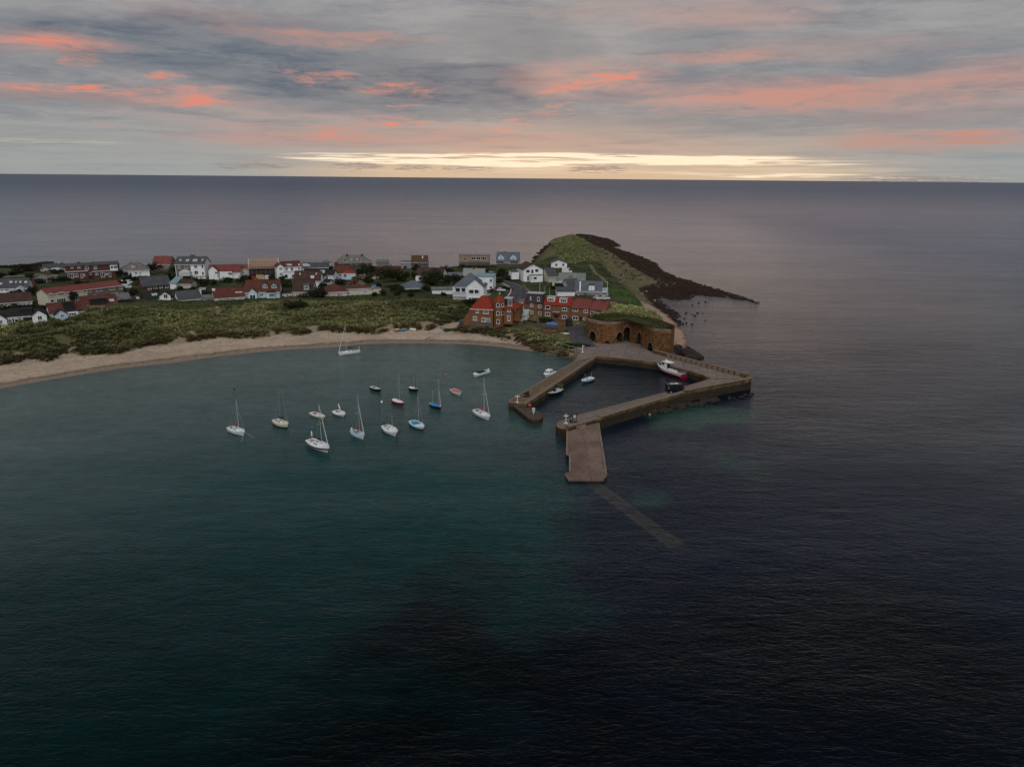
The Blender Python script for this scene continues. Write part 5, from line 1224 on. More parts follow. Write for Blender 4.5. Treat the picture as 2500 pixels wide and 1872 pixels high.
# --- east
h = HH('slate roofed cream house with a brick chimney, left of the grey green roof', 6, 275, 420, 610, 26, 11, 520, 372, 'gx', 'cream', 'slate')
h.chim(480, 362, .9, 'brick', 1).win((385, 560, 26, 24, 1))
h = HH('bungalow with broad grey green slate roof and beige front gable', 6, 440, 880, 640, -2, 11, 600, 462, 'gx', 'beige', 'green', name='bungalow')
h.block(568, 700, 665, 515, -3, 7, 'beige', 'gy', 'green', rise=2.4, name='wing').block(330, 560, 665, 620, -2.5, 2.5, 'cream', 'flat', 'ltfelt', name='porch')
h = HH('large purple slate house with a white chimney stack and tall white gable fin', 6, 720, 1170, 800, -2, 14, 770, 600, 'gx', 'white', 'blue')
h.rm = ROOFS['blue']
h.block(945, 1045, 775, 668, 0.5, 5, 'white', 'flat', 'slate', name='stair_tower', wins=[(997, 710, 12, 34, 1)])
h.block(755, 968, 890, 812, -4.6, 4.6, 'white', 'flat', 'felt', name='extension', wins=[(918, 866, 28, 34, 1), (805, 845, 14, 16, 1)])
h.block(970, 1280, 885, 815, -4.4, 4.4, 'white', 'flat', 'felt', name='extension')
h.block(1175, 1265, 765, 735, 0, 4, 'pale', 'flat', 'ltfelt', name='balcony')
a = h.hit(*zp(6, 797, 790), 'y', -.2); b_ = h.hit(*zp(6, 797, 600), 'y', 1.2)
MB().add([(a[0] - .3, -.4, 0), (a[0] + .3, -.4, 0), (a[0] + .3, 3.2, 0), (a[0] - .3, 3.2, 0), (a[0] - .3, 1.2, b_[2]), (a[0] + .3, 1.2, b_[2])], [(0, 1, 5, 4), (1, 2, 5), (2, 3, 4, 5), (3, 0, 4), (3, 2, 1, 0)]).build('gable_fin', PAINTS['white'], h.e)
h = HH('slate roofed wing with hipped end between the beige gable and the purple slate house', 6, 615, 800, 760, 24, 10, 710, 560, 'gx', 'pale', 'slate')
h = HH('plain white flat roofed workshop behind the red terrace', 6, 420, 712, 855, 8, 7, 770, 735, 'mono', 'white', 'slate', name='workshop', cat='workshop')
h.win((653, 800, 16, 24, 1))
# --- the brick terrace above the quay, four dwellings
def TT(label, X0, X1, Yb, Ye, Yr, wall, roofm, zb, **k): return House('terraced_house', label, 'house', 6, X0, X1, Yb, -14, 8.5, Ye, Yr, 'gx', wall, roofm, zb, 'brick terrace above the quay', over=0.04, **k)
h = TT('brown brick terraced house with the grey box dormer across its whole roof', -150, 175, 1190, 975, 860, 'brick2', 'maroon', 5.2)
h.dormer(-95, 172, 968, 808, 'flat', 'slatehang', 'ltfelt', wins=[(-30, 885, 18, 60, 1), (100, 898, 44, 62, 1)])
h.win((-12, 1002, 52, 52), (124, 1020, 58, 50), (124, 1142, 56, 54), (-10, 1120, 50, 50))
h = TT('brown brick terraced house with bright red roof and two white dormers', 180, 630, 1240, 1010, 858, 'brick2', 'red', 5.2)
h.dormer(250, 375, 932, 862, 'flat', 'white', 'ltfelt', wins=[(310, 908, 108, 50, 3)]).dormer(452, 578, 958, 895, 'flat', 'white', 'ltfelt', wins=[(520, 928, 110, 46, 3)])
h.win((257, 1036, 84, 56, 1), (540, 1070, 82, 56), (255, 1152, 82, 60), (540, 1200, 84, 62)).door(400, 1180, 70, 90, 'dark').block(345, 450, 1135, 1122, -.9, .9, 'brick', 'flat', 'ltfelt', name='door_canopy')
h = TT('brown brick terraced house with a plain dull red roof, between two white verges', 632, 965, 1262, 1062, 895, 'brick2', 'dred', 5.2)
h.win((722, 1078, 86, 52), (898, 1102, 68, 52), (722, 1218, 98, 62), (885, 1230, 60, 30, 1)).door(812, 1225, 40, 70, 'dark').chim(705, 850, 1.2, 'brick', 3, y=4.2)
h = TT('brick terraced house at the kiln end with dull red roof and grey gable', 968, 1238, 1290, 1090, 925, 'brick2', 'dred', 5.2)
h.win((1000, 1122, 42, 58, 1), (1060, 1130, 30, 50, 1)).chim(1040, 868, 1.2, 'brick', 3, y=4.2).chim(1210, 900, 1.2, 'brick', 2, y=4.2)
h = House('outbuilding', 'low lean-to with brown tiled roof against the grey gable of the terrace', 'outbuilding', 6, 1300, 1580, 1090, -4, 7, 1070, 985, 'mono', 'stone', 'brown', 6.0)
h.block(1250, 1370, 1090, 985, -.8, 6, 'stone', 'mono', 'grey', rise=.6, name='wing')
# --- the old red roofed inn with its tower
h = House('inn', 'orange brick inn with bright red hipped roofs and an octagonal corner tower', 'inn', 5, 480, 850, 1305, -12, 12, 1065, 850, 'hip', 'brick3', 'red', 5.0, ridge=.28)
h.win((588, 1098, 50, 66, 2), (732, 1112, 98, 72, 4), (550, 1222, 68, 70, 3), (695, 1246, 72, 70, 3), (772, 1256, 72, 70, 3))
o_ = h
# right wing
a = h.hit(*zp(5, 1040, 1300), 'y', -1.0); c_ = h.hit(*zp(5, 1185, 1288), 'y', -1.0)
h.block(1040, 1180, 1295, 1060, -1.0, 10, 'brick3', 'flat', 'maroon', name='east_wing', wins=[(1122, 1090, 48, 50, 2), (1120, 1222, 48, 92, 2)])
h.block(1180, 1300, 1240, 1040, 1.5, 9, 'brick3', 'flat', 'maroon', name='east_wing', wins=[(1215, 1062, 52, 60, 2)])
x0 = h.hit(*zp(5, 1030, 1065), 'y', -1.2)[0]; x1 = h.hit(*zp(5, 1290, 1040), 'y', .5)[0]; ze = h.hit(*zp(5, 1100, 1062), 'y', -1.2)[2]; zr = h.hit(*zp(5, 1150, 905), 'y', 5)[2]
MB().add([(x0 - .3, -1.5, ze), (x1 - 1.8, -1.5, ze), (x1 + .3, 1.0, ze), (x1 + .3, 11, ze), (x0 - .3, 11, ze), (x0 + 1.5, 5, zr), (x1 - 4.2, 5, zr)], [(0, 1, 6, 5), (1, 2, 6), (2, 3, 6), (3, 4, 5, 6), (4, 0, 5), (4, 3, 2, 1, 0)]).build('east_roof', ROOFS['red'], h.e)
p0 = h.hit(*zp(5, 1040, 1012), 'y', .8); p1 = h.hit(*zp(5, 1168, 1012), 'y', .8); zt = h.hit(*zp(5, 1100, 892), 'y', .8)[2]
MB().box(p0[0] + .2, p1[0], .8, 5, p0[2] - 1.0, zt).build('roof_dormer', PAINTS['dark'], h.e)
MB().box(p0[0], p1[0] + .2, .5, 5, zt + .01, zt + .15).build('dormer_roof', ROOFS['ltfelt'], h.e)
pw_ = h.hit(*zp(5, 1140, 955), 'y', .75); me, mp_, _ = window_mesh(1.7, 2.6, 2, GLASS, WHT)
w_ = bpy.data.objects.new('window', me); COL.objects.link(w_); w_.parent = h.e; w_.location = (pw_[0], .75, pw_[2]); g_ = bpy.data.objects.new('pane', mp_); COL.objects.link(g_); g_.parent = w_
h.chim(1168, 815, 1.1, 'brick', 2, y=6)
# tower
tx = h.hit(*zp(5, 945, 1330), 'y', -.8)[0]; tw = abs(h.hit(*zp(5, 1035, 1330), 'y', -.8)[0] - h.hit(*zp(5, 855, 1330), 'y', -.8)[0]) / 2
zt = h.hit(*zp(5, 945, 948), 'y', -.8 - tw * .3)[2]; za = h.hit(*zp(5, 945, 812), 'y', 1.0)[2]; ty = tw * .62
oct_ = [(tx + tw * 1.04 * math.cos(R(22.5 + 45 * k)), ty + tw * 1.04 * math.sin(R(22.5 + 45 * k))) for k in range(8)]
tower = MB().prism(oct_, -3, zt).build('tower', PAINTS['brick3'], h.e)
oc2 = [(tx + tw * 1.2 * math.cos(R(22.5 + 45 * k)), ty + tw * 1.2 * math.sin(R(22.5 + 45 * k)), zt - .1) for k in range(8)]
b = MB().add(oc2 + [(tx, ty, za)], [(k, (k + 1) % 8, 8) for k in range(8)] + [tuple(range(8))[::-1]])
tr = b.build('tower_roof', tile('old_red_tile', (0.21, 0.055, 0.022), c2=(0.16, 0.06, 0.025)), h.e)
for k in range(8): MB().tube(oc2[k], (tx, ty, za), .10, n=4).build('hip_ridge', ROOFS['red'], tr)
MB().ball((tx, ty, za + .1), .35, .35, .4, 8, 5).build('finial', PAINTS['pale'], tr)
for X, Y, w, hh_ in ((936, 1000, 40, 72), (1012, 998, 26, 62), (936, 1138, 40, 70), (1012, 1135, 24, 56), (936, 1278, 40, 66)):
    front = X < 980
    fy = ty - tw * 1.04 * math.cos(R(22.5)) - .03
    if front:
        p = h.hit(*zp(5, X, Y), 'y', fy); rot = 0
    else:
        p = h.hit(*zp(5, X, Y), 'y', fy + tw * .30); rot = R(45); dd = tw * 1.04 * math.cos(R(22.5)) + .03; p = np.array([tx + dd * math.cos(R(-45)), ty + dd * math.sin(R(-45)), p[2]])
    mj = window_mesh(1.1, h.scale(hh_ / 6.9), 1, GLASS, WHT)[2]; w_ = bpy.data.objects.new('tower_window', mj); COL.objects.link(w_); w_.parent = tower; w_.location = p; w_.rotation_euler = (0, 0, rot)
# stone plinth and left lean of the inn
h.block(470, 850, 1325, 1290, -.35, .3, 'stone', 'flat', 'felt', name='plinth')
a = h.xa; MB().add([(a - 3, .3, -3), (a, .3, -3), (a, .3, h.H), (a - 3, .3, h.H - 4.2), (a - 3, 9, -3), (a, 9, -3), (a, 9, h.H), (a - 3, 9, h.H - 4.2)], [(0, 1, 2, 3), (3, 2, 6, 7), (0, 3, 7, 4), (5, 4, 7, 6)]).build('side_wing', PAINTS['brick3'], h.e)
# glazed pavilion, red hipped lodge and white framed box beside the inn
h = House('sun_lounge', 'glazed sun lounge with pale lean-to roof on white posts beside the inn', 'sun lounge', 5, 1205, 1410, 1262, -14, 5, 1172, 1118, 'mono', 'white', 'ltfelt', 5.0)
h.win((1240, 1210, 54, 70, 2), (1305, 1220, 60, 74, 3), (1372, 1225, 60, 80, 3), glass=GLASSL)
p = h.hit(*zp(5, 1313, 1270), 'y', -1.6); MB().tube((p[0], -1.6, -2), (p[0], -1.6, h.H), .12).build('post', WHT, h.e)
h = House('lodge', 'small lodge with bright red hipped roof between the inn and the brick terrace', 'lodge', 5, 1400, 1590, 1170, -12, 7, 1105, 1045, 'hip', 'brick', 'red', 5.2, ridge=.2)
h.win((1450, 1140, 60, 40, 2), (1520, 1140, 50, 40, 2), frame=PAINTS['dark'])
h = House('annexe', 'white framed first floor room with one wide window, behind the red lodge', 'annexe', 5, 1282, 1412, 1110, -8, 6, 950, 930, 'flat', 'brick', 'felt', 5.4)
h.block(1280, 1410, 1052, 950, -.5, 3, 'white', 'flat', 'felt', name='bay', wins=[(1342, 985, 108, 40, 3)])
# ---------------------------------------------------------------- boats
def pm(name, c, r=.35, **k): return mat(name, c, r, k.pop('var', .06), k.pop('scale', 1.5), spec=.45, **k)
GELW, GELC, GELB = pm('white_gelcoat', (.66, .68, .68)), pm('cream_gelcoat', (.60, .57, .48)), pm('ice_blue_gelcoat', (.52, .63, .70))
DECKW, DECKC, DECKB = pm('white_deck', (.60, .62, .62), .6), pm('cream_deck', (.58, .54, .45), .6), pm('slate_blue_deck', (.24, .31, .38), .6)
BLK, NAVY, REDH, BLUH = pm('black_paint', (.012, .012, .014)), pm('navy_paint', (.012, .016, .035)), pm('crimson_paint', (.22, .008, .03)), pm('mid_blue_paint', (.03, .16, .30))
GREENW = pm('pale_green_gelcoat', (.55, .66, .62)); GREYH = pm('grey_paint', (.30, .34, .37), .5); MAHO = pm('varnished_wood', (.12, .045, .03), .4, var=.2)
ALU = pm('alloy_spar', (.42, .44, .46), .4); ROPE = mat('pale_rope', (.45, .43, .40), .9); SAILW = mat('furled_sail', (.62, .62, .60), .9, .1, 3)
CLOTHS = {k: mat('canvas_' + k, c, .9, .15, 2.5, .5, 6) for k, c in {'red': (.30, .018, .03), 'navy': (.010, .014, .060), 'black': (.012, .014, .018), 'blue': (.035, .20, .42), 'salmon': (.46, .13, .09), 'white': (.62, .63, .62), 'scarlet': (.42, .015, .04)}.items()}
SMOKE = mat('boat_window', (.012, .013, .016), .1, .1, 1, spec=.6); SHADESOLE = mat('cockpit_shade_sole', (.20, .205, .20), .8, .1, 2); INNER = mat('open_hull_inside', (.17, .19, .20), .8, .15, 2)

def hull_lines(L, B, fb, tr=.62, full=.45, rake=.10, fwd=2.2, sheer=.32, n=14):
    st = []
    for i in range(n + 1):
        s = i / n
        b = B / 2 * (1 - max(0, (s - full) / (1 - full)) ** fwd) * (tr + (1 - tr) * math.sin(math.pi / 2 * min(1, s / full)))
        b = max(b, .025); f = fb * (1 + sheer * (max(0, s - .3) / .7) ** 2 + .04 * (1 - s))
        st.append((s, b, f))
    return st
def hx(L, rake, s, k): return -L / 2 + L * s * (1 - rake * (1 - k) * s) - 0.0

def build_hull(root, L, B, fb, mhull, stripe=None, mlow=None, **kw):
    st = hull_lines(L, B, fb, **kw); rake = kw.get('rake', .10)
    lv = [(1.0, 1.0), (.985, .80), (.97, .62), (.90, .30), (.80, .0), (.45, -.28), (.02, -.42)]   # (breadth, height as part of the freeboard)
    v, f, mi = [], [], []; m = len(lv)
    for s, b, fr in st:
        side = [(hx(L, rake, s, max(0, k)), b * w * (1 if k > .0 else max(.3, 1 - s * .4)), fr * k if k > 0 else fb * k) for w, k in lv]
        v += [(x, y, z) for x, y, z in side] + [(x, -y, z) for x, y, z in side]
    W2 = 2 * m
    for i in range(len(st) - 1):
        for j in range(m - 1):
            a = i * W2 + j; f.append((a, a + 1, a + W2 + 1, a + W2)); mi.append(j)
            a = i * W2 + m + j; f.append((a, a + W2, a + W2 + 1, a + 1)); mi.append(j)
    f.append(tuple(range(0, m)) [::-1] + tuple(range(m, 2 * m))); mi.append(0)
    o = mesh_obj('hull', v, f, [mhull, stripe or mhull, mlow or mhull], root, True)
    o.data.polygons.foreach_set('material_index', [(1 if j == 1 else 2 if j >= 3 else 0) for j in mi])
    o.data.polygons[len(f) - 1].use_smooth = False
    rub = MB()
    for sg in (1, -1):
        for i in range(len(st) - 1):
            a, b = st[i], st[i + 1]
            rub.tube((hx(L, rake, a[0], 1), sg * a[1], a[2]), (hx(L, rake, b[0], 1), sg * b[1], b[2]), .05, n=4)
    rub.build('rubbing_strake', mhull if not stripe else WHT, root)
    return st

def deck(root, st, L, rake, m, drop=.02, camber=.05, s0=0.0, s1=1.0, name='deck', inset=0.0):
    v, f = [], []; q = [x for x in st if s0 - 1e-6 <= x[0] <= s1 + 1e-6]
    for s, b, fr in q:
        x = hx(L, rake, s, 1); b = max(.01, b - inset); v += [(x, b, fr - drop), (x, b * .5, fr - drop + camber * .75), (x, 0, fr - drop + camber), (x, -b * .5, fr - drop + camber * .75), (x, -b, fr - drop)]
    for i in range(len(q) - 1):
        for j in range(4): a = i * 5 + j; f.append((a, a + 5, a + 6, a + 1)[::-1])
    return mesh_obj(name, v, f, m, root, True)

def cabin(root, L, B, z, x0, x1, w0, w1, h, m, wins=True, name='cabin'):
    v = [(x0, -w0, z), (x1, -w1, z), (x1, w1, z), (x0, w0, z), (x0 + .05, -w0 * .85, z + h), (x1 - h * 1.3, -w1 * .8, z + h * .85), (x1 - h * 1.3, w1 * .8, z + h * .85), (x0 + .05, w0 * .85, z + h)]
    o = mesh_obj(name, v, [(0, 1, 5, 4), (1, 2, 6, 5), (2, 3, 7, 6), (3, 0, 4, 7), (4, 5, 6, 7)], m, root)
    if wins:
        for sg in (-1, 1):
            q = []
            for (t, k) in ((.18, .38), (.62, .38), (.60, .74), (.20, .80)):
                bx = x0 + (x1 - x0) * t; wb = w0 + (w1 - w0) * t; q.append((bx - .02 * k, sg * (wb * (1 - .16 * k) + .015), z + h * k * .95))
            q2 = [(x, y - sg * .03, zz) for x, y, zz in q]
            mesh_obj('cabin_window', q + q2, [(0, 1, 2, 3), (0, 4, 5, 1), (1, 5, 6, 2), (2, 6, 7, 3), (3, 7, 4, 0)], SMOKE, o)
        MB().box(x0 + .5, x0 + 1.0, -.25, .25, z + h * .93, z + h + .04).build('hatch', SMOKE, o)
    return o

class Boat:
    def __init__(s, name, label, stern, bow, beam, fb, mhull, cat='boat', grp='boats moored in the bay', stripe=None, mlow=None, z=0.0, **kw):
        a, b = gp(*stern, 0), gp(*bow, 0); c = (a + b) / 2; d = (b - a)[:2]
        s.L = float(np.linalg.norm(d)) / (1 - kw.get('rake', .10) * .8); s.B = beam if beam > 1 else s.L * beam; s.fb = fb; s.rake = kw.get('rake', .10)
        s.e = tag(empty(name, (c[0], c[1], z), math.atan2(d[1], d[0])), label, cat, grp)
        s.org = c; s.u = np.array([*(d / np.linalg.norm(d)), 0]); s.n = np.array([-s.u[1], s.u[0], 0])
        s.st = build_hull(s.e, s.L, s.B, fb, mhull, stripe, mlow, **kw)
    def X(s, t): return hx(s.L, s.rake, t, 1)
    def F(s, t): return s.st[int(round(t * (len(s.st) - 1)))][2]
    def bw(s, t): return s.st[int(round(t * (len(s.st) - 1)))][1]
    def height(s, px, py, t):
        """how high above the water a sight line passes over the boat's mast step"""
        p = s.org + s.u * s.X(t); d = ray(px, py); k = p[1] / d[1]; return CAM_H + d[2] * k
    def deck(s, m, **k): deck(s.e, s.st, s.L, s.rake, m, **k); return s
    def cockpit(s, t0, t1, m=SHADESOLE, w=.62, coam=GELW):
        x0, x1 = s.X(t0), s.X(t1); z = s.F((t0 + t1) / 2) + .035
        b0, b1 = s.bw(t0) * w, s.bw(t1) * w
        c = mesh_obj('cockpit', [(x0, -b0, z), (x1, -b1, z), (x1, b1, z), (x0, b0, z)], [(0, 1, 2, 3)], m, s.e)  # flat dark sheet on the deck; the well's shade is put into its colour
        r = MB()
        for (p, q) in (((x0, -b0), (x1, -b1)), ((x1, b1), (x0, b0)), ((x0, b0), (x0, -b0))): r.tube((*p, z + .06), (*q, z + .06), .07, n=4)
        r.build('coaming', coam, c); MB().box(x0 + .3, x1 - .2, -.06, .06, z + .01, z + .16).build('tiller', MAHO, c)
        return s
    def cabin(s, t0, t1, h=.42, m=DECKW, w=.62, wins=True):
        cabin(s.e, s.L, s.B, s.F((t0 + t1) / 2) + .0, s.X(t0), s.X(t1), s.bw(t0) * w, s.bw(t1) * w, h, m, wins); return s
    def mast(s, t, tip, r=.065, m=ALU, jib=None, boom=None, cover=None, spread=True, stays=True, bl=None, name='mast', lean=0.0):
        x = s.X(t); z0 = s.F(t); h = s.height(tip[0], tip[1], t)
        mm = MB().tube((x, 0, z0), (x - lean * h, 0, h), r, r * .6, 8).build(name, m, s.e)
        if spread: MB().tube((x, -.9, h * .58), (x, .9, h * .58), .03, n=4).build('spreader', m, mm)
        if stays:
            g = MB(); b = s.bw(t)
            for sg in (-1, 1): g.tube((x - .1, sg * b, z0), (x, sg * .03, h * .93), .012, n=3)
            g.tube((s.X(0), 0, s.F(0)), (x, 0, h), .012, n=3)
            if not jib: g.tube((s.X(1), 0, s.F(1)), (x, 0, h * .9), .014, n=3)
            g.build('rigging', ALU, mm)
        if jib: MB().tube((s.X(.97), 0, s.F(1) + .1), (x + .05, 0, h * jib[1]), jib[0], jib[0] * .45, 7).build('furled_jib', SAILW, s.e)
        if boom:
            xb = x - (bl or s.L * .36); zb = z0 + .95
            bo = MB().tube((x - .1, 0, zb), (xb, 0, zb + .10), .05, n=6).build('boom', m, s.e)
            if cover:
                v = []; k = 8
                for i in range(7):
                    q = i / 6; cx = x - .1 + (xb - x + .1) * q; rr = .24 * (1 - .62 * q); cz = zb + .12 + .10 * q + .18 * (1 - q) ** 2
                    v += [(cx, rr * .7 * math.cos(2 * math.pi * j / k), cz + rr * 1.15 * math.sin(2 * math.pi * j / k)) for j in range(k)]
                fs = [(i * k + j, i * k + (j + 1) % k, (i + 1) * k + (j + 1) % k, (i + 1) * k + j) for i in range(6) for j in range(k)] + [tuple(range(k))[::-1], tuple(range(6 * k, 7 * k))]
                mesh_obj('sail_cover', v, fs, CLOTHS[cover], bo, True)
        return s
    def pulpit(s):
        g = MB(); z = s.F(.9)
        pts = [(s.X(.84), s.bw(.84) * .9), (s.X(.99), .05), (s.X(.84), -s.bw(.84) * .9)]
        for i in range(2): g.tube((*pts[i], z + .55), (*pts[i + 1], z + .6), .025, n=4)
        for p in pts: g.tube((*p, z - .05), (*p, z + .58), .022, n=4)
        g.build('pulpit', ALU, s.e); return s
    def outboard(s, m=BLK, up=True):
        x = s.X(0) - .12; z = s.fb
        MB().box(x - .32, x + .06, -.17, .17, z + .05, z + .55).box(x - .18, x - .02, -.08, .08, z - .65, z + .1).build('outboard_motor', m, s.e); return s
    def rudder(s, m=GELW):
        x = s.X(0); MB().box(x - .35, x - .02, -.035, .035, -.6, s.fb * .9).build('rudder', m, s.e); return s
    def cover(s, c, t0=.03, t1=.97, h=.18, inset=.04):
        v, f = [], []; q = [x for x in s.st if t0 <= x[0] <= t1]
        for sv, b, fr in q:
            x = hx(s.L, s.rake, sv, 1); b = max(.03, b - inset); w = .03 * math.sin(sv * 40)
            v += [(x, b, fr + .01), (x, b * .55, fr + h * .7 + w), (x, 0, fr + h + w), (x, -b * .55, fr + h * .7 - w), (x, -b, fr + .01)]
        for i in range(len(q) - 1):
            for j in range(4): a = i * 5 + j; f.append((a, a + 5, a + 6, a + 1)[::-1])
        f += [(0, 1, 2, 3, 4), tuple(range(5 * len(q) - 5, 5 * len(q)))[::-1]]
        mesh_obj('boat_cover', v, f, CLOTHS[c], s.e, True); return s
    def open_inside(s, thw=3, m=INNER, mth=GELW, t0=.05, t1=.9, zf=.45):
        v, f = [], []; q = [x for x in s.st if t0 <= x[0] <= t1]
        for sv, b, fr in q:
            x = hx(s.L, s.rake, sv, 1); bb = max(.02, b - .10); v += [(x, bb, fr + .012), (x, bb * .8, fr - s.fb * .02 + .008), (x, -bb * .8, fr - s.fb * .02 + .008), (x, -bb, fr + .012)]
        for i in range(len(q) - 1):
            for j in range(3): a = i * 4 + j; f.append((a, a + 4, a + 5, a + 1)[::-1])
        mesh_obj('inside', v, f, m, s.e)
        for i in range(thw):
            t = t0 + (t1 - t0) * (i + .6) / (thw + .3); b = s.bw(t) * .95; MB().box(s.X(t) - .14, s.X(t) + .14, -b, b, s.F(t) + .01, s.F(t) + .07).build('thwart', mth, s.e)
        return s

b = Boat('sailing_yacht', 'white sloop nearest the beach with a dark blue sail cover', (876.4, 861), (827.2, 868), .30, .85, GELW, 'sailboat', rake=.06, fwd=2.6)
b.deck(DECKW).cockpit(.05, .36).cabin(.38, .70, .38).mast(.60, (841.8, 785.3), boom=True, cover='navy', jib=(.085, .86)).pulpit().rudder()
MB().box(b.X(0) + .2, b.X(0) + .3, b.bw(0) * .6, b.bw(0) * .6 + .1, b.F(0), b.F(0) + 1.5).build('outboard_bracket', WHT, b.e)
b = Boat('gaff_boat', 'black hulled white decked boat with one brown mast well forward', (907, 949.5), (930, 957.5), .36, .75, BLK, 'sailboat', fwd=2.0)
b.deck(DECKW).cockpit(.12, .42, m=SMOKE).mast(.78, (920.8, 910.7), r=.085, m=MAHO, spread=False).mast(.97, (925, 921), r=.05, m=MAHO, spread=False, stays=False, name='sprit', lean=.22)
b = Boat('covered_dayboat', 'crimson hulled dayboat under a smooth white cover with a thin tall mast', (961, 981.5), (986, 992), .36, .8, REDH, 'sailboat', fwd=1.9)
b.deck(DECKW).cover('white', h=.30).mast(.58, (974, 909), r=.045, spread=False)
b = Boat('coble', 'black hulled white covered boat with two brown masts', (1001.9, 951.5), (1020, 957.7), .48, .85, BLK, 'sailboat', fwd=1.9)
b.deck(DECKW).cover('white', t0=.03, t1=.66, h=.2).cover('black', t0=.7, t1=.82, h=.22, inset=.5).mast(.25, (1006, 911.3), r=.075, m=MAHO, spread=False, stays=False).mast(.72, (1013.4, 911.3), r=.085, m=MAHO, spread=False)
b = Boat('yawl', 'dark hulled yawl with bright blue cover, a tall and a short mast', (1053, 990.5), (1076.5, 1001.5), .38, .8, NAVY, 'sailboat', fwd=2.0, stripe=None)
b.deck(DECKW).cover('blue', t0=.06, t1=.80, h=.25, inset=.12).mast(.80, (1069, 924.2), r=.05, spread=False, jib=(.05, .6)).mast(.20, (1058.9, 950.8), r=.04, spread=False, stays=False)
b = Boat('rowing_boat', 'small white open boat under a salmon coloured cover', (1104.5, 955.5), (1124.5, 966.5), .42, .75, GELW, 'boat', fwd=2.0)
b.deck(DECKW, drop=.05).cover('salmon', t0=.10, t1=.86, h=.26, inset=.05); MB().box(b.X(.02), b.X(.09), -b.bw(.05) * .8, b.bw(.05) * .8, b.F(0), b.F(0) + .08).build('stern_seat', GELW, b.e); b.outboard(MAHO)
b = Boat('speedboat', 'pale green motor boat with a dark open cockpit, no mast', (1190.5, 910.5), (1157, 920.8), .36, .85, GREENW, 'motorboat', fwd=4.0, full=.6, tr=.9, rake=.05, sheer=.1)
b.deck(pm('pale_green_deck', (.56, .66, .63), .5)).cockpit(.14, .66, m=NAVY, w=.80, coam=GREENW)
for t in (.3, .5): MB().box(b.X(t) - .3, b.X(t) + .3, -.75, -.2, b.F(t) + .04, b.F(t) + .4).box(b.X(t) - .3, b.X(t) + .3, .2, .75, b.F(t) + .04, b.F(t) + .4).build('seat', NAVY, b.e)
MB().obox((b.X(.68), 0, b.F(.68) + .25), (.04, 0, .03), (0, b.bw(.68) * .7, 0), (-.15, 0, .25)).build('windscreen', SMOKE, b.e); b.outboard(GELW)
b = Boat('sailing_yacht', 'white sloop with bright red sail cover, the one closest to the pier', (1160.8, 1008.5), (1195, 1027), .34, .95, GELW, 'sailboat')
b.deck(DECKW).cockpit(.06, .34).cabin(.34, .70, .42).mast(.62, (1183.8, 920.6), boom=True, cover='scarlet', jib=(.05, .82)).pulpit().rudder()
b = Boat('sailing_yacht', 'white sloop with a dull red sail cover and slack mooring lines, leftmost boat', (561.7, 1051.4), (597, 1064.3), .36, .95, GELW, 'sailboat')
b.deck(DECKW).cockpit(.06, .34).cabin(.36, .72, .45).mast(.64, (576.3, 975.2), boom=True, cover='red', stays=True, spread=False, r=.075).pulpit()
for q in ((622, 1070), (590, 1078)):
    p = b.e.matrix_world; w = gp(*q, -.05) - b.org; MB().tube((b.X(.98), 0, b.F(1) - .1), (w @ b.u, w @ b.n, -.05), .025, n=4).build('mooring_line', ROPE, b.e)
b = Boat('sailing_yacht', 'cream sloop with reflection painted into its black lower hull and a dark bronze mast', (672.3, 1033.5), (703.3, 1046.5), .40, 1.0, GELC, 'sailboat', mlow=BLK)  # black lower hull takes in the dark water reflection, painted as hull colour
b.deck(DECKC).cockpit(.06, .32).cabin(.34, .70, .5, DECKC).mast(.66, (683.9, 936), r=.06, m=pm('dark_spar', (.08, .05, .05)), boom=True, cover='black', bl=2.2).pulpit()
b = Boat('dayboat', 'cream dayboat with a thin mast, just behind the yacht with the navy stripe', (760.8, 1012.2), (792.6, 1023), .34, .6, GELC, 'sailboat')
b.deck(DECKC).cockpit(.14, .44, m=SHADESOLE).cabin(.44, .70, .16, DECKC, wins=False).mast(.70, (775, 944.5), r=.03, m=pm('thin_spar', (.16, .17, .17)), spread=False, stays=False)
MB().box(b.X(.2), b.X(.4), -.2, .0, b.F(.3) + .05, b.F(.3) + .1).build('thwart', SMOKE, b.e)
b = Boat('sailing_dinghy', 'tubby white dinghy with a short white spar slanting up astern', (818.3, 1007.5), (841, 1018), .52, .6, GELW, 'dinghy', fwd=1.8)
b.deck(DECKW).cockpit(.10, .40, w=.4)
x = b.X(.55); MB().tube((x, 0, b.F(.5)), (x, 0, b.F(.5) + 1.1), .06, n=6).build('mast_stump', ALU, b.e)
MB().tube((x - .1, .1, b.F(.5) + .9), (x - 1.6, .5, b.F(.5) + 2.0), .16, .10, 7).build('furled_sail', SAILW, b.e)
b = Boat('sailing_yacht', 'large white sloop with a navy stripe and black sail cover, nearest the camera', (757, 1083.5), (802.5, 1106.3), .36, 1.05, GELW, 'sailboat', stripe=None)
b.deck(DECKW).cockpit(.05, .33, m=pm('teak_sole', (.40, .37, .33), .7)).cabin(.33, .70, .42).mast(.64, (782.8, 986.6), boom=True, cover='black', jib=(.075, .97), r=.06).pulpit().rudder()
stp = MB()
for sg in (1, -1):
    for i in range(len(b.st) - 1):
        p, q = b.st[i], b.st[i + 1]
        stp.add([(hx(b.L, b.rake, s_[0], k), sg * (s_[1] * .985 + .012), s_[2] * k) for s_ in (p, q) for k in (.50, .80)], [(0, 1, 3, 2)])
stp.build('hull_stripe', NAVY, b.e)
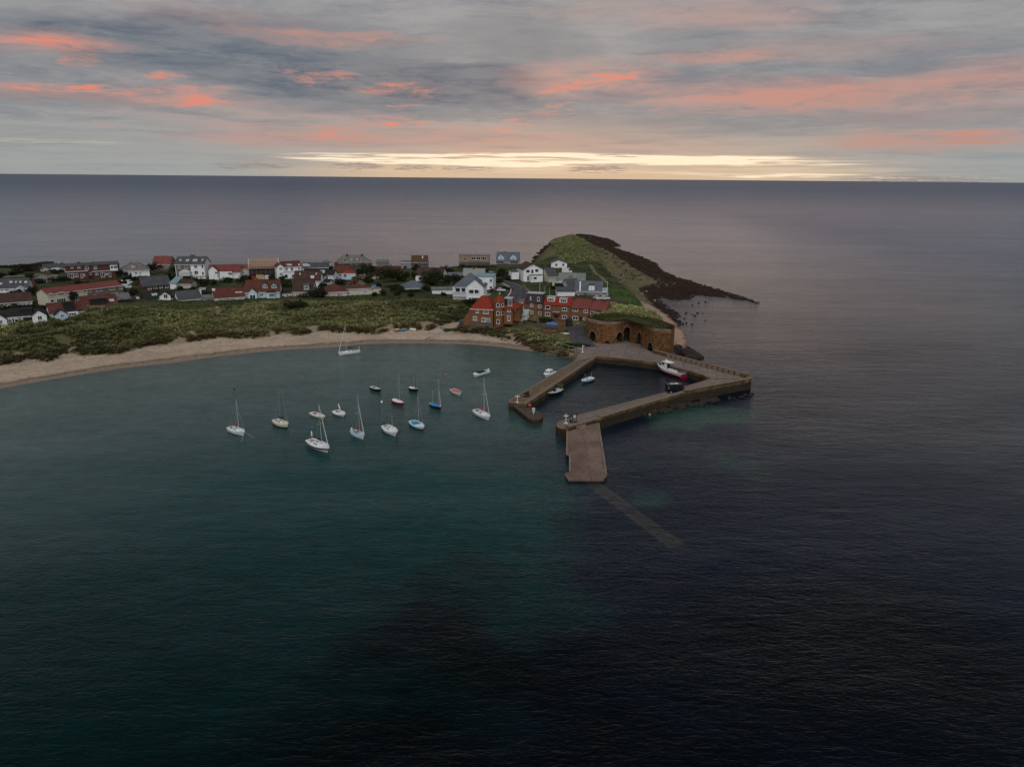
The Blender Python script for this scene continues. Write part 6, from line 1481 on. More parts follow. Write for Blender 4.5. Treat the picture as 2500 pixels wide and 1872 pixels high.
MB().tube((b.X(.02), b.bw(0) * .7, b.F(0)), (b.X(.02), b.bw(0) * .7, b.F(0) + 1.3), .04, n=5).box(b.X(.02) - .12, b.X(.02) + .12, b.bw(0) * .7 - .1, b.bw(0) * .7 + .1, b.F(0) + .7, b.F(0) + 1.8).build('danbuoy', WHT, b.e)
b = Boat('sailing_yacht', 'slate blue decked sloop with a red flag and thick furled jib', (861.5, 1060), (889, 1073), .40, 1.0, GELB, 'sailboat')
b.deck(DECKB).cockpit(.05, .30).cabin(.32, .72, .35, DECKB).mast(.62, (877.5, 961.4), r=.045, jib=(.075, .78), spread=True).pulpit()
MB().box(b.X(.45), b.X(.62), -.05, .05, b.F(.5) + .9, b.F(.5) + 1.7).build('red_flag', CLOTHS['scarlet'], b.e); MB().box(b.X(.72), b.X(.80), -.32, .32, b.F(.8) + .03, b.F(.8) + .1).build('foredeck_hatch', GELW, b.e)
b.outboard(GELW)
b = Boat('sailing_yacht', 'white cabin sailboat with a short thin mast and side window strip', (940.5, 1047.5), (967.5, 1066.5), .42, .95, GELW, 'sailboat')
b.deck(DECKW).cockpit(.05, .30).cabin(.30, .74, .42).mast(.66, (956.5, 1013.6), r=.05, spread=False, stays=False).pulpit(); b.outboard(NAVY)
b = Boat('dayboat', 'ice blue dayboat with a bright blue cockpit cover and dark lower hull', (1006, 1034), (1033.5, 1051), .40, .75, GELB, 'sailboat', mlow=BLK)
b.deck(GELB).cover('blue', t0=.10, t1=.56, h=.2, inset=.28).mast(.60, (1019.6, 959.8), r=.05, spread=False)
# --- in and around the basin
BG = 'boats in the harbour'
b = Boat('fishing_boat', 'white and crimson fishing boat with a forward wheelhouse lying along the quay', (1667, 922.5), (1607, 903), .32, 1.35, REDH, 'fishing boat', BG, stripe=GELW, fwd=2.6, full=.55, tr=.85, rake=.12, sheer=.75)
b.deck(pm('grey_deck', (.26, .27, .27), .8), drop=.10, camber=.02)
bul = MB()
for sg in (1, -1):
    for i in range(len(b.st) - 1):
        p, q = b.st[i], b.st[i + 1]
        bul.obox(((hx(b.L, b.rake, p[0], 1) + hx(b.L, b.rake, q[0], 1)) / 2, sg * ((p[1] + q[1]) / 2 - .12), (p[2] + q[2]) / 2 + .06), ((hx(b.L, b.rake, q[0], 1) - hx(b.L, b.rake, p[0], 1)) / 2, sg * (q[1] - p[1]) / 2, (q[2] - p[2]) / 2), (0, .14, 0), (0, 0, .09))
bul.build('bulwark', GELW, b.e)
x0, x1 = b.X(.58), b.X(.80); w = b.bw(.66) * .62; z0 = b.F(.65) - .1
wh = MB().add([(x0, -w, z0), (x1, -w * .8, z0), (x1, w * .8, z0), (x0, w, z0), (x0, -w * .9, z0 + 2.1), (x1 - .7, -w * .72, z0 + 2.0), (x1 - .7, w * .72, z0 + 2.0), (x0, w * .9, z0 + 2.1)], [(0, 1, 5, 4), (1, 2, 6, 5), (2, 3, 7, 6), (4, 5, 6, 7), (3, 0, 4, 7)]).build('wheelhouse', GELW, b.e)
MB().box(x0 - 1.3, x1 - .5, -w * 1.02, w * 1.02, z0 + 2.1, z0 + 2.22).build('roof', GELW, wh)
for sg in (-1, 1): MB().obox((x0 + (x1 - x0) * .52, sg * (w * .88 + .03), z0 + 1.45), ((x1 - x0) * .18, -sg * w * .02, 0), (0, .03, 0), (0, 0, .32)).build('side_window', SMOKE, wh)
MB().obox((x1 - .38, 0, z0 + 1.4), (.02, 0, .02), (0, w * .6, 0), (-.16, 0, .34)).build('front_window', SMOKE, wh); MB().box(x0 - .04, x0 + .01, -w * .6, w * .6, z0 + .1, z0 + 1.9).build('doorway', SMOKE, wh)
MB().tube((x0 + 1.2, -.1, z0 + 2.2), (x0 + 1.2, -.1, z0 + 2.75), .3, n=10).build('radar', GELW, b.e)
lb = MB()
for k in range(12):
    a0, a1 = 2 * math.pi * k / 12, 2 * math.pi * (k + 1) / 12; c = (x0 + 1.7, w * .4, z0 + 2.55); lb.tube((c[0], c[1] + .36 * math.cos(a0), c[2] + .36 * math.sin(a0)), (c[0], c[1] + .36 * math.cos(a1), c[2] + .36 * math.sin(a1)), .10, n=6)
lb.build('lifebuoy', CLOTHS['salmon'], b.e)
MB().box(b.X(.22), b.X(.52), b.bw(.3) * .25, b.bw(.3) * .6, b.F(.3), b.F(.3) + .5).build('bench', GELW, b.e); MB().box(b.X(.38), b.X(.52), -b.bw(.4) * .3, b.bw(.4) * .2, b.F(.4), b.F(.4) + .7).build('engine_box', pm('engine_box_brown', (.05, .04, .035), .7), b.e)
MB().tube((b.X(.12), .5, b.F(.1)), (b.X(.12), .5, b.F(.1) + .6), .35, .3, 9).build('winch', pm('drab', (.12, .11, .08), .8), b.e); MB().box(b.X(.03), b.X(.15), -b.bw(.1) * .8, -b.bw(.1) * .4, b.F(.1), b.F(.1) + .35).build('fish_box', BLUH, b.e)
b = Boat('open_boat', 'small blue hulled white gunwaled open boat afloat alone in the basin', (1446, 927.3), (1420.5, 936), .40, .8, BLUH, 'boat', BG, stripe=GELW, fwd=2.2)
b.deck(GELW, drop=.03).open_inside(2, mth=pm('dark_thwart', (.04, .04, .045), .8), m=pm('dark_inside', (.06, .06, .065), .8), t0=.2, t1=.80).outboard(BLK)
MB().tube((b.X(.86), -.5, b.F(.8)), (b.X(.35), .5, b.F(.5) + .25), .07, n=5).build('oar', SAILW, b.e); MB().tube((b.X(.6), .0, b.F(.6)), (b.X(.75), .1, b.F(.6) + 2.0), .03, n=5).build('pole', SAILW, b.e); MB().tube((b.X(.04), -.4, b.F(0)), (b.X(.02), -.45, b.F(0) + 1.5), .03, n=5).build('pole', ALU, b.e)
b = Boat('open_boat', 'dark hulled open work boat with grey interior lying beside the west pier', (1368.5, 957.5), (1336.5, 969), .36, .95, BLK, 'boat', BG, fwd=2.3)
b.deck(GREYH, drop=.02).open_inside(3, mth=pm('pale_thwart', (.45, .47, .48), .7), t0=.08, t1=.84)
MB().box(b.X(.42), b.X(.52), -.35, .35, b.F(.5), b.F(.5) + .6).build('engine_box', NAVY, b.e)
for q in (-.6, .1, .7): MB().tube((b.X(.06), q, b.F(0)), (b.X(.03), q, b.F(0) + 1.6), .035, n=5).build('pole', pm('lime_pole', (.33, .36, .09), .7), b.e)
for t in (.02, 1.0): MB().ball((b.X(t), b.bw(t) * .5, b.F(t) - .3), .2, .2, .26, 8, 6).build('fender', CLOTHS['salmon'], b.e)
fr = MB()
for sg in (1, -1):
    for i in range(len(b.st) - 1):
        p, q = b.st[i], b.st[i + 1]; fr.tube((hx(b.L, b.rake, p[0], 1), sg * p[1], p[2] + .04), (hx(b.L, b.rake, q[0], 1), sg * q[1], q[2] + .04), .10, n=5)
fr.build('gunwale', pm('pale_gunwale', (.50, .53, .55), .5), b.e)
b = Boat('cabin_cruiser', 'little white cabin cruiser with two dark windows tucked against the outside of the west pier', (1350.5, 912.5), (1330, 922), .46, .85, GELW, 'motorboat', BG, fwd=2.6, tr=.9)
b.deck(DECKW).cockpit(.05, .35, w=.7)
x0, x1 = b.X(.36), b.X(.78); w = b.bw(.5) * .78; z0 = b.F(.55)
c = MB().add([(x0, -w, z0), (x1, -w * .75, z0), (x1, w * .75, z0), (x0, w, z0), (x0, -w * .85, z0 + 1.15), (x1 - .6, -w * .65, z0 + 1.05), (x1 - .6, w * .65, z0 + 1.05), (x0, w * .85, z0 + 1.15)], [(0, 1, 5, 4), (1, 2, 6, 5), (2, 3, 7, 6), (4, 5, 6, 7), (3, 0, 4, 7)]).build('cabin', GELW, b.e)
for sg in (-1, 1):
    MB().obox((x1 - .33, sg * w * .33, z0 + .62), (.015, 0, .01), (0, w * .22, 0), (-.16, 0, .25)).build('front_window', SMOKE, c)
    for k in (.25, .6): MB().obox((x0 + (x1 - x0) * k, sg * (w * (.93 - .15 * k) + .0), z0 + .68), (.28, 0, 0), (0, .04, 0), (0, 0, .22)).build('side_window', SMOKE, c)
b.outboard(BLK)
# --- buoys and hauled out boats
def buoy(px, py, c, r, label, m):
    p = gp(px, py, 0); e = tag(empty('buoy', (p[0], p[1], 0)), label, 'buoy', 'mooring buoys')
    MB().ball((0, 0, r * .35), r, r, r, 10, 7).build('float', m, e, True); MB().tube((0, 0, r * 1.2), (0, 0, r * 1.75), r * .18, n=6).build('ring', ALU, e)
buoy(932, 982, 0, .32, 'white mooring buoy left of the crimson dayboat', WHT)
buoy(1088, 915.5, 0, .3, 'orange mooring buoy out on its own above the salmon covered boat', CLOTHS['salmon'])
buoy(572, 950, 0, .3, 'dark mooring buoy in open water on the left', BLK)
buoy(1586, 1013.5, 0, .35, 'orange buoy washed up by the rocks under the south arm', CLOTHS['salmon'])
def beached(name, label, a, b_, beam, mh, mi, cov=None):
    A, B_ = on_land(*a, 2.0), on_land(*b_, 2.0); q = Boat.__new__(Boat); d = (B_ - A)[:2]; c = (A + B_) / 2
    q.L = max(3.0, min(4.6, float(np.linalg.norm(d)))); q.B = q.L * beam; q.fb = .55; q.rake = .1; q.org = c; q.u = np.array([*(d / np.linalg.norm(d)), 0]); q.n = np.array([-q.u[1], q.u[0], 0])
    q.e = tag(empty(name, (c[0], c[1], hz(c[0], c[1]) + .20), math.atan2(d[1], d[0])), label, 'boat', 'boats pulled up on the beach')
    q.st = build_hull(q.e, q.L, q.B, .55, mh, None, None, fwd=2.0)
    if cov: q.cover(cov, h=.22)
    else: q.deck(mi, drop=.03).open_inside(2, m=mi, mth=WHT)
beached('beach_boat', 'orange topped dinghy pulled up on the sand below the dunes', (974, 803), (966, 813), .48, pm('yellow_paint', (.42, .30, .09)), pm('orange_paint', (.45, .16, .03)))
beached('beach_boat', 'small blue boat on the sand right of the orange dinghy', (990, 808), (980, 809.5), .42, BLUH, pm('dark_blue_inside', (.03, .08, .13)))
beached('beach_boat', 'upturned white boat on the sand right of the blue boat', (1004, 806), (1014, 809), .5, GELW, GELW, 'white')
# ---------------------------------------------------------------- vehicles
TYRE = mat('tyre_rubber', (.015, .015, .015), .9); CGLASS = mat('car_glass', (.012, .014, .017), .08, .1, 1, spec=.6); LAMPW = mat('lamp_glass', (.6, .6, .58), .2); LAMPR = mat('tail_lamp', (.25, .01, .01), .3)
def car(label, px, py, ang, col, L=4.3, Wd=1.8, Hh=1.5, kind='car', zb=None, grp='parked cars'):
    """ang: heading in degrees turned from pointing right across the view"""
    p = on_land(px, py) if zb is None else gp(px, py, zb)
    a = math.atan2(p[0], p[1]); e = tag(empty('parked_car' if kind == 'car' else kind, p, -a + R(ang)), label, 'car' if kind == 'car' else kind.split('_')[-1], grp)
    body = pm('car_' + '_'.join(f'{int(c * 1000)}' for c in col), col, .25); hw = Wd / 2
    if kind == 'car':
        prof = [(-L / 2, .35), (L / 2, .35), (L / 2, .72), (L * .46, .86), (L * .22, .98), (L * .06, Hh), (-L * .30, Hh), (-L * .46, 1.0), (-L / 2, .9)]
        gl = [(L * .20, 1.0), (L * .06, Hh - .06), (-L * .29, Hh - .06), (-L * .43, 1.02)]
    else:
        prof = [(-L / 2, .35), (L / 2, .35), (L / 2, 1.0), (L * .40, 1.25), (L * .29, Hh - .12), (L * .26, Hh), (-L / 2, Hh)]
        gl = [(L * .385, 1.30), (L * .29, Hh - .2), (L * .20, Hh - .2), (L * .20, 1.3)]
    n = len(prof); vs = []
    for y in (-hw, hw): vs += [(x, y * (1 if z < 1.05 else .86 if kind == 'car' else .94), z) for x, z in prof]
    MB().add(vs, [tuple(range(n)), tuple(range(2 * n - 1, n - 1, -1))] + [(i, n + i, n + (i + 1) % n, (i + 1) % n) for i in range(n)]).build('body', body, e)
    for sg in (-1, 1):
        q = [(x, sg * hw * (1.0 if z < 1.05 else .87 if kind == 'car' else .95) + sg * .012, z) for x, z in gl]
        mesh_obj('side_window', q + [(x, y - sg * .03, z) for x, y, z in q], [(0, 1, 2, 3), (7, 6, 5, 4), (0, 4, 5, 1), (1, 5, 6, 2), (2, 6, 7, 3), (3, 7, 4, 0)], CGLASS, e)
    k = 3 if kind == 'car' else 3
    pa, pb = prof[4 if kind == 'car' else 3], prof[5 if kind == 'car' else 4]
    d = np.array([pb[0] - pa[0], pb[1] - pa[1]]); nn = np.array([d[1], -d[0]]) / np.linalg.norm(d); c = np.array([pa[0] + pb[0], pa[1] + pb[1]]) / 2 + nn * .01
    MB().obox((c[0], 0, c[1]), (d[0] * .42, 0, d[1] * .42), (0, hw * .78, 0), (nn[0] * .012, 0, nn[1] * .012)).build('windscreen', CGLASS, e)
    pr = MB().box(-L / 2 - .012, -L / 2 + .02, -hw * .7, hw * .7, Hh * .68, Hh * .9) if kind != 'car' else MB().obox((-L * .385, 0, (Hh + 1.0) / 2 + .02), (-L * .06, 0, -(Hh - 1.0) * .40), (0, hw * .72, 0), (-.02, 0, .012))
    pr.build('rear_window', CGLASS, e)
    for sx in (-.31, .31):
        for sg in (-1, 1):
            w = MB().tube((L * sx, sg * (hw - .2), .33), (L * sx, sg * (hw + .01), .33), .33, n=12).build('wheel', TYRE, e)
            MB().tube((L * sx, sg * (hw + .01), .33), (L * sx, sg * (hw + .025), .33), .19, n=10).build('rim', ALU, w)
    for sg in (-1, 1):
        MB().box(L / 2 - .03, L / 2 + .015, sg * hw * .72 - .15, sg * hw * .72 + .15, .62, .78).build('headlight', LAMPW, e)
        MB().box(-L / 2 - .015, -L / 2 + .03, sg * hw * .82 - .1, sg * hw * .82 + .1, .75, 1.0 if kind == 'car' else 1.35).build('tail_light', LAMPR, e)
    return e
v = car('black high roofed van parked on the south arm of the harbour', 1649, 957, 24, (.008, .009, .011), 5.6, 2.0, 2.5, 'parked_van', 2.27)
MB().box(-.6, .5, -.45, .35, 2.505, 2.6).build('roof_light', LAMPW, v); MB().box(-1.7, -.9, -.5, .5, 2.505, 2.56).build('roof_vent', ALU, v)
MB().box(-2.5, -2.42, -1.025, -1.0, 1.3, 2.0).build('door_trim', LAMPW, v)
car('white hatchback on the drive between the white villa and the road', 1223.5, 711, 6, (.62, .64, .65))
car('dark red car beside the white villa', 1201, 712, 170, (.10, .008, .012))
car('white car half hidden by the right wall of the villa', 1189, 723, 60, (.58, .60, .60))
car('black car on the verge left of the asymmetric gabled house', 1243, 678, 4, (.010, .010, .012))
car('red car by the garage of the asymmetric gabled house', 1258, 684, -20, (.20, .025, .03))
car('silver car on the slope behind the pale slate cottage', 1196, 667, -8, (.20, .21, .23))
car('maroon car in front of the light blue bungalow', 833, 693, -10, (.11, .01, .015))
car('bright red car at the foot of the drive', 862, 692, 50, (.26, .012, .018))
car('blue grey car in front of the bright red car', 854, 698, 60, (.07, .09, .12))
car('white camper van on the lawn above the grey green roof', 1383, 666, 0, (.58, .6, .6), 6.2, 2.1, 2.6, 'camper_van')
car('white van above the salmon red terrace', 311, 694, -10, (.5, .52, .53), 5, 1.9, 2.1, 'parked_van')
car('pale van below the white van beside the terrace end', 308, 704, -10, (.42, .44, .45), 5, 1.9, 2.1, 'parked_van')
car('orange digger coloured van among the building materials', 616, 684, 12, (.32, .055, .02), 4.6, 1.8, 2.0, 'parked_van')
car('white car behind the red terrace roofs near the kiln', 1460, 731, 8, (.6, .62, .62))
car('second white car right beside the first behind the terrace roofs', 1477, 731, 8, (.55, .57, .58))

# ---------------------------------------------------------------- road and paths
def ribbon(name, pts, w, m, lift=.06, zone=None, label=None):
    P3 = []
    for i in range(len(pts) - 1):
        for k in range(12):
            t = k / 12; P3.append((pts[i][0] * (1 - t) + pts[i + 1][0] * t, pts[i][1] * (1 - t) + pts[i + 1][1] * t, w[i] * (1 - t) + w[i + 1] * t))
    P3.append((*pts[-1], w[-1])); P3 = np.array(P3)
    ker = np.ones(9) / 9
    sm = np.stack([np.convolve(np.pad(P3[:, j], 4, 'edge'), ker, 'valid') for j in range(3)], 1)
    d = np.gradient(sm[:, :2], axis=0); d /= np.linalg.norm(d, axis=1)[:, None]; nr = np.stack([-d[:, 1], d[:, 0]], 1)
    cols = [sm[:, :2] + nr * sm[:, 2:3] * k for k in (-.5, -.25, 0, .25, .5)]
    z = [land(c[:, 0], c[:, 1]) for c in cols]; zz = np.max(z, axis=0) + lift
    v = np.concatenate([np.column_stack([c, zz]) for c in cols]); n = len(sm)
    f = [(j * n + i, (j + 1) * n + i, (j + 1) * n + i + 1, j * n + i + 1)[::-1] for j in range(4) for i in range(n - 1)]
    return tag(mesh_obj(name, v, f, m), label, kind='structure'), sm, nr, zz
TAR = mat('road_tarmac', (.050, .050, .060), .9, .15, .4, .2, 8); LINE = mat('yellow_line', (.26, .20, .10), .8)
def w2(lst): return [tuple(on_land(a, b)[:2]) for a, b in lst]
rd, sm, nr, zz = ribbon('road', w2([(1150, 676), (1195, 680), (1222, 686), (1246, 696), (1262, 708), (1268, 722), (1262, 738), (1275, 760)]) , [5, 6, 7, 10, 13, 12, 8, 6], TAR, label='tarmac village road bending down towards the harbour')
lv = np.concatenate([np.column_stack([sm[:, :2] + nr * (sm[:, 2:3] * .5 - k) , zz + .05]) for k in (.9, 1.25)]); n = len(sm)
tag(mesh_obj('road_marking', lv, [(i, i + 1, n + i + 1, n + i) for i in range(n - 1)], LINE), kind='structure')
ribbon('road', w2([(1395, 800), (1412, 812), (1418, 826), (1424, 838), (1440, 848)]), [9, 9, 8, 7, 6], TAR, label='tarmac lane between the terrace garden and the kilns')
ribbon('road', w2([(1160, 786), (1145, 782), (1135, 790), (1125, 794)]), [6, 7, 6, 4], TAR, label='tarmac slip beside the inn leading to the beach')
PATH = mat('concrete_path', (.17, .15, .135), .9, .15, .5)
ribbon('path', w2([(870, 706), (884, 690), (893, 678), (880, 668)]), [3.5, 4, 4, 4], PATH, label='pale concrete drive climbing past the brick house')
ribbon('path', w2([(1440, 645), (1448, 660), (1462, 672), (1475, 684), (1484, 694)]), [2, 2, 2, 2, 2], mat('trodden_path', (.12, .10, .065), .95, .2, .5), label='trodden path along the headland edge')
SANDP = mat('trodden_sand', (.30, .235, .175), .95, .12, .5)
ribbon('path', w2([(531, 750), (533, 760), (534, 770)]), [1.2, 1.5, 1.2], SANDP, lift=.5, label='narrow sand path through the dunes')
ribbon('path', w2([(1094, 806), (1112, 796), (1128, 789)]), [9, 5, 3], SANDP, label='sandy track from the beach to the inn')
ribbon('path', w2([(5, 676), (40, 674), (80, 672), (105, 670)]), [4, 4, 4, 4], PATH, label='grey lane past the cream bungalow')

# ---------------------------------------------------------------- walls, posts, signs, furniture
def wall_run(label, pts, h, m, t=.35, name='garden_wall', cat='wall', top=None, zb=None):
    P = [on_land(a, b) if zb is None else gp(a, b, zb) for a, b in pts]; o = P[0]; e = tag(empty(name, o), label, cat)
    for i in range(len(P) - 1):
        a, b = P[i] - o, P[i + 1] - o; n = max(1, int(np.linalg.norm(b - a) / 6))
        for k in range(n):
            p, q = a + (b - a) * k / n, a + (b - a) * (k + 1) / n; d = (q - p)[:2] / np.linalg.norm((q - p)[:2]); nn = np.array([-d[1], d[0]]) * t / 2
            MB().prism([p[:2] - nn, q[:2] - nn, q[:2] + nn, p[:2] + nn], -1.2 + min(p[2], q[2]), [p[2] + h, q[2] + h, q[2] + h, p[2] + h]).build('wall_panel', m, e)
    if top: pass
    return e
ST, BR = PAINTS['stone'], PAINTS['brick2']
wall_run('stone garden wall running right from the tower of the inn', [(1219, 790), (1250, 792), (1280, 791), (1316, 799), (1352, 808)], 1.3, ST)
wall_run('brick corner wall round the parking yard below the terrace', [(1352, 808), (1381, 797)], 1.6, BR)
wall_run('rubble wall along the lane left of the kilns', [(1396, 798), (1433, 806)], 1.5, ST)
wall_run('brick wall below the terraced house with white dormers', [(1352, 782), (1385, 790)], 1.2, BR)
wall_run('curving white kerb wall along the outside of the road bend', [(1227, 694), (1240, 701), (1248, 709), (1246, 717), (1240, 726)], .7, PAINTS['cream'], .4)
wall_run('dark boarded fence behind the white flat roofed workshop', [(1345, 699), (1390, 702)], 1.8, PAINTS['dark'], .15, 'fence', 'fence')
wall_run('weathered fence behind the mossy roofed house', [(1047, 655), (1075, 656), (1090, 654)], 1.6, PAINTS['wood'], .15, 'fence', 'fence')
wall_run('pale wall running left from the hipped roof hut', [(910, 682), (925, 680)], 1.2, PAINTS['cream'])
wall_run('rough fence left of the dark brick house', [(320, 697), (344, 690)], 1.3, PAINTS['wood'], .15, 'fence', 'fence')
wall_run('low fence up the slope beside the rafters', [(590, 697), (602, 688)], 1.4, PAINTS['wood'], .15, 'fence', 'fence')
wall_run('low stone edge round the green at the road corner', [(1290, 704), (1310, 712), (1318, 718)], .3, ST)
e = wall_run('dark timber gate building at the end of the yard', [(1383, 796), (1395, 794)], 2.6, PAINTS['dark'], 3.5, 'store_shed', 'shed')

def post(label, px, py, top, r, m, zb=None, name='pole', cat='pole', lamp=False):
    p = on_land(px, py) if zb is None else gp(px, py, zb); d = ray(px, top); h = CAM_H + d[2] * p[1] / d[1] - p[2]
    e = tag(empty(name, p), label, cat); MB().tube((0, 0, -.5), (0, 0, h), r, r * .75, 8).build('shaft', m, e); MB().tube((0, 0, 0), (0, 0, .4), r * 1.7, n=8).build('base', m, e)
    if lamp: MB().obox((.35, 0, h), (.45, 0, 0), (0, .1, 0), (0, 0, .06)).build('lamp_head', ALU, e)
    else: MB().ball((0, 0, h), r * 1.4, r * 1.4, r * 1.4, 8, 5).build('cap', m, e)
    return e
post('white flagpole in front of the inn beside its sun lounge', 1249.6, 790, 744, .14, WHT, name='flagpole')
post('pale lamp post on the green above the box dormer', 1317.5, 719, 686, .11, PAINTS['cream'], name='lamp_post', cat='lamp post', lamp=True)
post('black lamp post standing in the road', 1277.5, 727, 697, .10, BLK, name='lamp_post', cat='lamp post', lamp=True)
post('slim lamp post in the lane beside the kilns', 1406, 828, 789, .09, BLK, name='lamp_post', cat='lamp post', lamp=True)
post('dark telegraph pole beside the light blue bungalow', 857.5, 682, 652, .12, MAHO, name='telegraph_pole', cat='pole')
post('slender pole at the drive behind the maroon roofed bungalow', 878, 697, 670, .09, MAHO, name='telegraph_pole', cat='pole')
post('white mast on the purple slate house terrace', 1481.5, 722, 688, .09, WHT, name='mast_pole')
post('thin pole in front of the dark hedge by the workshop', 1341.5, 718, 700, .07, ALU, name='washing_pole')
post('thin pole nearer the workshop end of the dark hedge', 1329.5, 718, 701, .07, ALU, name='washing_pole')
# pale life ring and light posts on the pier heads
def beacon(label, px, py, top, z, arms):
    p = gp(px, py, z); d = ray(px, top); h = CAM_H + d[2] * p[1] / d[1] - z; e = tag(empty('beacon', p), label, 'beacon', 'beacons on the pier heads')
    MB().tube((0, 0, 0), (0, 0, h), .075, n=8).build('column', WHT, e)
    for k in range(4): a = k * math.pi / 2 + .4; MB().obox((.3 * math.cos(a), .3 * math.sin(a), .15), (.3 * math.cos(a), .3 * math.sin(a), -.1), (-.06 * math.sin(a), .06 * math.cos(a), 0), (0, 0, .06)).build('foot', WHT, e)
    MB().box(-arms, arms, -.08, .08, h * .86, h * .86 + .18).build('crossarm', WHT, e)
    MB().tube((0, 0, h), (0, 0, h + .35), .20, .15, 8).build('lantern', mat('lantern_amber', (.5, .28, .12), .4), e)
beacon('white light post with bracket at the rounded end of the south arm', 1381.5, 1033.5, 1013, 2.3, .55)
beacon('white cross shaped post at the tip of the west pier', 1263, 982.5, 966, 2.3, .55)
p = gp(1402.5, 1030, 2.3); e = tag(empty('notice_stand', p), 'dark double post frame holding a pale notice near the south arm end', 'sign')
for x in (-.45, .45): MB().tube((x, 0, 0), (x, 0, 2.2), .08, n=6).build('post', BLK, e)
for z in (.9, 1.9): MB().box(-.45, .45, -.06, .06, z, z + .12).build('rail', BLK, e)
MB().box(-.32, .32, -.03, .03, 1.1, 1.85).build('board', ALU, e); MB().box(-.9, .9, -.5, .5, 0, .12).build('plinth', BLK, e)
p = gp(1393, 1031, 2.3); e = tag(empty('bollard', p), 'small dark mooring bollard between the light post and the notice frame', 'bollard'); MB().tube((0, 0, 0), (0, 0, .7), .22, .18, 8).build('body', BLK, e); MB().ball((0, 0, .75), .28, .28, .14, 8, 5).build('head', BLK, e)
p = gp(1302.5, 1011, 1.2); e = tag(empty('notice_post', p), 'white notice board on a grey post on the dark spur', 'sign'); MB().tube((0, 0, 0), (0, 0, 1.2), .12, n=6).build('post', ALU, e); MB().box(-.36, .36, -.06, .06, 1.1, 1.75).build('board', PAINTS['pale'], e); MB().box(-.3, .3, -.07, .07, .45, .95).build('lower_board', PAINTS['pale'], e)
p = gp(1293, 994, 1.2); e = tag(empty('float', p), 'large scarlet float lying on the dark spur', 'buoy'); MB().ball((0, 0, .48), .48, .48, .5, 12, 8).build('ball', pm('scarlet_float', (.38, .04, .035)), e, True); MB().tube((0, 0, .95), (0, 0, 1.1), .08, n=6).build('eye', BLK, e)
# pots and ladders
for px, py, lab in ((1284, 961.5, 'heap of dark lobster pots, the upper of two on the west pier'), (1283.5, 967.5, 'heap of dark lobster pots, the lower of two on the west pier')):
    p = gp(px, py, 2.3); e = tag(empty('lobster_pots', p), lab, 'lobster pots')
    for k in range(5): x, y = random.uniform(-.8, .8), random.uniform(-.5, .5); MB().box(x - .35, x + .35, y - .25, y + .25, .0 + .35 * (k > 3), .38 + .35 * (k > 3)).build('pot', mat('pot_netting', (.025, .022, .020), .95, .4, 5), e)
for px, py, lab in ((1335.5, 952, 'upper of two black tyre fenders hung on the west pier face'), (1326, 956, 'lower of two black tyre fenders hung on the west pier face')):
    p = gp(px, py, 1.4); e = tag(empty('tyre_fender', p), lab, 'tyre fender'); g = MB(); a = R(-38)
    for k in range(12):
        t0, t1 = 2 * math.pi * k / 12, 2 * math.pi * (k + 1) / 12; g.tube((.6 * math.cos(t0) * .78, .6 * math.cos(t0) * .62, .6 * math.sin(t0)), (.6 * math.cos(t1) * .78, .6 * math.cos(t1) * .62, .6 * math.sin(t1)), .22, n=6)
    g.build('tyre', TYRE, e)
# blue tarpaulins and yard things
def tarp(label, px, py, L, Wd, h, c, ang, zb=None, name='tarpaulin', cat='tarpaulin'):
    p = on_land(px, py) if zb is None else gp(px, py, zb); e = tag(empty(name, p, -math.atan2(p[0], p[1]) + R(ang)), label, cat); v = []; f = []; nx_, ny_ = 9, 6
    for i in range(nx_):
        for j in range(ny_):
            u, w = i / (nx_ - 1) * 2 - 1, j / (ny_ - 1) * 2 - 1; q = max(0, (1 - abs(u) ** 3)) * max(0, (1 - abs(w) ** 2.2))
            v.append((u * L / 2 * (1 - .1 * w * w), w * Wd / 2 * (1 - .35 * max(0, u) ** 2), h * q ** .7 * (.75 + .25 * math.sin(i * 1.9)) - .05))
    for i in range(nx_ - 1):
        for j in range(ny_ - 1): a = i * ny_ + j; f.append((a, a + ny_, a + ny_ + 1, a + 1))
    mesh_obj('sheet', v, f, c, e, False); MB().tube((-L / 2, -Wd / 2, .05), (L / 2 * .9, -Wd * .33, .05), .05, n=4).build('lashing', ROPE, e)
TB = mat('blue_tarp', (.02, .135, .36), .55, .2, 1.5, .4, 4, .4)
tarp('bright blue sheet over a boat on the grass above the cream bungalow', 919, 699, 5.5, 2.2, 1.3, TB, 5)
tarp('bright blue sheet over a boat in the yard below the terrace', 1348, 791, 4.8, 2.2, 1.2, TB, -18)
tarp('small blue cover on the ridge behind the white dormers', 1393.5, 728, 1.6, 1.2, 1.1, TB, 0, 11.5)
p = gp(1343, 798, 6.2); e = tag(empty('shed_roof', p, R(-8)), 'flat dark roofed store in the yard below the blue sheet', 'shed'); MB().box(-2.6, 2.6, -1.5, 1.5, -1.8, -.1).build('wall', BR, e); MB().obox((0, 0, .1), (2.9, 0, 0), (0, 1.8, .12), (0, -.01, .1)).build('roof', mat('dark_felt', (.045, .048, .06), .8), e)
p = on_land(1304.5, 787); e = tag(empty('parasol', p), 'tilted orange garden parasol in the inn yard', 'parasol'); MB().tube((0, 0, 0), (0, 0, 2.0), .04, n=6).build('pole', ALU, e)
oc = [(1.1 * math.cos(R(45 * k)), 1.1 * math.sin(R(45 * k)), 1.75 + .35 * math.cos(R(45 * k + 60))) for k in range(8)]
MB().add(oc + [(0, 0, 2.3), (0, 0, 2.22)], [(k, (k + 1) % 8, 8) for k in range(8)] + [((k + 1) % 8, k, 9) for k in range(8)]).build('canopy', mat('orange_canvas', (.42, .10, .035), .9), e)
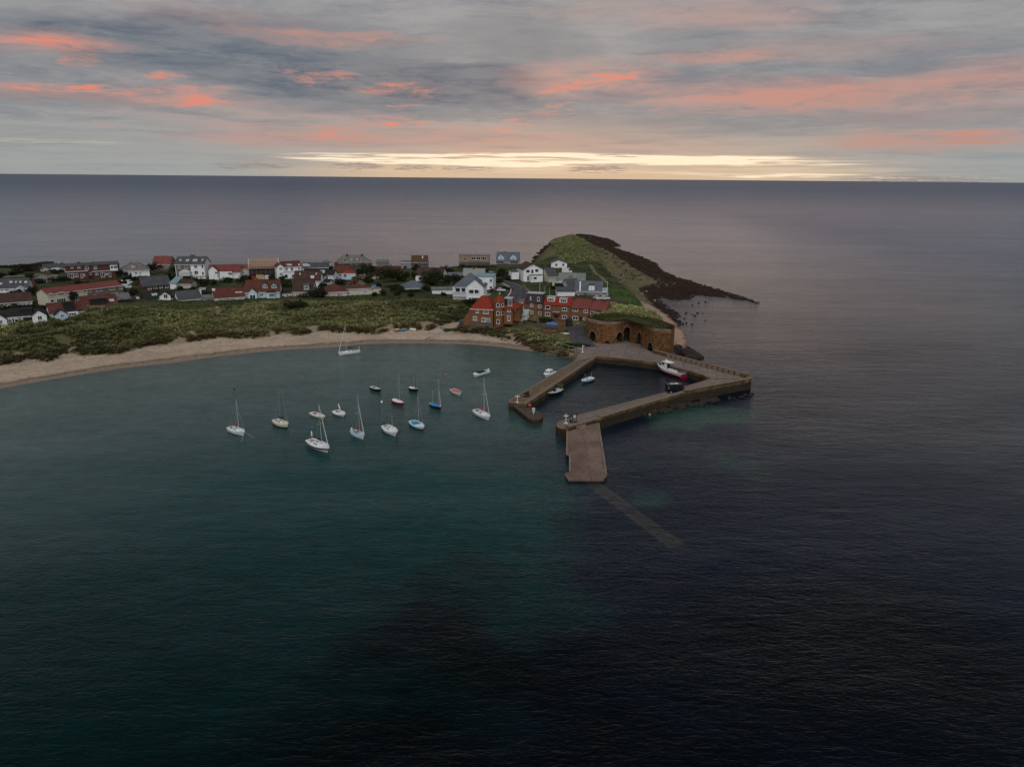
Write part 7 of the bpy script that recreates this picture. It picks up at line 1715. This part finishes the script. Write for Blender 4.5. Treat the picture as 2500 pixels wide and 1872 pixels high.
p = on_land(1380, 815); e = tag(empty('rowing_boat', p, R(10)), 'pale upturned dinghy lying beside the lane', 'boat'); v = []
for i in range(7):
    t = i / 6 * 2 - 1; w = .75 * (1 - t * t * .8); v += [(t * 1.8, w * math.cos(a) * 1.0, .5 * math.sin(a) * (1 - .3 * t * t)) for a in np.linspace(0, math.pi, 6)]
mesh_obj('hull', v, [(i * 6 + j, i * 6 + j + 1, (i + 1) * 6 + j + 1, (i + 1) * 6 + j) for i in range(6) for j in range(5)], mat('pale_boat_paint', (.42, .38, .30), .7), e, True); MB().tube((-1.7, 0, .5), (1.7, 0, .5), .05, n=5).build('keel', MAHO, e)
# patio benches before the red roofed bungalow
for k, (px, py, lab) in enumerate(((531, 685, 'white picnic bench on the patio, the left one'), (547, 686, 'white picnic bench on the patio, the right one'))):
    p = on_land(px, py); e = tag(empty('picnic_bench', p, R(8)), lab, 'picnic bench', 'picnic benches')
    MB().box(-1.1, 1.1, -.4, .4, .72, .78).build('table_top', WHT, e)
    for y in (-.85, .85): MB().box(-1.1, 1.1, y - .15, y + .15, .42, .47).build('seat', WHT, e)
    for x in (-.8, .8):
        for sg in (-1, 1): MB().tube((x, sg * .25, .72), (x, sg * .8, 0), .05, n=4).build('leg', WHT, e)
p = on_land(522, 681); e = tag(empty('garden_shed', p, R(-8)), 'small turquoise shed at the patio corner of the red roofed bungalow', 'shed'); MB().box(-1.1, 1.1, -1, 1, -.5, 2).build('wall', PAINTS['teal'], e); MB().obox((0, 0, 2.15), (1.3, 0, 0), (0, 1.2, .15), (0, 0, .06)).build('roof', ROOFS['tealfelt'], e); MB().box(-.4, .4, -1.04, -1.0, 0, 1.8).build('door', PAINTS['blue'], e)
p = on_land(498, 714); e = tag(empty('polytunnel', p, R(-6)), 'grey domed garden tunnel between two white chimneys', 'polytunnel'); v = []
for i in range(5): v += [(i * .9 - 1.8, 2.0 * math.cos(a), 2.4 * math.sin(a)) for a in np.linspace(0, math.pi, 9)]
mesh_obj('cover', v, [(i * 9 + j, i * 9 + j + 1, (i + 1) * 9 + j + 1, (i + 1) * 9 + j) for i in range(4) for j in range(8)] + [tuple(range(9)), tuple(range(36, 45))[::-1]], mat('net_cover', (.20, .20, .22), .8, .1, 2), e, True)
for i in range(5): MB().tube((i * .9 - 1.8, -2.02, 0), (i * .9 - 1.8, -2.02, .6), .04, n=4).build('hoop_foot', ALU, e)
p = on_land(641, 681); e = tag(empty('wrapped_pallets', p, R(2)), 'pale wrapped pallets with yellow boards in front of the building site', 'pallets'); MB().box(-3, 1.5, -1, 1, 0, 1.8).build('stack', PAINTS['beige'], e); MB().box(1.7, 3.4, -.9, .9, 0, 1.9).build('stack', PAINTS['pale'], e); MB().box(-3, .6, -.7, .7, 1.82, 2.2).build('boards', mat('yellow_boards', (.36, .22, .06), .8), e)
# white railing from the quay towards the inn bank
rp = [(1356, 839), (1372, 842), (1388, 847), (1405, 851), (1421, 856)]
P = [gp(a, b, 3.4) for a, b in rp]; e = tag(empty('railing', P[0]), 'white pipe railing down the bank to the quay', 'railing')
for i, q in enumerate(P): q = q - P[0]; MB().tube((q[0], q[1], -1.5), (q[0], q[1], .5), .04, n=6).build('post', PAINTS['cream'], e)
for i in range(len(P) - 1): a, b_ = P[i] - P[0], P[i + 1] - P[0]; MB().tube((a[0], a[1], .48), (b_[0], b_[1], .48), .05, n=6).build('rail', PAINTS['cream'], e)
p = gp(1422, 860, 2.45); e = tag(empty('life_ring_post', p), 'white post with bracket where the bank railing meets the quay', 'post'); MB().tube((0, 0, 0), (0, 0, 2.4), .12, n=8).build('column', WHT, e); MB().box(-.3, .3, -.3, .3, 0, .12).build('base', WHT, e); MB().box(-.1, .6, -.05, .05, 2.2, 2.35).build('bracket', WHT, e)
# net heap and driftwood on the sand
for label, pts, m_, rr in (('branch of dark driftwood on the sand near the tideline', [(1038, 829), (1046, 826), (1052, 824)], MAHO, .14), ('short driftwood log on the sand near the sloop', [(878, 834), (883, 833.5)], MAHO, .12)):
    P = [on_land(a, b) for a, b in pts]; e = tag(empty('driftwood', P[0]), label, 'driftwood'); g = MB()
    for i in range(len(P) - 1): a, b_ = P[i] - P[0], P[i + 1] - P[0]; a[2] += .1; b_[2] += .15; MB().tube(a, b_, rr, rr * .7, 6).build('limb', m_, e)
    b_ = P[-1] - P[0]; MB().tube(b_ * .5 + np.array([0, 0, .1]), b_ * .5 + np.array([.8, 1.1, .4]), rr * .6, rr * .3, 5).build('twig', m_, e)
# ---------------------------------------------------------------- marram, scrub, hedges, trees, rocks
def leaf_mat(name, attr=True):
    M = bpy.data.materials.new(name); M.use_nodes = True; T = NT(M.node_tree); b = T.n['Principled BSDF']
    a = T.new('ShaderNodeAttribute', attribute_name='tint').outputs['Color']
    g = T.new('ShaderNodeNewGeometry').outputs['Position']; n = T.noise(g, 1.3, 3, .6).outputs[0]
    f = T.rng(n, .25, .75, .75, 1.25, smooth=False)
    T.put(b.inputs['Base Color'], T.mix(1.0, a, T.xyz(f, f, f), 'MULTIPLY')); b.inputs['Roughness'].default_value = .9; b.inputs['Specular IOR Level'].default_value = .12
    return M
LEAF = leaf_mat('foliage')

def tufts(name, X, Y, Z, size, cols, nb=12, wide=.16, droop=.55, label=None, up=1.0):
    n = len(X); k = nb
    ang = RNG.random((n, k)) * 2 * math.pi; rad = RNG.random((n, k)) ** .6; lean = .25 + .75 * RNG.random((n, k))
    S = size[:, None]; r0 = rad * .35 * S
    bx = X[:, None] + np.cos(ang) * r0; by = Y[:, None] + np.sin(ang) * r0; bz = np.repeat(Z[:, None], k, 1) - .08
    tx = bx + np.cos(ang) * lean * S * droop; ty = by + np.sin(ang) * lean * S * droop; tz = bz + S * up * (1.02 - .55 * lean) * (.75 + .5 * RNG.random((n, k)))
    a2 = ang + math.pi / 2 + (RNG.random((n, k)) - .5); w = wide * S
    p0 = np.stack([bx - np.cos(a2) * w, by - np.sin(a2) * w, bz], -1); p1 = np.stack([bx + np.cos(a2) * w, by + np.sin(a2) * w, bz], -1)
    mx, my, mz = bx * .45 + tx * .55, by * .45 + ty * .55, bz * .3 + tz * .7 + .08 * S
    p2 = np.stack([mx + np.cos(a2) * w * .8, my + np.sin(a2) * w * .8, mz], -1); p3 = np.stack([tx, ty, tz], -1); p4 = np.stack([mx - np.cos(a2) * w * .8, my - np.sin(a2) * w * .8, mz], -1)
    v = np.stack([p0, p1, p2, p3, p4], 2).reshape(-1, 3); base = np.arange(n * k)[:, None] * 5
    tri = np.concatenate([base + np.array([0, 1, 2]), base + np.array([0, 2, 4]), base + np.array([4, 2, 3])], 1).reshape(-1, 3)
    c = np.repeat(cols[:, None, :], k, 1) * (.88 + .24 * RNG.random((n, k, 1))); c = np.repeat(c[:, :, None, :], 5, 2).reshape(-1, 3)
    o = link_mesh(name, np_mesh(name, v, tri, [('tint', c)], smooth=False, k=3), LEAF, uv=False)
    return tag(o, label, kind='stuff')

def scatter(x0, x1, y0, y1, n): return x0 + (x1 - x0) * RNG.random(n), y0 + (y1 - y0) * RNG.random(n)
def shades(n, pal, w):
    pal = np.array(pal); i = RNG.choice(len(pal), n, p=np.array(w) / sum(w)); return pal[i] * (.8 + .4 * RNG.random((n, 1)))
# dune belt
fx_, fy_ = scatter(-225, 62, 195, 345, 150000)
h_, dc_, dv_, da_, rk_, du_, ri_ = land(fx_, fy_, True)
crest_y = np.interp(fx_, [-250, -200, -150, -100, -60, -30, 0, 20, 45, 62], [258, 262, 285, 304, 310, 314, 318, 318, 300, 285])
ok = (dv_ > .3) & (fy_ < crest_y) & (da_ < -1.5)
clump = vnoise(fx_, fy_, 5, 61, 3); ok &= (clump > .30) & ~((vnoise(fx_, fy_, 7, 64, 3) > .69) & (dv_ < 6))
ok &= ~((np.abs(fx_ - np.interp(fy_, [288, 312], [gp(534, 775, 6)[0], gp(531, 748, 7)[0]])) < 1.1) & (fy_ > 280))
yard = poly([(1212, 792), (1300, 800), (1352, 812), (1400, 822), (1436, 836), (1436, 775), (1212, 765)], 4.8)
ok &= sdist(yard, fx_, fy_) < 0
idx = np.where(ok)[0][:24000]; fx_, fy_, h_, dv_ = fx_[idx], fy_[idx], h_[idx], dv_[idx]
dk = vnoise(fx_, fy_, 26, 63, 3)
dark_zone = blob_w([(140, 820, 190, 50, 1), (60, 860, 160, 40, 1), (260, 800, 120, 50, .8), (1100, 740, 130, 26, 1.2), (1020, 742, 100, 20, 1), (960, 735, 60, 16, .8), (350, 815, 60, 25, .5), (1180, 755, 40, 20, .8)], fx_, fy_, 7.0)
cl = shades(len(fx_), [(.132, .134, .052), (.165, .162, .070), (.205, .196, .098), (.105, .110, .042)], [3, 4, 2.4, 2])
tn = vnoise(fx_, fy_, 12, 67, 3)[:, None]; cl = cl * (.6 + 1.05 * tn) * (.68 + .8 * vnoise(fx_, fy_, 38, 68, 3)[:, None])
foot = sstep(5, 1, dv_)[:, None]; cl = cl * (1 - foot) + np.array([.085, .060, .032]) * foot
pale = sstep(-20, 25, fx_)[:, None] * .45; cl = cl * (1 - pale) + cl * pale * 1.35
dz = np.clip(dark_zone * 1.0, 0, .85)[:, None] * np.where(fx_ < -20, .6, 1.0)[:, None]; cl = cl * (1 - dz) + np.array([.040, .044, .018]) * (.6 + .8 * RNG.random((len(fx_), 1))) * dz
tufts('marram_grass', fx_, fy_, h_, (.6 + 1.0 * RNG.random(len(fx_)) ** 1.6 * (.5 + tn[:, 0])) * (1 - .35 * sstep(-9, -1, fy_ - crest_y[idx])), cl, 17, .085, .85, 'tussocky marram grass covering the dunes behind the beach')
# headland turf
hx_, hy_ = scatter(30, 240, 240, 760, 130000)
h2, dc2, dv2, da2, rk2, du2, ri2 = land(hx_, hy_, True)
lw = sdist(P_LAWN, hx_, hy_)
kpoly = np.array([k[:2] + gp(1530, 840, QZ)[:2] for k in capp])
zone = ((hy_ > 425 + 60 * (vnoise(hx_, hy_, 25, 91, 2) - .2)) & (hx_ > 15)) | (hx_ > np.interp(hy_, [250, 300, 340, 400, 455], [74, 66, 84, 95, 80]))
ok = (dv2 > -.5) & zone & (lw < 1) & (sdist(kpoly, hx_, hy_) < -.5) & (da2 < -1) & (h2 > 2.2)
idx = np.where(ok)[0][:16000]; hx_, hy_, h2 = hx_[idx], hy_[idx], h2[idx]
nearkiln = np.interp(hy_, [290, 345], [.48, 1.0])[:, None]
cl = nearkiln * shades(len(hx_), [(.135, .145, .058), (.175, .178, .082), (.205, .20, .10), (.092, .104, .038)], [3, 4, 2, 2]) * (.7 + .6 * vnoise(hx_, hy_, 18, 69, 3)[:, None])
sz_ = (.6 + .6 * RNG.random(len(hx_))) * np.interp(hy_, [250, 400, 700], [.8, 1.0, 1.6])
tufts('headland_grass', hx_, hy_, h2, sz_, cl, 9, .2, .8, 'rough pale grass on the headland')
# turf on the kilns and village rough
kx, ky = scatter(kpoly[:, 0].min(), kpoly[:, 0].max(), kpoly[:, 1].min(), kpoly[:, 1].max(), 3500)
ks = sdist(kpoly, kx, ky); okk = ks > 2.2; kx, ky, ks = kx[okk], ky[okk], ks[okk]
tufts('kiln_top_grass', kx, ky, QZ + 8.1 + np.clip(ks * .05, 0, .5), .4 + .4 * RNG.random(len(kx)), shades(len(kx), [(.034, .050, .014), (.055, .064, .022), (.09, .080, .04)], [3, 2, 1]), 9, .2, .7, 'long grass growing on top of the lime kilns')
vx, vy = scatter(-230, 75, 290, 470, 26000); hv, _, dv3, da3, _, _, _ = land(vx, vy, True)
okv = (dv3 > 2) & (da3 < -1) & (vnoise(vx, vy, 15, 71, 3) > .5)
idx = np.where(okv)[0][:9000]; vx, vy, hv = vx[idx], vy[idx], hv[idx]
tufts('garden_grass', vx, vy, hv, .3 + .35 * RNG.random(len(vx)), shades(len(vx), [(.035, .05, .014), (.05, .06, .02), (.028, .036, .014)], [3, 2, 2]), 8, .22, .8, 'rough garden grass between the houses')

def leaf_cloud(name, c, r, n, s, col, parent=None, var=.45, flat=.0, lumps=5, seed=0):
    """a crown of many small leaf sprays spread through uneven lobes"""
    rg = np.random.default_rng(seed + 5); cen = [np.zeros(3)] + [rg.normal(0, .42, 3) * np.array([1, 1, .6]) for _ in range(lumps)]; rad = [.72] + [rg.uniform(.35, .6) for _ in range(lumps)]
    i = rg.integers(0, len(cen), n); d = rg.normal(size=(n, 3)); d /= np.linalg.norm(d, axis=1)[:, None]; q = rg.random(n) ** .33
    p = np.array(cen)[i] + d * (np.array(rad)[i] * q)[:, None]; p[:, 2] = np.maximum(p[:, 2], -.75); p = p * np.array(r) + np.array(c)
    a = rg.normal(size=(n, 3)); a /= np.linalg.norm(a, axis=1)[:, None]; b = np.cross(a, rg.normal(size=(n, 3))); b /= np.linalg.norm(b, axis=1)[:, None]; sz = s * (.6 + .8 * rg.random((n, 1)))
    v = np.stack([p - a * sz, p - b * sz * .6, p + a * sz, p + b * sz * .6], 1).reshape(-1, 3); f = np.arange(4 * n).reshape(n, 4)
    cc = np.array(col) * (1 - var + 2 * var * rg.random((n, 1))) ; cc = np.repeat(cc[:, None], 4, 1).reshape(-1, 3)
    return link_mesh(name, np_mesh(name, v, f, [('tint', cc)], smooth=False), LEAF, parent, uv=False)
BARK = mat('bark', (.045, .034, .025), .95, .25, 2)
def tree(label, px, py, w, h, col=(.022, .030, .012), n=900, grp='garden trees', seed=1, zb=None):
    p = on_land(px, py) if zb is None else gp(px, py, zb); e = tag(empty('tree', p), label, 'tree', grp); g = MB(); rg = random.Random(seed)
    g.tube((0, 0, -.5), (.1, .05, h * .5), .22, .12, 7)
    for k in range(5): a = rg.uniform(0, 6.28); g.tube((.05, 0, h * (.25 + .05 * k)), (w * .3 * math.cos(a), w * .3 * math.sin(a), h * (.5 + .07 * k)), .09, .04, 5)
    g.build('trunk', BARK, e); leaf_cloud('crown', (0, 0, h * .56), (w / 2, w / 2.2, h * .5), n, .34, col, e, seed=seed)
def bush(label, px, py, w, d, h, col=(.020, .026, .011), n=700, name='shrub', grp='garden shrubs', seed=1, ang=0, zb=None, s=.3):
    p = on_land(px, py) if zb is None else gp(px, py, zb); e = tag(empty(name, p, -math.atan2(p[0], p[1]) + R(ang)), label, name.replace('_', ' '), grp)
    g = MB().tube((-w * .3, 0, -.3), (w * .3, 0, -.3), .35, n=5); rg = random.Random(seed)
    for k in range(5): x, y = rg.uniform(-w * .3, w * .3), rg.uniform(-d * .3, d * .3); g.tube((x, y, -.4), (x * 1.2, y * 1.2, h * .6), .07, .03, 5)
    g.build('stems', BARK, e); leaf_cloud('foliage', (0, 0, h * .42), (w / 2, d / 2, h * .58), n, s, col, e, seed=seed, lumps=8)
tree('broad dark tree at the foot of the big brick house', 897, 677, 9, 8, n=1300, seed=3)
tree('wide dark tree in front of the long maroon roofed cottage', 944, 690, 14, 9, n=1800, seed=4)
tree('second dark tree left of the stacked bay windows', 968, 688, 9, 8, n=1100, seed=5)
tree('large black green tree before the brown roofed bungalow', 1060, 702, 13, 9.5, n=1900, seed=6)
tree('dark round tree right of the black green tree, by the carport', 1082, 703, 11, 7.5, n=1400, seed=7)
tree('small dark tree beside the stacked bay windows', 1010, 684, 4, 5, (.028, .030, .014), 500, seed=8)
tree('small dark conifer at the corner of the salmon red terrace', 178, 738, 4.5, 5, (.018, .022, .012), 500, seed=9)
tree('dark tree between the dark terrace and the hipped grey bungalow', 297, 680, 5, 5, (.020, .022, .012), 500, seed=10)
bush('long low black green bush in front of the maroon hipped bungalow', 771, 725, 13, 6, 3.4, n=1900, seed=11, name='bush', grp='dark bushes on the dunes', zb=8.2)
bush('round black green bush alone in the middle of the dune grass', 725, 752, 10.5, 8, 3.6, n=1900, seed=12, name='bush', grp='dark bushes on the dunes', zb=6.6)
bush('dark thicket on the left dune slope below the maroon roofs', 165, 800, 12, 6, 2.0, (.034, .038, .016), 1200, seed=13, name='bush', grp='dark bushes on the dunes')
bush('dark thicket on the dune shoulder right of the left slope', 300, 800, 9, 5, 1.8, (.036, .040, .017), 900, seed=14, name='bush', grp='dark bushes on the dunes')
bush('low dark thicket near the left frame edge', 70, 815, 11, 5, 1.5, (.036, .040, .018), 900, seed=15, name='bush', grp='dark bushes on the dunes')
bush('yellow green bush right of the slate hipped bungalow', 1043, 709, 4, 3, 3, (.065, .085, .022), 500, seed=16)
bush('gold flowering bush beside the light blue bungalow', 869, 683, 4.5, 3, 2.2, (.12, .105, .03), 500, seed=17)
bush('clipped hedge before the slate hipped bungalow', 1008, 714, 13, 2.5, 2, (.024, .036, .014), 900, seed=18, name='hedge', grp='hedges')
bush('dark hedge behind the white workshop', 1368, 708, 16, 2.5, 3.2, (.016, .018, .012), 1300, seed=19, name='hedge', grp='hedges')
bush('dark hedge along the brown sun rooms', 140, 688, 12, 3, 2.6, (.018, .022, .012), 900, seed=20, name='hedge', grp='hedges')
bush('hedge along the foot of the hipped grey bungalow', 345, 682, 12, 3, 2.2, (.020, .026, .012), 900, seed=21, name='hedge', grp='hedges')
bush('dark garden hedge under the tall white semi', 448, 676, 8, 3, 2.4, (.020, .030, .012), 700, seed=22, name='hedge', grp='hedges')
bush('hedge below the tan apartment house', 1165, 656, 17, 3, 2.2, (.018, .024, .012), 1000, seed=23, name='hedge', grp='hedges')
bush('hedge at the bottom of the slate blue house lawn', 1225, 671, 22, 3, 2.0, (.018, .026, .012), 1100, seed=24, name='hedge', grp='hedges')
bush('dark hedge round the drive of the villa', 1232, 708, 8, 2.5, 1.8, (.022, .026, .013), 600, seed=25, name='hedge', grp='hedges')
bush('dark shrubs at the corner of the asymmetric gabled house lawn', 1220, 690, 6, 4, 2.6, (.020, .020, .012), 600, seed=26)
bush('shrubs filling the terrace garden behind the blue sheet', 1330, 785, 7, 4, 2.2, (.035, .034, .016), 700, seed=27)
bush('shrubs along the inn yard wall', 1290, 790, 9, 3, 1.6, (.030, .030, .016), 600, seed=28)
bush('dark scrub in the hollow under the villa', 1150, 742, 13, 8, 2.4, (.020, .026, .011), 1200, seed=29)
bush('bramble bank above the harbour railing', 1400, 848, 10, 4, 1.8, (.030, .042, .013), 900, seed=30, name='bramble_bank', grp='banks of scrub')
bush('scrub bank along the top of the sandy bluff', 1340, 836, 16, 3, 1.2, (.060, .062, .026), 1300, seed=31, name='bramble_bank', grp='banks of scrub')
bush('dark grassy scrub in front of the inn plinth', 1185, 806, 18, 3, 1.3, (.060, .055, .028), 1300, seed=32, name='bramble_bank', grp='banks of scrub')
bush('green tarpaulin like net heap at the foot of the beach track', 1093, 808, 5, 2.5, 1.0, (.022, .085, .055), 700, seed=33, name='net_heap', grp='things on the beach', s=.2)
bush('dark hedge line above the long maroon cottage', 900, 690, 9, 4, 2.6, (.020, .024, .012), 800, seed=34, name='hedge', grp='hedges')
bush('dark hedge at the lawn edge below the stacked bay windows', 985, 702, 20, 3.5, 2.2, (.018, .026, .012), 1300, seed=35, name='hedge', grp='hedges')
bush('hedge beside the black roofed house by the timber rafters', 690, 690, 9, 4, 1.6, (.024, .040, .014), 700, seed=36, name='hedge', grp='hedges')
bush('black hedge between the black roofed bungalow and the brown roof above it', 40, 755, 22, 3, 2.2, (.018, .022, .012), 1200, seed=37, name='hedge', grp='hedges')
bush('dark hedge along the garden side of the salmon red terrace', 105, 755, 7, 6, 2.0, (.022, .030, .012), 800, seed=38, name='hedge', grp='hedges')
bush('dark thicket behind the garage with cream doors', 425, 700, 7, 5, 2.4, (.018, .022, .012), 700, seed=39, name='bush', grp='dark garden bushes')
bush('dark scrub on the far left headland beside the shore', 30, 655, 46, 12, 3.0, (.024, .026, .014), 2200, seed=40, name='bush', grp='dark garden bushes', s=.5)
bush('dark shrubs between the two white chimneys', 505, 722, 10, 4, 1.8, (.024, .026, .013), 700, seed=41, name='bush', grp='dark garden bushes')
bush('shrubs by the slope left of the light blue bungalow', 800, 690, 8, 4, 2.0, (.022, .030, .013), 700, seed=42, name='bush', grp='dark garden bushes')

# shrubs dotted through the gardens, wherever no house stands
PROTO = []
for k in range(5):
    o_ = bush('dark shrub in the gardens between the village houses', 700 + 40 * k, 690, 3.2 + .5 * k, 2.6 + .3 * k, 1.9 + .3 * k, [(.018, .024, .011), (.024, .032, .013), (.022, .022, .012), (.032, .040, .016), (.018, .020, .011)][k], 420, name='garden_shrub', grp='shrubs dotted through the gardens', seed=60 + k)
    PROTO.append(bpy.data.objects['garden_shrub' + ('' if k == 0 else '.%03d' % k)])
placed = []
for _ in range(1500):
    if len(placed) >= 130: break
    px, py = random.uniform(0, 1290), random.uniform(655, 728); p = gp(px, py, 7.9); r_ = random.uniform(.8, 1.5)
    if any(math.hypot(p[0] - a, p[1] - b) < c_ + 1.2 for a, b, c_ in FOOT) or any(math.hypot(p[0] - a, p[1] - b) < 3.2 for a, b in placed): continue
    if float(sdist(P_VEG, np.array([p[0]]), np.array([p[1]]))[0]) < 4 or (1140 < px < 1290 and py > 690): continue
    placed.append((p[0], p[1])); i = len(placed) - 1
    o_ = PROTO[i] if i < 5 else copy_tree(random.choice(PROTO))
    o_.location = (p[0], p[1], hz(p[0], p[1])); o_.rotation_euler = (0, 0, random.uniform(0, 6.28)); o_.scale = (r_ * random.uniform(.8, 1.5), r_, r_ * random.uniform(.8, 1.2))
# ---------------------------------------------------------------- rocks
ROCKM = [mat('dark_rock', (.020, .016, .014), .85, .35, .8, .8, 3, .3, (.036, .027, .018)), mat('brown_rock', (.125, .085, .058), .9, .3, .8, .8, 3, .2, (.06, .045, .03)), mat('pale_rock', (.22, .165, .125), .9, .25, .8, .8, 3, .2)]
def rock_mesh(seed, m):
    rg = np.random.default_rng(seed); bm = bmesh.new(); bmesh.ops.create_icosphere(bm, subdivisions=1, radius=1.0)
    for v in bm.verts: v.co *= rg.uniform(.72, 1.15); v.co.z *= .7
    me = bpy.data.meshes.new('boulder'); bm.to_mesh(me); bm.free(); me.materials.append(m); return me
RKS = [[rock_mesh(10 * j + i, m) for i in range(4)] for j, m in enumerate(ROCKM)]
def boulders(pts, n, s0, s1, pal, label, grp, z=None, spread_=1.0):
    for i in range(n):
        t = random.random() * (len(pts) - 1); k = int(t); t -= k
        px = pts[k][0] * (1 - t) + pts[k + 1][0] * t + random.uniform(-1, 1) * spread_ * 6; py = pts[k][1] * (1 - t) + pts[k + 1][1] * t + random.uniform(-1, 1) * spread_ * 3.5
        p = on_land(px, py) if z is None else gp(px, py, z); o = bpy.data.objects.new('boulder', random.choice(RKS[random.choice(pal)])); COL.objects.link(o)
        s = random.uniform(s0, s1); o.location = (p[0], p[1], max(p[2], -.2) + s * .12); o.scale = (s, s * random.uniform(.7, 1.2), s * random.uniform(.7, 1.1)); o.rotation_euler = (random.uniform(-.3, .3), random.uniform(-.3, .3), random.uniform(0, 6.3))
        tag(o, label, 'boulder', grp)
boulders([(1322, 852), (1345, 858), (1368, 862), (1385, 870), (1400, 876)], 42, .5, 1.1, [0, 1, 1], 'brown boulder in the rubble bank where the beach meets the west pier', 'boulders at the root of the west pier', spread_=1.2)
boulders([(1210, 826), (1240, 830), (1270, 836), (1300, 846)], 20, .3, .75, [0, 1], 'weathered rock at the foot of the sandy bluff below the inn', 'rocks below the inn bluff', spread_=1.2)
boulders([(1500, 1024), (1555, 1013), (1600, 1005), (1640, 999), (1680, 991), (1712, 984), (1748, 976)], 66, .6, 1.6, [0], 'dark wet boulder along the outer foot of the south arm', 'boulders along the south arm', z=0.0, spread_=1.1)
boulders([(1770, 976), (1805, 970), (1840, 962)], 10, .4, 1.0, [0], 'small black rock off the corner of the south arm', 'rocks off the pier corner', z=0.0, spread_=.7)
boulders([(1640, 850), (1668, 858), (1690, 868), (1704, 876)], 46, .8, 1.7, [0], 'black seaweed covered boulder on the shore behind the lime kilns', 'black boulders behind the kilns', spread_=1.7)
boulders([(1660, 768), (1640, 758), (1680, 785), (1720, 776), (1640, 740), (1690, 738), (1730, 732)], 20, .3, .8, [0], 'small dark rock standing out of the shallow cove beyond the kilns', 'rocks in the shallow cove', z=0.0, spread_=2.6)
boulders([(1470, 640), (1500, 670), (1540, 690), (1570, 715), (1590, 740)], 50, .4, 1.0, [1, 2, 0], 'loose stone on the shingle below the headland turf', 'stones on the headland shingle', spread_=2.6)
# weed-hung ledges: too many to count
rx, ry = scatter(70, 260, 300, 760, 60000); hr, dcr, dvr, dar, rkr, _, _ = land(rx, ry, True)
okr = (rkr > .6) & (hr > -.15) & (dvr < -1.0) & (dar < -2) & ((sdist(P_DARK, rx, ry) > -1) | (RNG.random(len(rx)) < .06)) & (sdist(P_PINK, rx, ry) < -.5); idx = np.where(okr)[0][:6500]; rx, ry, hr, dcr = rx[idx], ry[idx], hr[idx], dcr[idx]
n = len(rx); base = np.array([[1, 0, 0], [-.5, .85, 0], [-.5, -.85, 0], [.3, .3, 1], [-.4, 0, .8], [.3, -.5, .7], [.8, .7, .3], [-.9, .2, .3]]); fc = np.array([[3, 4, 5], [0, 6, 3], [0, 3, 5], [6, 1, 3], [1, 4, 3], [1, 7, 4], [7, 2, 4], [2, 5, 4], [2, 0, 5]])
sc = (.4 + .8 * RNG.random(n)) * np.interp(ry, [300, 700], [.8, 1.4]); th = RNG.random(n) * 6.28
bx = base[None, :, 0] * np.cos(th)[:, None] - base[None, :, 1] * np.sin(th)[:, None]; by = base[None, :, 0] * np.sin(th)[:, None] + base[None, :, 1] * np.cos(th)[:, None]
vv = np.stack([rx[:, None] + bx * sc[:, None] * 1.3, ry[:, None] + by * sc[:, None], hr[:, None] - .15 + base[None, :, 2] * sc[:, None] * .55], -1) + RNG.normal(0, .08, (n, 8, 3))
ff = (np.arange(n)[:, None, None] * 8 + fc[None]).reshape(-1, 3); pal = np.array([[.020, .012, .009], [.030, .018, .012], [.10, .072, .045]]); pi_ = np.where(RNG.random(n) < sstep(12, 40, dcr) * .35, 2, RNG.integers(0, 2, n))
cc = np.repeat((pal[pi_] * (.7 + .6 * RNG.random((n, 1))))[:, None], 8, 1).reshape(-1, 3)
o = link_mesh('foreshore_rocks', np_mesh('foreshore_rocks', vv.reshape(-1, 3), ff, [('tint', cc)], smooth=False, k=3), LEAF, uv=False); tag(o, 'jagged dark rocks and weed covering the tidal foreshore', kind='stuff')
# tide wrack and pebbles on the beach
bx_, by_ = scatter(-220, 60, 205, 300, 30000); hb_, dcb, dvb, dab, rkb, _, _ = land(bx_, by_, True)
okb = (dvb < -.3) & (hb_ > .1) & (rkb < .3) & (RNG.random(len(bx_)) < np.where(np.abs(dcb - 3.8 - 1.2 * (vnoise(bx_, by_, 6, 77, 2) - .5)) < .7, 1.0, .035) + .25 * sstep(2.5, .5, -dvb)); idx = np.where(okb)[0][:2600]
n = len(idx); sc = .10 + .16 * RNG.random(n) ** 2; th = RNG.random(n) * 6.28
bx = base[None, :, 0] * np.cos(th)[:, None] - base[None, :, 1] * np.sin(th)[:, None]; by = base[None, :, 0] * np.sin(th)[:, None] + base[None, :, 1] * np.cos(th)[:, None]
vv = np.stack([bx_[idx][:, None] + bx * sc[:, None] * 1.5, by_[idx][:, None] + by * sc[:, None], hb_[idx][:, None] - .03 + base[None, :, 2] * sc[:, None] * .6], -1)
ff = (np.arange(n)[:, None, None] * 8 + fc[None]).reshape(-1, 3); cc = np.repeat(shades(n, [(.05, .033, .022), (.09, .06, .04), (.03, .022, .016)], [2, 1, 1])[:, None], 8, 1).reshape(-1, 3)
o = link_mesh('beach_wrack', np_mesh('beach_wrack', vv.reshape(-1, 3), ff, [('tint', cc)], smooth=False, k=3), LEAF, uv=False); tag(o, 'dark weed and pebbles strewn along the beach tideline', kind='stuff')
